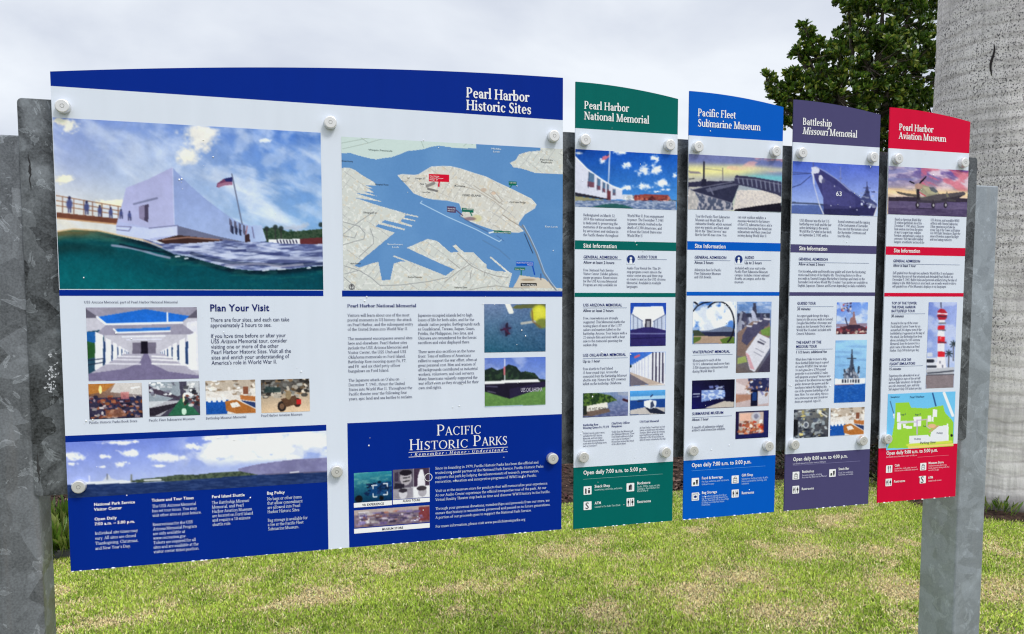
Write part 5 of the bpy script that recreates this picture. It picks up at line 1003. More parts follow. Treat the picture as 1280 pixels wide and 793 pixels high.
txt(T, ['Admission fees for Pacific', 'Fleet Submarine Museum', 'and USS _Bowfin_.'], B2(90, 220), B2(89, 271), 4.7, ref=(0, B2(279, 0)[0]))
txt(T, ['Included with your visit to the', 'Pacific Fleet Submarine Museum', 'campus. Includes content onboard', '_Bowfin_, on campus, and in the', 'museum.'], B2(376, 208), B2(374, 306), 4.7, ref=(1, B2(610, 0)[0]))
band(T, x0, x1, at(857, 369.8)[1], at(857, 364.9)[1], BLUE)
p = Pic(B2(81, 437), B2(376, 733), 1.7).zoom(852, 300, 5.662); p.quad((60, 110, 190), (70, 120, 200), (90, 140, 214), (90, 140, 214)); p.clouds(p.v < .75, .47, .06, .07, (240, 244, 250), 1, 3); p.clouds(p.v < .75, .55, .06, .1, (196, 206, 224), .6, 6); p.poly([(81, 645), (200, 640), (300, 612), (350, 618), (376, 640), (376, 690), (81, 690)], (110, 122, 150)); p.poly([(81, 655), (376, 650), (376, 685), (81, 680)], (40, 44, 70)); p.poly([(81, 680), (376, 684), (376, 735), (81, 735)], (176, 150, 130)); p.poly([(81, 690), (140, 688), (130, 710), (81, 735)], (90, 110, 50)); p.poly([(270, 705), (340, 685), (376, 690), (376, 735), (290, 735)], (90, 116, 50)); p.poly([(81, 640), (120, 640), (170, 680), (81, 680)], (60, 70, 56))
p.line([(262 + 112 * math.cos(a) * .98, 595 + 158 * math.sin(a)) for a in np.linspace(-2.3, .95, 20)], 9, (22, 24, 34)); p.line([(81, 505), (110, 470), (150, 448), (200, 438)], 8, (22, 24, 34)); p.line([(90, 440), (110, 455)], 12, (30, 32, 44)); p.grain(6); p.build(T)
p = Pic(B5(189, 46), B5(297, 278), 1.6).zoom(850, 360, 2.643); p.quad((90, 130, 190), (130, 160, 210), (110, 96, 90), (84, 80, 96)); p.mix(sstep(.5, .7, fbm(p.X * .1, p.Y * .2, 3)) * .5 * (p.v < .25), (220, 226, 238)); p.poly([(189, 84), (297, 84), (297, 100), (189, 100)], (50, 54, 76)); p.poly([(242, 50), (250, 50), (254, 84), (238, 84)], (60, 62, 84)); p.poly([(189, 98), (297, 98), (297, 130), (189, 160)], (96, 100, 124)); p.clutter([(160, 164, 184), (60, 60, 84), (120, 116, 130)], 30, 9, (0, .2, 1, .45), (.06, .2))
p.poly([(189, 150), (240, 110), (297, 115), (297, 160), (240, 230), (189, 225)], (130, 108, 100)); 
for a in (0, 22, 40, 56): p.poly([(205 + a, 160 - a * .72), (225 + a, 122 - a * .42), (244 + a, 126 - a * .42), (240 + a * .9, 170 - a * .8), (220 + a * .8, 190 - a), (204 + a, 178 - a)], (74, 72, 100)); p.line([(222 + a, 126 - a * .42), (240 + a, 128 - a * .42)], 5, (206, 204, 214))
p.poly([(266, 140), (297, 128), (297, 160), (270, 155)], (110, 140, 70)); p.poly([(216, 212), (258, 150), (296, 168), (296, 200), (246, 278), (230, 270)], (214, 214, 224)); p.poly([(216, 212), (228, 222), (246, 270), (232, 268)], (206, 160, 170)); p.line([(258, 178), (276, 186)], 5, (70, 70, 90)); p.line([(264, 170), (282, 180)], 3, (120, 120, 140)); p.line([(250, 200), (276, 214)], 2, (150, 150, 166)); p.line([(244, 212), (270, 226)], 2, (150, 150, 166)); p.poly([(189, 232), (216, 225), (222, 245), (189, 252)], (150, 164, 96)); p.poly([(256, 278), (297, 215), (297, 278)], (66, 62, 84)); p.grain(10); p.build(T)
txt(T, ['WATERFRONT MEMORIAL'], B3(78, 68), None, 5.0, SANM, NAV, (0, B3(341, 0)[0]), 'heading_lettering'); rule(T, B3(77, 80), B3(361, 0)[0], .0012, (120, 132, 160))
txt(T, ['Monuments to each of the', '52 U.S. submarines and more than', '3,500 American submariners lost', 'during World War II.'], B3(78, 126), B3(76, 203), 4.8, ref=(1, B3(338, 0)[0]))
def exhibit(p): p.all((16, 18, 52)); p.quad((26, 24, 60), (10, 10, 26), (20, 20, 90), (14, 14, 40)); up_(p, [(.22, .34), (.77, .36), (.78, .62), (.22, .76)], (120, 146, 206)); p.mix((p.u > .22) * (p.u < .77) * (p.v > .36) * (p.v < .68) * sstep(.45, .6, fbm(p.u * 20, p.v * 20, 2)), (200, 214, 240)); p.clutter([(90, 100, 150), (150, 160, 190)], 8, 2, (.4, .18, .75, .32), (.04, .1)); up_(p, [(.35, .95), (.75, .76), (1, .8), (1, 1), (.3, 1)], (196, 186, 176)); ul(p, [(.02, .48), (.18, .47)], .03, (190, 196, 220)); ul(p, [(.02, .57), (.18, .56)], .02, (170, 180, 210))
thumb(B3(74, 260), B3(372, 450), exhibit, parent=T, gr=6)
def exhibit2(p): p.all((196, 176, 176)); up_(p, [(.35, 0), (1, 0), (1, .5), (.45, .42)], (40, 44, 84)); up_(p, [(0, .1), (.4, .35), (.45, .55), (0, .5)], (216, 204, 206)); up_(p, [(.45, .42), (.65, .42), (.65, 1), (.45, 1)], (18, 20, 44)); up_(p, [(0, .55), (.45, .58), (.45, .75), (0, .85)], (176, 130, 110)); up_(p, [(.66, .5), (1, .5), (1, .9), (.68, .95)], (206, 206, 216)); p.clutter([(240, 240, 246), (110, 110, 150), (160, 120, 100)], 30, 3, (.3, 0, 1, .6), (.03, .14)); up_(p, [(.5, .5), (.62, .5), (.62, .8), (.5, .8)], (30, 60, 120))
thumb(B3(386, 248), B3(616, 438), exhibit2, parent=T, gr=10)
txt(T, ['SUBMARINE MUSEUM'], B3(74, 505), None, 5.0, SANM, NAV, (0, B3(295, 0)[0]), 'heading_lettering'); rule(T, B3(73, 522), B3(355, 0)[0], .0012, (120, 132, 160)); txt(T, ['About 1 hour'], B3(73, 546), None, 4.9, SANM, TXT, (0, B3(190, 0)[0]), 'heading_lettering')
txt(T, ['A wealth of submarine-related', 'artifacts and interactive exhibits.'], B3(72, 600), B3(71, 620), 4.8, ref=(1, B3(310, 0)[0]))
def shop2(p): p.all((30, 26, 60)); up_(p, [(.1, .04), (.84, .04), (.84, .84), (.1, .84)], (196, 176, 166)); p.clutter([(190, 60, 40), (230, 220, 210), (160, 90, 60), (210, 120, 80), (120, 60, 60)], 60, 5, (.12, .38, .82, .84), (.04, .14)); ue(p, .62, .2, .13, .16, (190, 190, 200)); ue(p, .62, .2, .07, .09, (130, 130, 150)); up_(p, [(.12, .08), (.45, .08), (.45, .34), (.12, .34)], (226, 180, 160)); up_(p, [(.86, 0), (1, 0), (1, .8), (.86, .8)], (30, 34, 90)); up_(p, [(0, .86), (1, .8), (1, 1), (0, 1)], (26, 30, 84))
thumb(B3(383, 480), B3(612, 662), shop2, parent=T, gr=10)
txt(T, ['Open daily 7:00 a.m. to 5:00 p.m.'], B4(130, 231), None, 7.0, SANB, WH, (0, B4(720, 0)[0]), 'hours_lettering'); rule(T, B4(130, 268), B4(860, 0)[0], .001, (90, 160, 230))
for cx, cy, kd in ((167, 378, 'cup'), (167, 523, 'store'), (562, 353, 'bag'), (562, 492, 'wc')): icon(T, *B4(cx, cy), kd, (0, 88, 188))
for tx, x, y, e in (('Food & Beverage', 230, 353, 437), ('Bag Storage', 230, 497, 381), ('Gift Shop', 625, 324, 738), ('Restrooms', 625, 500, 748)): txt(T, [tx.replace('&', 'and') if False else tx], B4(x, y), None, 4.7, SANB, WH, (0, B4(e, 0)[0]), 'service_lettering')
LB2 = (176, 206, 240)
txt(T, ['Hot dogs, sandwiches, salads and desserts,', 'drinks and ice pops'], B4(230, 384), B4(230, 410), 3.3, SAN, LB2, (0, B4(500, 0)[0]), 'small_print'); txt(T, ['Small, medium & large bags from $6 per', 'bag. No weapons. No bags allowed in the', 'museum. Please allow time to drop off bags', 'for official tours of the Pearl Harbor', 'Historic Sites.'], B4(231, 531), B4(231, 614), 3.3, SAN, LB2, (1, B4(485, 0)[0]), 'small_print'); txt(T, ['Submarine clothing, books & gifts,', 'Navy memorabilia, clothing, and', 'souvenirs'], B4(625, 357), B4(625, 404), 3.3, SAN, LB2, (1, B4(872, 0)[0]), 'small_print')
for q, z in (((873, 183.5), Z1), ((970, 189.7), Z1), ((866.7, 563.2), Z2), ((960.9, 558), Z2)): bolt(T, *q, z=z)
drops(T, x0, EYE - .7095, x1, EYE + .6, 14, 5); settle(T)

# ---------------------------------------------------------------- purple
T1, T2, T3, T4 = Zm(984, 190, 6.608), Zm(984, 300, 6.1), Zm(984, 420, 5.664), Zm(978, 550, 8.345)
T, x0, x1 = narrow(2, PLUM, PLUM, 'greyish purple-topped narrow panel, with the photo of the ship numbered 63', None)
txt(T, ['Battleship', '_Missouri_ Memorial'], (1003, 156.3), (1002.5, 167.8), 13.6, SERB, WH, (1, 1071.5), 'title_lettering')
zt = zmean((990.6, 201.3), (1098.8, 208)); zb = zmean((989.5, 267.3), (1097, 270.5))
p = strip_photo(T, x0, x1, zb, zt, (984, 190), 6.608); p.quad((66, 92, 190), (84, 104, 200), (170, 190, 236), (190, 206, 240)); p.poly([(35, 440), (320, 440), (320, 525), (35, 510)], (84, 104, 166)); p.line([(35, 424), (120, 425), (250, 432), (295, 438)], 9, (52, 60, 84)); p.poly([(35, 414), (60, 412), (80, 418), (130, 418), (150, 422), (250, 424), (250, 434), (35, 430)], (70, 80, 110))
hull = [(198, 128), (240, 122), (280, 150), (400, 225), (520, 320), (620, 395), (740, 440), (735, 480), (715, 532), (300, 520), (298, 380), (262, 300), (215, 190)]
p.poly(hull, (58, 58, 112)); p.poly([(300, 430), (560, 460), (735, 455), (715, 532), (300, 520)], (42, 42, 86)); p.mix(p.inside([(280, 200), (560, 380), (560, 470), (300, 470)]) * .35, (92, 90, 150)); p.poly([(198, 128), (240, 122), (268, 145), (262, 175), (225, 180), (205, 175)], (206, 208, 226)); p.line([(205, 170), (215, 200), (220, 262)], 13, (206, 208, 224)); p.line([(235, 122), (320, 165), (420, 235), (520, 325)], 5, (150, 156, 196)); p.poly([(262, 195), (282, 190), (295, 215), (285, 262), (265, 250), (258, 220)], (206, 206, 222)); p.ell(298, 240, 14, 18, (90, 90, 130)); p.line([(218, 265), (260, 420), (298, 515)], 6, (196, 200, 220)); p.line([(265, 440), (300, 515)], 7, (222, 224, 236))
p.line([(40, 186), (195, 180)], 3.5, (40, 48, 92)); p.line([(40, 168), (190, 178)], 2.5, (60, 66, 110)); p.line([(40, 294), (110, 270), (195, 198)], 4, (40, 48, 92)); p.line([(440, 125), (440, 250)], 4, (130, 134, 180)); p.line([(215, 90), (215, 125)], 4, (90, 90, 130)); p.line([(430, 220), (450, 220)], 5, (110, 116, 160))
p.poly([(600, 400), (640, 340), (650, 290), (665, 280), (675, 330), (690, 390), (740, 430), (740, 445)], (66, 72, 120)); p.line([(658, 250), (658, 330)], 5, (66, 70, 110)); p.line([(630, 298), (688, 300)], 4, (66, 70, 110)); p.clutter([(150, 156, 190), (50, 54, 90), (190, 196, 220)], 30, 4, (.8, .5, .98, .82), (.01, .05)); p.line([(460, 260), (500, 300), (560, 340), (600, 370)], 7, (120, 126, 170), .7)
for x, y in ((390, 285), (360, 445), (575, 480), (520, 455)): p.ell(x, y, 5, 5, (206, 206, 226))
p.line([(740, 460), (715, 530)], 6, (230, 226, 226)); p.grain(6); q = p.build(T)
txt(q, ['63'], T1(400, 364), None, 8.2, SANM, (226, 228, 240), (0, T1(452, 0)[0]), 'hull_number')
txt(T, ['USS _Missouri_ was the last U.S.', 'battleship ever built and the last', 'active battleship in the world.', 'World War II ended on her deck', 'on September 2, 1945, with a'], T1(102, 575), T1(99, 695), 5.0, ref=(1, T1(364, 0)[0]))
txt(T, ['formal ceremony and the signing', 'of the Instrument of Surrender.', 'You can visit the historic site of', 'the Surrender Ceremony and', 'tour the ship.'], T1(419, 585), T1(415, 704), 5.0, ref=(0, T1(682, 0)[0]))
band(T, x0, x1, zmean((988, 315.7), (1095, 317.7)), zmean((988.5, 305.4), (1095.5, 308)), PLUM)
txt(T, ['Site Information'], T2(89, 79), None, 7.1, SANB, WH, (0, T2(305, 0)[0]), 'heading_lettering')
txt(T, ['GENERAL ADMISSION'], T2(86, 156), None, 4.9, SANM, NAV, (0, T2(309, 0)[0]), 'heading_lettering'); rule(T, T2(86, 171), T2(622, 0)[0], .0012, (120, 132, 160)); txt(T, ['Allow at least 2 hours'], T2(86, 194), None, 4.8, SANM, TXT, (0, T2(286, 0)[0]), 'heading_lettering')
txt(T, ['Our knowledgeable and friendly tour guides will share the fascinating', 'stories and history of the Mighty Mo. They bring history to life as', 'you walk in General Douglas MacArthur\u2019s footsteps and stand on the', 'Surrender Deck where World War II ended. Tour guides are available in', 'English, Japanese, Chinese, and Korean depending on daily availability.'], T2(83, 248), T2(79, 357), 4.8, ref=(3, T2(612, 0)[0]))
band(T, x0, x1, at(986.6, 370)[1], at(986.6, 365.4)[1], PLUM)
txt(T, ['GUIDED TOUR'], T2(76, 494), None, 4.9, SANM, NAV, (0, T2(217, 0)[0]), 'heading_lettering'); rule(T, T2(76, 510), T2(353, 0)[0], .0012, (120, 132, 160)); txt(T, ['30 minutes'], T2(75, 536), None, 4.8, SANM, TXT, (0, T2(177, 0)[0]), 'heading_lettering')
txt(T, ['An expert guide brings the ship\u2019s', 'history to life as you walk in General', 'Douglas MacArthur\u2019s footsteps and', 'stand on the Surrender Deck where', 'World War II ended. Included with', 'General Admission.'], T2(73, 588), T2(68, 724), 4.7, ref=(1, T2(347, 0)[0]))
def gunship(p):
    p.quad((80, 120, 210), (110, 150, 226), (190, 210, 240), (200, 216, 240)); p.mix(sstep(.45, .65, fbm(p.u * 5, p.v * 6, 3)) * .6 * (p.v < .65), (240, 242, 250)); up_(p, [(0, .68), (1, .66), (1, .76), (0, .76)], (150, 130, 150)); up_(p, [(0, .82), (.3, .74), (.7, .72), (1, .8), (1, 1), (0, 1)], (84, 50, 60)); up_(p, [(.4, .75), (.44, .5), (.52, .45), (.52, .3), (.57, .3), (.6, .5), (.68, .75)], (150, 110, 110)); up_(p, [(.3, .8), (.4, .7), (.75, .7), (.8, .85)], (60, 44, 64)); p.clutter([(190, 60, 70), (70, 60, 100), (206, 190, 190)], 24, 3, (.15, .02, .45, .3), (.03, .09)); p.clutter([(150, 70, 80), (60, 44, 60), (200, 180, 170)], 40, 4, (0, .78, 1, 1), (.04, .12)); ul(p, [(.28, .5), (.36, .72)], .04, (60, 56, 80)); ul(p, [(.3, .15), (.5, .35)], .015, (80, 70, 90))
thumb(T2(379, 477), T2(608, 718), gunship, parent=T, gr=10)
txt(T, ['THE HEART OF THE', 'MISSOURI TOUR'], T3(63, 56), T3(62, 86), 4.9, SANM, NAV, (0, T3(241, 0)[0]), 'heading_lettering'); rule(T, T3(61, 98), T3(322, 0)[0], .0012, (120, 132, 160)); txt(T, ['1 1/2 hours, additional fee'], T3(60, 124), None, 4.6, SANM, TXT, (0, T3(280, 0)[0]), 'heading_lettering')
txt(T, ['What does it take to move a ship', 'three football fields long at a speed', 'of nearly 40 MPH? How can nine', '16-inch guns fire a 2,700-pound', 'projectile to an incredible 23 miles', 'with pinpoint accuracy? Venture into', 'the heart of the _Missouri_ as our expert', 'guides showcase the power and the', 'mechanics behind the Mighty Mo,', 'one of the greatest battleships of all', 'time. Note: For your safety, this is a', 'very strenuous tour and closed-toe', 'shoes are required. Ages 10+.'], T3(59, 175), T3(50, 474), 4.6, ref=(6, T3(312, 0)[0]))
p = Pic(T3(342, 33), T3(550, 466), 1.6).zoom(984, 420, 5.664); p.quad((150, 200, 236), (160, 206, 238), (110, 160, 214), (120, 170, 220)); p.mix(sstep(.5, .7, fbm(p.X * .04, p.Y * .3, 3)) * .5, (110, 150, 200)); p.poly([(395, 300), (430, 250), (445, 200), (450, 140), (458, 100), (464, 140), (470, 200), (480, 250), (510, 300)], (74, 84, 104)); p.line([(425, 160), (485, 160)], 6, (60, 70, 90)); p.line([(458, 98), (458, 290)], 6, (50, 58, 76)); p.clutter([(130, 140, 160), (50, 56, 74), (170, 176, 190)], 40, 3, (.3, .45, .78, .62), (.03, .08)); p.poly([(338, 304), (552, 298), (550, 340), (335, 346)], (236, 238, 242))
for x in (388, 406, 424, 444, 462, 480, 500): p.poly([(x, 308), (x + 10, 308), (x + 10, 332), (x, 332)], (46, 50, 66))
p.poly([(335, 346), (470, 340), (470, 352), (335, 352)], (150, 90, 90)); p.poly([(333, 350), (552, 340), (552, 470), (333, 472)], (26, 84, 170)); p.mix(p.inside([(333, 350), (552, 340), (552, 470), (333, 472)]) * sstep(.5, .64, fbm(p.X * .5, p.Y * 1.0, 3)) * .5, (60, 120, 200)); p.grain(5); p.build(T)
def engine(p): p.all((96, 104, 112)); p.quad((130, 130, 130), (110, 110, 104), (60, 66, 80), (60, 60, 70)); p.clutter([(190, 196, 200), (40, 44, 56), (140, 150, 156), (70, 76, 90), (206, 190, 120)], 110, 3, (0, 0, 1, 1), (.03, .14)); ue(p, .35, .55, .08, .12, (196, 200, 206)); ue(p, .35, .55, .05, .08, (90, 96, 110)); up_(p, [(0, .35), (.12, .35), (.12, .9), (0, .9)], (24, 26, 32)); ul(p, [(.7, .1), (.95, .3)], .05, (216, 214, 206))
thumb(T3(48, 522), T3(289, 713), engine, parent=T, gr=14); thumb(T3(308, 514), T3(542, 698), mess, parent=T)
txt(T, ['Open daily 8:00 a.m. to 4:00 p.m.'], T4(109, 222), None, 6.6, SANB, WH, (0, T4(677, 0)[0]), 'hours_lettering'); LP = (206, 204, 226)
txt(T, ['Last shuttle leaves from visitor center at 3:00 p.m.'], T4(107, 258), None, 3.0, SAN, LP, (0, T4(452, 0)[0]), 'small_print'); rule(T, T4(107, 268), T4(810, 0)[0], .0009, (140, 136, 180))
for cx, cy, kd in ((140, 373, 'bag'), (521, 346, 'cup'), (138, 520, 'wc')): icon(T, *T4(cx, cy), kd, (76, 72, 118))
for tx, x, y, e in (('Battleshop', 202, 345, 328), ('Snack Bar', 583, 317, 693), ('Restrooms', 199, 525, 326)): txt(T, [tx], T4(x, y), None, 4.5, SANB, WH, (0, T4(e, 0)[0]), 'service_lettering')
txt(T, ['Souvenirs and gifts, including', 'American flag flown on the Missouri'], T4(202, 379), T4(202, 402), 3.2, SAN, LP, (1, T4(463, 0)[0]), 'small_print'); txt(T, ['Food, hot sandwiches,', 'hot drinks, and snacks'], T4(583, 352), T4(583, 374), 3.2, SAN, LP, (1, T4(735, 0)[0]), 'small_print')
for q, z in (((1003, 190.5), Z1), ((1092, 197), Z1), ((993.3, 556.2), Z2), ((1078.7, 552.5), Z2)): bolt(T, *q, z=z)
drops(T, x0, EYE - .7095, x1, EYE + .6, 14, 6); settle(T)

# ---------------------------------------------------------------- red
V1, V2, V3, V4 = Zm(1100, 190, 6.608), Zm(1100, 300, 6.608), Zm(1095, 410, 5.116), Zm(1090, 550, 9.33)
T, x0, x1 = narrow(3, RED, RED, 'red-topped narrow panel, with the photo of the propeller plane', None)
txt(T, ['Pearl Harbor', 'Aviation Museum'], (1123.4, 163), (1122.8, 173.6), 12.8, SERB, WH, (1, 1182.5), 'title_lettering')
zt = zmean((1111.5, 208.5), (1212.3, 213)); zb = zmean((1109.5, 268.5), (1209.5, 271))
p = strip_photo(T, x0, x1, zb, zt, (1100, 190), 6.608); p.quad((96, 84, 150), (90, 70, 150), (246, 226, 180), (250, 216, 150)); p.mix(sstep(.4, .65, fbm(p.X * .05 + p.Y * .03, p.Y * .16 - p.X * .04, 4)) * .8 * (p.v < .65), (236, 214, 220)); p.mix(sstep(.5, .66, fbm(p.X * .06 + 5, p.Y * .12 - p.X * .05, 4)) * .7 * (p.u > .4) * (p.v < .45), (214, 100, 120)); p.mix(sstep(.52, .66, fbm(p.X * .05 + 15, p.Y * .2, 4)) * .6 * (p.v < .5) * (p.u < .6), (110, 116, 176)); p.mix(np.exp(-((p.v - .52) / .09) ** 2) * .75, (252, 214, 150)); p.mix(sstep(.5, .0, p.u) * (p.v < .45) * .35, (120, 124, 176))
p.poly([(68, 375), (200, 372), (340, 378), (740, 385), (740, 425), (68, 410)], (52, 44, 60)); p.poly([(66, 405), (740, 418), (740, 540), (66, 525)], (92, 80, 116)); p.poly([(66, 460), (740, 480), (740, 540), (66, 525)], (74, 62, 96)); p.mix((p.v > .72) * sstep(.4, .7, fbm(p.X * .1, p.Y * .8, 3)) * .3, (130, 116, 146))
p.poly([(130, 325), (200, 340), (310, 355), (320, 375), (240, 370), (150, 345)], (86, 80, 76)); p.poly([(360, 370), (480, 350), (600, 340), (690, 330), (706, 345), (700, 358), (600, 385), (480, 410), (340, 415), (330, 385)], (84, 78, 84)); p.poly([(500, 392), (620, 370), (700, 352), (640, 390), (520, 415)], (58, 52, 62))
p.poly([(285, 270), (330, 262), (380, 280), (440, 300), (490, 345), (440, 358), (340, 380), (300, 350)], (150, 146, 124)); p.poly([(350, 290), (400, 295), (470, 330), (480, 345), (400, 350)], (176, 170, 140)); p.poly([(405, 295), (440, 292), (480, 328), (460, 340), (420, 322)], (90, 96, 104)); p.ell(320, 285, 32, 26, (176, 140, 128)); p.poly([(320, 310), (340, 340), (380, 365), (340, 372), (316, 350)], (206, 176, 180)); p.line([(325, 335), (375, 365)], 6, (186, 70, 84)); p.poly([(300, 310), (325, 310), (328, 400), (304, 400)], (44, 38, 46))
p.poly([(238, 245), (250, 240), (285, 258), (280, 268)], (22, 20, 28)); p.poly([(322, 258), (340, 235), (380, 200), (384, 206), (352, 246), (330, 266)], (22, 20, 28)); p.poly([(545, 345), (552, 322), (558, 345), (570, 370), (550, 375)], (120, 116, 100)); p.line([(560, 395), (620, 405)], 14, (70, 66, 70)); p.poly([(300, 395), (420, 405), (560, 400), (600, 410), (460, 425), (320, 420)], (62, 56, 70))
for x, y in ((308, 440), (438, 442), (540, 440)): p.ell(x, y, 15, 24, (30, 26, 36)); p.line([(x, 400), (x, 430)], 9, (60, 54, 64)); p.ell(x + 3, y, 7, 12, (190, 186, 190))
p.poly([(290, 462), (460, 468), (450, 474), (300, 470)], (40, 34, 52), .7); p.grain(8); p.build(T)
txt(T, ['Based on American World War', 'II aviation battlefield, site of the', 'December 7, 1941 attack. Discover', 'how aviation rose from the ashes', 'of war to inspire hope, redefine', 'freedom, and galvanize a nation to', 'overcome. Visit two bullet-riddled', 'hangars, an authentic section of the'], V1(121, 566), V1(112, 752), 4.9, ref=(2, V1(364, 0)[0]))
txt(T, ['USS Arizona, and incredible WWII', 'artifacts with General Admission.', 'Other experiences include the', 'iconic Top of the Tower and Fighter', 'Ace 360 Flight Simulators. Share the', 'sense of freedom inspired by flight', 'and tour lasting memories.'], V1(417, 572), V1(411, 732), 4.9, ref=(4, V1(662, 0)[0]))
band(T, x0, x1, zmean((1107, 319.4), (1207.6, 319.8)), zmean((1107.4, 308.3), (1208.2, 310.2)), RED)
txt(T, ['Site Information'], V2(112, 103), None, 6.8, SANB, WH, (0, V2(330, 0)[0]), 'heading_lettering')
txt(T, ['GENERAL ADMISSION'], V2(108, 184), None, 4.7, SANM, NAV, (0, V2(331, 0)[0]), 'heading_lettering'); rule(T, V2(107, 199), V2(658, 0)[0], .0012, (120, 132, 160)); txt(T, ['Allow at least 1 hour'], V2(108, 222), None, 4.6, SANM, TXT, (0, V2(296, 0)[0]), 'heading_lettering')
txt(T, ['Self-guided tour through two authentic World War II-era hangars', 'featuring the aircraft that attacked and defended Pearl Harbor on', 'December 7, 1941. Bullet holes and personal artifacts bring the day of', 'infamy to life. With history in your hand, use as audio wand to take a', 'self-guided tour of the Museum\u2019s displays in six languages.'], V2(104, 282), V2(98, 393), 4.7, ref=(3, V2(628, 0)[0]))
band(T, x0, x1, at(1105.5, 370.9)[1], at(1105.5, 366.3)[1], RED)
txt(T, ['TOP OF THE TOWER:', 'THE PEARL HARBOR', 'BATTLEFIELD TOUR'], V2(96, 533), V2(92, 598), 4.6, SANM, NAV, (2, V2(287, 0)[0]), 'heading_lettering'); rule(T, V2(91, 612), V2(372, 0)[0], .0012, (120, 132, 160)); txt(T, ['30 minutes'], V2(91, 640), None, 4.6, SANM, TXT, (0, V2(195, 0)[0]), 'heading_lettering')
txt(T, ['Ascend to the top of the iconic', 'Ford Island Control Tower for an', 'unmatched 360-degree view of the', 'battlefield as it appeared on the day of', 'the attack. See Battleship Row from', 'above, including the USS _Arizona_', 'Memorial, from the horizon for a', 'pilot\u2019s view of the attack on Pearl', 'Harbor. Only 100 tickets per day.'], V2(88, 697), V3(87, 152), 4.6, ref=(3, V2(366, 0)[0]))
p = Pic(V2(402, 516), (1192, 472 + 12.5), 1.6).zoom(1095, 410, 5.116); z0_ = (350 - 410) * 5.116
p.quad((110, 130, 200), (150, 166, 222), (170, 190, 232), (190, 206, 240)); p.mix(sstep(.45, .68, fbm(p.X * .08, p.Y * .1, 4)) * .6, (206, 214, 236))
def tw(y): return 412 - (y / 793 * 0)
p.line([(414, -165), (416, -130)], 6, (60, 60, 80)); p.poly([(395, -110), (414, -124), (440, -116), (456, -92), (452, -62), (440, -50), (400, -52), (390, -76)], (176, 36, 52)); p.poly([(392, -96), (456, -92), (455, -84), (391, -88)], (230, 220, 226)); p.poly([(392, -80), (455, -76), (452, -66), (394, -70)], (90, 40, 60))
p.poly([(402, -50), (442, -50), (440, -30), (402, -30)], (226, 226, 236)); p.poly([(396, -34), (448, -34), (446, -24), (400, -24)], (120, 120, 130))
for a, b, c in ((-14, 10, (206, 40, 52)), (10, 55, (228, 228, 238)), (55, 100, (214, 40, 52)), (100, 152, (228, 228, 238)), (152, 185, (214, 40, 52)), (185, 290, (232, 230, 238))): p.poly([(397 - (b - 10) * .02, a), (440, a), (438 + (b > 185) * 18, b), (392 - (b > 185) * 14, b)], c)
p.poly([(395, 86), (450, 90), (448, 100), (397, 96)], (110, 50, 66)); p.poly([(396, 20 - 10), (446, 12), (444, 20), (398, 18)], (110, 112, 124)); p.line([(412, 60), (412, 70)], 8, (240, 120, 120)); p.line([(409, 215), (409, 225)], 6, (90, 90, 110)); p.line([(425, 240), (425, 252)], 6, (90, 90, 110))
for x, y in ((495, 100), (465, 160)):
    for a in np.linspace(0, 6.28, 9): p.line([(x, y), (x + 22 * math.cos(a), y + 24 * math.sin(a) + 6)], 5, (38, 52, 56))
    p.line([(x, y), (x - 2, y + 110)], 5, (70, 66, 70))
p.poly([(325, 160), (362, 160), (362, 185), (325, 185)], (206, 210, 220)); p.poly([(322, 190), (385, 190), (385, 270), (322, 270)], (216, 218, 228)); p.line([(330, 212), (362, 212)], 20, (40, 44, 56)); p.line([(330, 248), (380, 248)], 14, (60, 64, 76)); p.poly([(320, 265), (500, 250), (498, 300), (320, 310)], (190, 192, 200)); p.line([(330, 290), (400, 285), (495, 275)], 9, (80, 84, 96)); p.line([(325, 305), (500, 300)], 9, (60, 60, 72)); p.poly([(318, 305), (498, 298), (495, 392), (317, 394)], (136, 124, 128)); p.grain(7); p.build(T)
txt(T, ['FIGHTER ACE 360', 'FLIGHT SIMULATORS'], V3(87, 213), V3(85, 239), 4.6, SANM, NAV, (1, V3(250, 0)[0]), 'heading_lettering'); rule(T, V3(84, 248), V3(300, 0)[0], .0012, (120, 132, 160)); txt(T, ['15 minutes'], V3(83, 271), None, 4.6, SANM, TXT, (0, V3(160, 0)[0]), 'heading_lettering')
txt(T, ['Experience the adrenaline of an air', 'fight dogfight in state-of-the-art full', 'motion flight simulators. As the pilot', 'you roll, somersault, spin, and loop', '360 degrees! Only 100 tickets per day.'], V3(82, 314), V3(79, 400), 4.5, ref=(4, V3(293, 0)[0]))
p = Pic(V3(76, 424), V3(494, 756), 1.7).zoom(1095, 410, 5.116); p.all((110, 190, 232)); p.mix(p.v * .3, (150, 214, 244)); p.poly([(125, 480), (210, 476), (225, 510), (330, 515), (375, 505), (430, 495), (440, 540), (494, 600), (494, 770), (72, 770), (100, 700), (118, 600)], (150, 204, 60)); p.poly([(76, 424), (100, 424), (112, 560), (118, 600), (100, 700), (76, 760)], (110, 186, 230)); p.line([(90, 470), (112, 545)], 5, (70, 110, 150)); p.line([(435, 418), (490, 560)], 17, (236, 240, 244)); p.line([(362, 420), (382, 498)], 9, (50, 90, 140))
p.poly([(212, 690), (330, 684), (345, 700), (352, 668), (400, 630), (452, 622), (460, 720), (390, 735), (210, 755)], (226, 228, 232)); p.poly([(452, 612), (462, 612), (464, 720), (452, 720)], (236, 238, 240))
for a in ((134, 542, 155, 600), (136, 606, 160, 650), (110, 548, 118, 580), (240, 568, 288, 630), (362, 522, 390, 570), (330, 562, 352, 600), (354, 570, 368, 600), (190, 628, 230, 645), (160, 596, 200, 612), (172, 615, 190, 640)): p.poly([(a[0], a[1]), (a[2], a[1]), (a[2], a[3]), (a[0], a[3])], (238, 240, 244))
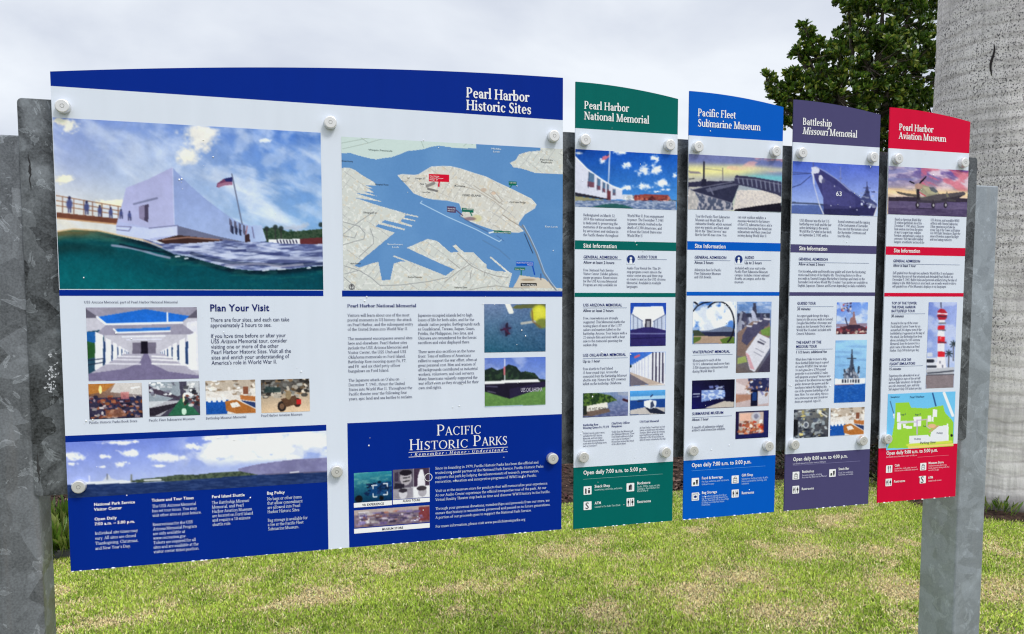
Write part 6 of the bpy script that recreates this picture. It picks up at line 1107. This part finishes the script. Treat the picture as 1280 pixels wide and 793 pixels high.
p.line([(150, 605), (240, 600), (260, 605)], 12, (206, 206, 216)); p.line([(262, 590), (262, 680)], 7, (190, 170, 210)); p.line([(262, 592), (325, 585), (325, 630), (345, 645)], 6, (200, 180, 200)); p.ell(358, 628, 26, 14, (226, 180, 140)); p.line([(340, 665), (400, 625)], 6, (206, 150, 130)); p.line([(200, 750), (480, 728)], 14, (206, 220, 80)); p.line([(210, 765), (494, 745)], 14, (240, 208, 120)); p.ell(483, 688, 8, 9, (30, 30, 36)); p.grain(3); q = p.build(T, 'site_map', label='small printed site map on green land and blue water')
for tx, x, y, e in (('Pearl Harbor', 215, 450, 308), ('Parking', 244, 716, 284), ('Parking', 386, 678, 424), ('Hangar 37', 248, 560, 285), ('Hangar 79', 160, 560, 190), ('Parking Gate', 280, 743, 380), ('Tower', 300, 634, 320), ('Seaplane', 92, 448, 150)): lettering(q, 'place_name', [tx], V3(x, y), None, 3.2 if len(tx) < 11 else 4.2, SAN, (40, 60, 100), (0, V3(e, 0)[0]), .0010)
txt(T, ['Open daily 9:00 a.m. to 5:00 p.m.'], V4(164, 176), None, 6.3, SANB, WH, (0, V4(763, 0)[0]), 'hours_lettering'); LR = (246, 200, 210)
txt(T, ['Last shuttle leaves from visitor center at 4:00 p.m.'], V4(163, 210), None, 2.8, SAN, LR, (0, V4(522, 0)[0]), 'small_print'); rule(T, V4(530, 203), V4(892, 0)[0], .0009, (240, 130, 150))
for cx, cy, kd in ((199, 340, 'fork'), (193, 496, 'wc'), (596, 312, 'bag'), (591, 464, 'cash')): icon(T, *V4(cx, cy), kd, (206, 14, 56))
for tx, x, y, e in (('Caf\u00e9', 262, 312, 318), ('Restrooms', 253, 499, 383), ('Museum Store', 656, 284, 833), ('ATM', 653, 454, 708)): txt(T, [tx], V4(x, y), None, 4.2, SANB, WH, (0, V4(e, 0)[0]), 'service_lettering')
txt(T, ['Sandwiches, salads, pizza, beer and', 'wine in an air-conditioned restaurant'], V4(260, 345), V4(260, 370), 2.9, SAN, LR, (1, V4(532, 0)[0]), 'small_print'); txt(T, ['Aviation-themed gifts & toys,', 'books, apparel, home goods, and', 'more for all ages'], V4(656, 313), V4(655, 364), 2.9, SAN, LR, (1, V4(897, 0)[0]), 'small_print'); txt(T, ['Located inside museum'], V4(653, 488), None, 2.9, SAN, LR, (0, V4(805, 0)[0]), 'small_print')
for q, z in (((1123, 198.4), Z1), ((1205.6, 203.9), Z1), ((1109.6, 548.7), Z2)): bolt(T, *q, z=z)
drops(T, x0, EYE - .7095, x1, EYE + .6, 12, 7); settle(T)

# ================================================================ ground, planting, trees
def noise_color(mt, pairs, scale, detail=4, dist=0.0, vec=None):
    N, Lk, b = nodes(mt); g = N.new('ShaderNodeNewGeometry'); n = N.new('ShaderNodeTexNoise'); n.inputs['Scale'].default_value = scale; n.inputs['Detail'].default_value = detail; n.inputs['Distortion'].default_value = dist
    r = N.new('ShaderNodeValToRGB'); e = r.color_ramp.elements
    e[0].position, e[0].color = pairs[0][0], (*pairs[0][1], 1); e[1].position, e[1].color = pairs[-1][0], (*pairs[-1][1], 1)
    for pp, c in pairs[1:-1]: q = e.new(pp); q.color = (*c, 1)
    Lk(g.outputs['Position'], n.inputs['Vector']); Lk(n.outputs['Fac'], r.inputs['Fac']); Lk(r.outputs['Color'], b.inputs['Base Color']); return mt

EDGE0, EDGE1 = np.array([-1.33, 3.2]), np.array([5.4, 3.95])          # the bed's front edge on the ground
def bed_y(x): return EDGE0[1] + (x - EDGE0[0]) * (EDGE1[1] - EDGE0[1]) / (EDGE1[0] - EDGE0[0])
SOIL = noise_color(mat('lawn_soil', rough=0.95, spec=0.1), [(0.3, (.06, .065, .03)), (0.5, (.13, .13, .07)), (0.7, (.21, .19, .12))], 26, 9)
lawn = mesh('lawn', [(-2000, -2000, 0), (2000, -2000, 0), (2000, 2000, 0), (-2000, 2000, 0)], [(0, 1, 2, 3)], SOIL); tag(lawn, kind='structure')
BED = noise_color(mat('bed_soil', rough=0.95, spec=0.1), [(0.35, (.012, .008, .007)), (0.6, (.05, .03, .022)), (0.8, (.12, .08, .06))], 30, 6)
NB = 40; xs = np.linspace(-6, 14, NB); V = []; F = []
for j, dy in enumerate((0, .25, 1.0, 2.5, 5.0)):
    for i, x in enumerate(xs): V.append((x, bed_y(x) + dy, [.004, .03, .10, .22, .35][j] + .02 * math.sin(x * 3 + j)* (j > 0)))
for j in range(4):
    for i in range(NB - 1): a = j * NB + i; F.append((a, a + 1, a + NB + 1, a + NB))
tag(mesh('planting_bed', V, F, BED, None, True), kind='structure')

# mulch chips
rs = np.random.RandomState(11)
def bed_z(dy): return np.interp(dy, [0, .25, 1.0, 2.5, 5.0], [.004, .03, .10, .22, .35])
n = 16000; cx = rs.uniform(-2.6, 7, n); dy = rs.uniform(.03, 1, n) ** 1.4 * 3.6; cy = bed_y(cx) + dy; cz = bed_z(dy) + rs.uniform(.0, .018, n)
ln = rs.uniform(.012, .05, n); wd = ln * rs.uniform(.25, .6, n); az = rs.uniform(0, 6.28, n); el = rs.uniform(-.5, .9, n)
d1 = np.stack([np.cos(az) * np.cos(el), np.sin(az) * np.cos(el), np.sin(el)], -1); d2 = np.stack([-np.sin(az), np.cos(az), rs.uniform(-.6, .6, n)], -1)
c0 = np.stack([cx, cy, cz], -1); V = np.stack([c0 - d1 * ln[:, None] / 2 - d2 * wd[:, None] / 2, c0 + d1 * ln[:, None] / 2 - d2 * wd[:, None] / 2, c0 + d1 * ln[:, None] / 2 + d2 * wd[:, None] / 2, c0 - d1 * ln[:, None] / 2 + d2 * wd[:, None] / 2], 1)
pal = np.array([(.05, .028, .02), (.09, .05, .035), (.025, .016, .014), (.16, .10, .075), (.26, .19, .15), (.07, .03, .03)]); ci = rs.choice(6, n, p=[.28, .25, .2, .13, .05, .09])
LEAFM = attr_mat('leaf_litter', 0.8, 0.15)
tag(np_mesh('bark_mulch', V.reshape(-1, 3), np.arange(4 * n).reshape(-1, 4), LEAFM, col=np.repeat(pal[ci], 4, 0)), kind='stuff')

# lawn blades
PATCH = [(700, 690, .30, .22, 1.0), (600, 735, .35, .22, .55), (410, 745, .28, .2, .8), (240, 690, .3, .2, .8), (280, 735, .25, .2, .35), (985, 770, .35, .3, .9), (930, 720, .3, .2, .6), (1130, 735, .3, .3, .9), (1100, 690, .3, .2, .7), (1255, 740, .4, .3, .9), (1000, 690, .3, .25, .7), (480, 705, .3, .2, .4), (760, 760, .3, .2, .6), (860, 740, .25, .2, .7), (150, 775, .3, .2, .3)]
PG = [(*ground(px, py), a, b, k) for px, py, a, b, k in PATCH]
def dryness(x, y):
    g = (fbm(x * 9 + 40, y * 9 + 11, 4) - .5) * 2.2; d = .03 + np.clip((fbm(x * 1.6 + 40, y * 1.6 + 11, 3) - .5) * 1.1, 0, .3)
    for gx, gy, a, b, k in PG: d = d + np.clip(k * 1.35 * np.exp(-(((x - gx) / (a * .62)) ** 2 + ((y - gy) / (b * .62)) ** 2)) + g * .35 * (k > .3) * np.exp(-(((x - gx) / a) ** 2 + ((y - gy) / b) ** 2)), 0, .8)
    d = d + np.clip(fbm(x * 5 + 9, y * 5, 3) - .58, 0, 1) * 3.4
    return np.clip(d + g * .06, 0, 1)
n = 760000
near = rs.rand(n) < .74
bx = np.where(near, rs.uniform(-2.2, 5.0, n) + rs.normal(0, .5, n), rs.uniform(-3.5, 8.5, n) + rs.normal(0, 1.0, n)); by = np.where(near, rs.uniform(.7, 3.4, n) + rs.normal(0, .25, n), rs.uniform(-.2, 4.2, n) - np.abs(rs.normal(0, .5, n)))
k = by < bed_y(bx) - .03; bx, by = bx[k], by[k]; n = len(bx)
dr = dryness(bx, by)
hh = rs.uniform(.009, .024, n) * (1 - .35 * dr); wb = rs.uniform(.0026, .0056, n); az = rs.uniform(0, 6.28, n); lean = rs.uniform(.1, 1.5, n)
dx, dy_ = np.cos(az), np.sin(az); bz = rs.uniform(-.004, .004, n)
b0 = np.stack([bx, by, bz], -1); sd_ = np.stack([-dy_, dx, 0 * dx], -1) * wb[:, None]
tip = b0 + np.stack([dx * hh * lean, dy_ * hh * lean, hh * (1.15 - .45 * lean)], -1)
V = np.stack([b0 - sd_, b0 + sd_, tip], 1).reshape(-1, 3)
u1 = rs.rand(n); u2 = rs.rand(n)
green = np.array([.25, .39, .032])[None] * (.25 + 1.3 * u2[:, None]); lime = np.array([.62, .72, .13])[None] * (.45 + 1.0 * u2[:, None]); straw = np.array([.95, .76, .42])[None] * (.4 + .8 * u2[:, None])
w1 = np.clip(.40 + .28 * rs.randn(n) + .9 * (fbm(bx * 5 + 7, by * 5, 3) - .5), 0, 1)[:, None]; w2 = (u1 < .12 + .80 * dr)[:, None] * 1.0
cc = green * (1 - w1) + lime * w1; cc = cc * (1 - w2) + straw * w2
BLADE = attr_mat('grass_blade', 0.6, 0.25); BN, BL, BB = nodes(BLADE); 
def translucent(mt, w):
    N, Lk, b = nodes(mt); o_ = N['Material Output']; a_ = next(q for q in N if q.type == 'ATTRIBUTE'); t_ = N.new('ShaderNodeBsdfTranslucent'); x_ = N.new('ShaderNodeMixShader'); x_.inputs[0].default_value = w
    Lk(a_.outputs['Color'], t_.inputs['Color']); Lk(b.outputs[0], x_.inputs[1]); Lk(t_.outputs[0], x_.inputs[2]); Lk(x_.outputs[0], o_.inputs['Surface'])
translucent(BLADE, .3)
tag(np_mesh('lawn_grass', V, np.arange(3 * n).reshape(-1, 3), BLADE, col=np.repeat(np.clip(cc, .004, .9), 3, 0)), kind='stuff')

# plastic edging between lawn and bed
V = []; F = []; xs2 = np.linspace(-2.6, 0.9, 60); prof = [(0, -.02), (0, .05), (.006, .058), (.014, .058), (.018, .05), (.018, -.02)]
for x in xs2: V += [(x, bed_y(x) - .02 + a + .01 * math.sin(x * 2.1), b) for a, b in prof]
for i in range(59):
    for j in range(5): a = i * 6 + j; F.append((a, a + 6, a + 7, a + 1))
PLA = mat('black_plastic', (.03, .032, .03), .55)
V2_ = [v for v in V]
e = mesh('lawn_edging', V, F, PLA, None, True); tag(e, 'low black plastic edging strip between the lawn and the mulch bed', 'lawn edging')

# ---- leafy plants
def leaf_cloud(name, centres, size, npl, cols, parent, up=.4, seed=1, width=.38, m=None, spread=1.0):
    """rosettes of bent lance-shaped leaves at the given twig tips"""
    r = np.random.RandomState(seed); C = np.repeat(np.array([c[:3] for c in centres], float), npl, 0); D = np.repeat(np.array([c[3:6] for c in centres], float), npl, 0)
    n = len(C); a = r.uniform(0, 6.28, n); t = r.uniform(.15, 1.25, n) * spread
    D = D / (np.linalg.norm(D, axis=1)[:, None] + 1e-9); H = np.where(abs(D[:, 2:3]) < .9, np.array([[0, 0, 1.]]), np.array([[1., 0, 0]])); A = np.cross(D, H); A /= np.linalg.norm(A, axis=1)[:, None]; Bv = np.cross(D, A)
    d = D * np.cos(t)[:, None] + (A * np.cos(a)[:, None] + Bv * np.sin(a)[:, None]) * np.sin(t)[:, None]; d[:, 2] += up * .3; d /= np.linalg.norm(d, axis=1)[:, None]
    s_ = np.cross(d, D + r.normal(0, .25, (n, 3))); s_ /= np.linalg.norm(s_, axis=1)[:, None] + 1e-9; nn = np.cross(s_, d)
    Ln = size * r.uniform(.65, 1.2, n)[:, None]; Wd = Ln * width * r.uniform(.8, 1.2, n)[:, None] * .5
    b = C + d * Ln * .05 + r.normal(0, size * .12, (n, 3))
    P = np.stack([b, b + d * Ln * .4 + s_ * Wd * .85 + nn * Ln * .06, b + d * Ln * .75 + s_ * Wd + nn * Ln * .03, b + d * Ln, b + d * Ln * .75 - s_ * Wd + nn * Ln * .03, b + d * Ln * .4 - s_ * Wd * .85 + nn * Ln * .06, b + d * Ln * .45], 1)
    i = np.arange(n)[:, None] * 7; F = np.concatenate([i + np.array([[0, 6, 1, 1]])[:, :3], i + np.array([[6, 2, 1]]), i + np.array([[6, 3, 2]]), i + np.array([[6, 4, 3]]), i + np.array([[6, 5, 4]]), i + np.array([[0, 5, 6]])], 0)
    cols = np.array(cols); ck = cols[r.choice(len(cols), n)] * r.uniform(.65, 1.25, (n, 1))
    o = np_mesh(name, P.reshape(-1, 3), F, m, parent, False, np.repeat(ck, 7, 0)); return o
FOL = attr_mat('glossy_leaf', 0.38, 0.5); translucent(FOL, .3)

def limb_mesh(name, segs, m, parent, k=9):
    V = []; F = []
    for pts in segs:
        for i, (x, y, z, r) in enumerate(pts):
            a = Vector(pts[max(0, i - 1)][:3]); b = Vector(pts[min(len(pts) - 1, i + 1)][:3]); d = (b - a).normalized(); q = d.to_track_quat('Z', 'Y'); o = len(V)
            for j in range(k): V.append(tuple(Vector((x, y, z)) + q @ Vector((r * math.cos(2 * math.pi * j / k), r * math.sin(2 * math.pi * j / k), 0))))
            if i:
                for j in range(k): F.append((o - k + j, o - k + (j + 1) % k, o + (j + 1) % k, o + j))
    return mesh(name, V, F, m, parent, True)
BARK = noise_color(mat('bark', rough=.9, spec=.2), [(.3, (.05, .042, .034)), (.7, (.16, .135, .11))], 14, 6)

# dense glossy-leaved tree behind the purple and the red panel
def world(px, py, depth):
    d = rx * ((px - CX) / FPX) + dn * ((py - CY) / FPX) + fw; return Vector((0, -DIST, EYE)) + d * depth
TD = 9.0
base = world(1075, 560, TD); base.z = 0.2
t = empty('broadleaf_tree', base, 'dark green leafy tree rising behind the purple and red panels, left of the palm trunk', 'tree')
lobes = []                               # crown lobes in survey pixels (x, y, radius px, depth offset)
for x, y, r_, dz in ((1105, 40, 56, 0), (1085, 85, 54, -.2), (1130, 95, 60, .1), (1150, 40, 46, .2), (1085, 25, 36, .1), (1110, -40, 60, 0), (1045, 90, 32, -.2), (1048, 125, 40, -.3), (1018, 122, 20, -.25), (1085, 150, 55, 0), (1135, 165, 55, .1),
                     (1020, 58, 9, -.1), (1012, 46, 7, -.1), (1006, 35, 6, -.1), (1004, 68, 8, -.15), (1012, 76, 9, -.15), (996, 64, 6, -.15), (1028, 68, 10, -.15), (970, 108, 10, -.2), (958, 100, 7, -.2), (980, 116, 10, -.2), (992, 102, 10, -.2), (990, 94, 6, -.2), (1002, 114, 14, -.2), (1004, 96, 9, -.2), (966, 122, 7, -.2), (985, 130, 10, -.2), (1008, 140, 14, -.2), (981, 142, 8, -.2), (983, 154, 6, -.2), (1160, 130, 40, .3), (1185, 80, 40, .3), (1040, 165, 26, .0), (1105, 200, 50, 0), (1150, -30, 50, .2), (1060, 6, 16, .05)):
    lobes.append((world(x, y, TD + dz), r_ / FPX * TD))
rs2 = np.random.RandomState(4); tips = []
for c, R_ in lobes:
    m_n = int(5 + 175 * R_ * R_ / .3)
    for i in range(m_n):
        v = Vector(rs2.normal(0, 1, 3)).normalized(); q = rs2.uniform(.45, 1.05) ** .6; pnt = c + v * R_ * q
        dirv = (v * .8 + Vector((0, 0, .75)) + Vector(rs2.normal(0, .3, 3))).normalized(); tips.append((*(pnt - base), *dirv))
leaf_cloud('crown', tips, .07, 22, [(.052, .11, .013), (.08, .16, .018), (.13, .23, .028), (.032, .068, .010), (.26, .31, .045)], t, .3, 5, .42, FOL)
cen = Vector((0, 0, 0)); fork = (world(1078, 240, TD) - base); segs = [[(0, 0, -.3, .12), (.02, 0, .6, .10), (fork.x * .5, fork.y * .5, fork.z * .6, .085), (fork.x, fork.y, fork.z, .07)]]
for c, R_ in lobes:
    e_ = c - base; md_ = fork.lerp(e_, .5) + Vector((0, 0, .06)); segs.append([(*fork, .05), (*md_, .03), (*e_, .012)])
r3 = random.Random(8)
for tp_ in r3.sample(tips, 260):
    pt = Vector(tp_[:3]); c = min((l[0] - base for l in lobes), key=lambda q: (q - pt).length); segs.append([(*c, .008), (*pt, .004)])
limb_mesh('trunk', segs, BARK, t, 6)

# shrubs and tufts in the bed
def shrub(px, py, h, w, label, cols, lsize, npl, seed, name='shrub', cat='shrub', grp=None, cnt=150):
    x, y = ground(px, py, .08); b = Vector((x, y, .03)); t = empty(name, b, label, cat, grp); r = np.random.RandomState(seed); tips = []
    for i in range(cnt):
        v = Vector(r.normal(0, 1, 3)).normalized(); v.z = abs(v.z); q = r.uniform(.4, 1) ** .5; tips.append((v.x * w * q, v.y * w * q, v.z * h * q + .03, v.x, v.y, v.z + .5))
    leaf_cloud('foliage', tips, lsize, npl, cols, t, .3, seed, .4, FOL)
    limb_mesh('stem', [[(0, 0, -.05, .012), (0, 0, h * .4, .01)]] + [[(0, 0, h * .2, .007), (q[0] * .9, q[1] * .9, q[2] * .95, .002)] for q in tips[::6]], BARK, t, 5)
DK = [(.018, .03, .012), (.03, .045, .016), (.05, .06, .02), (.05, .025, .025)]
shrub(1096, 586, .62, .42, 'dark bushy shrub in the bed, in the gap between the purple and red panels', DK, .06, 9, 21)
shrub(1140, 592, .6, .42, 'dark shrub behind the foot of the red panel, beside the right post', DK, .06, 9, 22)
shrub(985, 588, .55, .35, 'low dark shrub in the gap between the blue and purple panels', DK, .05, 8, 23)
LT = [(.10, .19, .02), (.16, .24, .035), (.07, .13, .02), (.2, .24, .06)]
def tuft(px, py, h, label, seed, k=90):
    x, y = ground(px, py, .03); t = empty('border_plant', (x, y, .02), label, 'plant'); r = np.random.RandomState(seed); tips = []
    for i in range(k): a = r.uniform(0, 6.28); q = r.uniform(0, .14); tips.append((q * math.cos(a) * 1.8, q * math.sin(a), r.uniform(0, .5) * h, math.cos(a) * .5, math.sin(a) * .5, 1))
    leaf_cloud('foliage', tips, h, 4, LT, t, .6, seed, .12, FOL, .6)
tuft(74, 690, .16, 'bright green grassy plant at the bed edge, between the left post and the widest panel', 31)
tuft(84, 672, .2, 'yellowish green plant in the mulch, behind the left edge of the widest panel', 32, 50)
tuft(1252, 640, .09, 'small weed clump at the foot of the palm trunk', 33, 30)

# palm trunk
PC = world(1241, 600, 6.55); PC.z = 0
t = empty('palm_tree', PC, 'thick pale grey ringed palm trunk at the right edge of the view', 'palm tree')
PM = mat('palm_bark', rough=.9, spec=.15); N, Lk, b = nodes(PM); tcx = N.new('ShaderNodeTexCoord')
def tex(kind, scale, vscale, **kw):
    mpn = N.new('ShaderNodeMapping'); mpn.inputs['Scale'].default_value = vscale; tx_ = N.new(kind); tx_.inputs['Scale'].default_value = scale
    for k_, v_ in kw.items(): tx_.inputs[k_].default_value = v_
    Lk(tcx.outputs['Object'], mpn.inputs['Vector']); Lk(mpn.outputs['Vector'], tx_.inputs['Vector']); return tx_
def ramp(o_, pairs):
    r = N.new('ShaderNodeValToRGB'); e = r.color_ramp.elements; e[0].position, e[1].position = pairs[0][0], pairs[1][0]; e[0].color = (*pairs[0][1], 1); e[1].color = (*pairs[1][1], 1); Lk(o_, r.inputs['Fac']); return r.outputs['Color']
def mul(a, b_, f=1.0):
    q = N.new('ShaderNodeMix'); q.data_type = 'RGBA'; q.blend_type = 'MULTIPLY'; q.inputs['Factor'].default_value = f; Lk(a, q.inputs['A']); Lk(b_, q.inputs['B']); return q.outputs['Result']
c = ramp(tex('ShaderNodeTexNoise', 2.2, (1, 1, .8), Detail=6.0, Roughness=.6).outputs['Fac'], [(.34, (.52, .495, .495)), (.66, (.78, .75, .745))])
zz = N.new('ShaderNodeSeparateXYZ'); Lk(tcx.outputs['Object'], zz.inputs[0]); zr_ = N.new('ShaderNodeMapRange'); zr_.interpolation_type = 'SMOOTHSTEP'; zr_.inputs['From Min'].default_value = .75; zr_.inputs['From Max'].default_value = 1.5; zr_.inputs['To Min'].default_value = .12; Lk(zz.outputs['Z'], zr_.inputs['Value'])
ml_ = N.new('ShaderNodeMath'); ml_.operation = 'MULTIPLY'; Lk(zr_.outputs['Result'], ml_.inputs[0]); pm_ = ramp(tex('ShaderNodeTexNoise', 3.5, (1, 1, .8), Detail=3.0).outputs['Fac'], [(.34, (.35, .35, .35)), (.56, (1, 1, 1))]); Lk(pm_, ml_.inputs[1])
def mulv(a_, b_): q = N.new('ShaderNodeMix'); q.data_type = 'RGBA'; q.blend_type = 'MULTIPLY'; Lk(ml_.outputs[0], q.inputs['Factor']); Lk(a_, q.inputs['A']); Lk(b_, q.inputs['B']); return q.outputs['Result']
c = mulv(c, ramp(tex('ShaderNodeTexNoise', 95, (1, 1, .8), Detail=3.0, Roughness=.6).outputs['Fac'], [(.39, (.16, .16, .18)), (.46, (1, 1, 1))]))
wv = tex('ShaderNodeTexWave', 3.1, (1, 1, 1), Distortion=3.2, Detail=3.0); wv.bands_direction = 'Z'; wv.inputs['Detail Scale'].default_value = 1.4
c = mul(c, ramp(wv.outputs['Fac'], [(.02, (.82, .81, .81)), (.14, (1, 1, 1))]))
c = mul(c, ramp(tex('ShaderNodeTexNoise', 26, (1.6, 1.6, .12), Detail=3.0).outputs['Fac'], [(.3, (.78, .78, .78)), (.6, (1, 1, 1))]))
c = mulv(c, ramp(tex('ShaderNodeTexVoronoi', 60, (1, 1, .9)).outputs['Distance'], [(.10, (.2, .2, .22)), (.2, (1, 1, 1))]))
c = mul(c, ramp(tex('ShaderNodeTexNoise', 9, (.3, .3, 3.0), Detail=3.0).outputs['Fac'], [(.3, (.8, .8, .8)), (.55, (1, 1, 1))]))
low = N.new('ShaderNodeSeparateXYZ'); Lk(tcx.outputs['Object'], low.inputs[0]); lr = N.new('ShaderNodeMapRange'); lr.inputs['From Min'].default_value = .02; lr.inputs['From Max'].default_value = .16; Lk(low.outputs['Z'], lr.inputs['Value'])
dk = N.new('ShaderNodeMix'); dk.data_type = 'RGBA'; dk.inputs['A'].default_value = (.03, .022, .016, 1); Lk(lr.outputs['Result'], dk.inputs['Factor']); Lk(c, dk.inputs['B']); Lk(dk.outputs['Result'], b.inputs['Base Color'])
bpn = N.new('ShaderNodeBump'); bpn.inputs['Strength'].default_value = .35; bpn.inputs['Distance'].default_value = .01; Lk(tex('ShaderNodeTexNoise', 40, (1, 1, .5), Detail=4.0).outputs['Fac'], bpn.inputs['Height']); Lk(bpn.outputs['Normal'], b.inputs['Normal'])
V = []; F = []; K, NZ = 64, 340; H = 7.0; rr = np.random.RandomState(2); rings = np.cumsum(rr.uniform(.07, .15, 90))
for i in range(NZ):
    z = -.1 + H * i / (NZ - 1) ; r0 = .57 - .012 * z + .05 * math.exp(-max(z, 0) / .18) ; dmin = np.min(abs(rings - z)); r0 -= .004 * math.exp(-(dmin / .012) ** 2)
    for j in range(K):
        a = 2 * math.pi * j / K; q = r0 + .008 * float(vnoise(np.array(3 * math.cos(a) + 7), np.array(z * 2 + 3 * math.sin(a)))); V.append((q * math.cos(a), q * math.sin(a), z + .012 * math.sin(a * 2 + z)))
for i in range(NZ - 1):
    for j in range(K): F.append((i * K + j, i * K + (j + 1) % K, (i + 1) * K + (j + 1) % K, (i + 1) * K + j))
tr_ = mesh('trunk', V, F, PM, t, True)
# the long dark split in the bark
q0 = world(1246, 58, 5.98) - PC; q1 = world(1241, 97, 5.98) - PC
def on_trunk(v, z, o=.002): d = Vector((v.x, v.y, 0)).normalized(); return d * (.57 - .012 * z + .006 + o) + Vector((0, 0, z))
pts = [q0.lerp(q1, k / 8) for k in range(9)]; V = []; F = []
for k_, v in enumerate(pts):
    w_ = .007 * math.sin(math.pi * (k_ + .15) / 8.4) + .002; s_ = Vector((-v.y, v.x, 0)).normalized() * -w_; m_ = on_trunk(v, v.z); wob = Vector((-v.y, v.x, 0)).normalized() * .008 * math.sin(k_ * .9); V += [tuple(m_ - s_ + wob), tuple(m_ + s_ + wob)]
    if k_: a = len(V) - 4; F.append((a, a + 1, a + 3, a + 2))
mesh('bark_split', V, F, mat('bark_split', (.012, .01, .01), .9), t)
# mulch ring at the palm's foot
V = [(PC.x, PC.y, .03)] + [(PC.x + r_ * math.cos(a), PC.y + r_ * math.sin(a), z) for r_, z in ((.70, .03), (.82, .006)) for a in np.linspace(0, 2 * math.pi, 33)[:-1]]
F = [(0, 1 + j, 1 + (j + 1) % 32) for j in range(32)] + [(1 + j, 33 + j, 33 + (j + 1) % 32, 1 + (j + 1) % 32) for j in range(32)]
tag(mesh('palm_bed', V, F, BED, None, True), kind='structure')
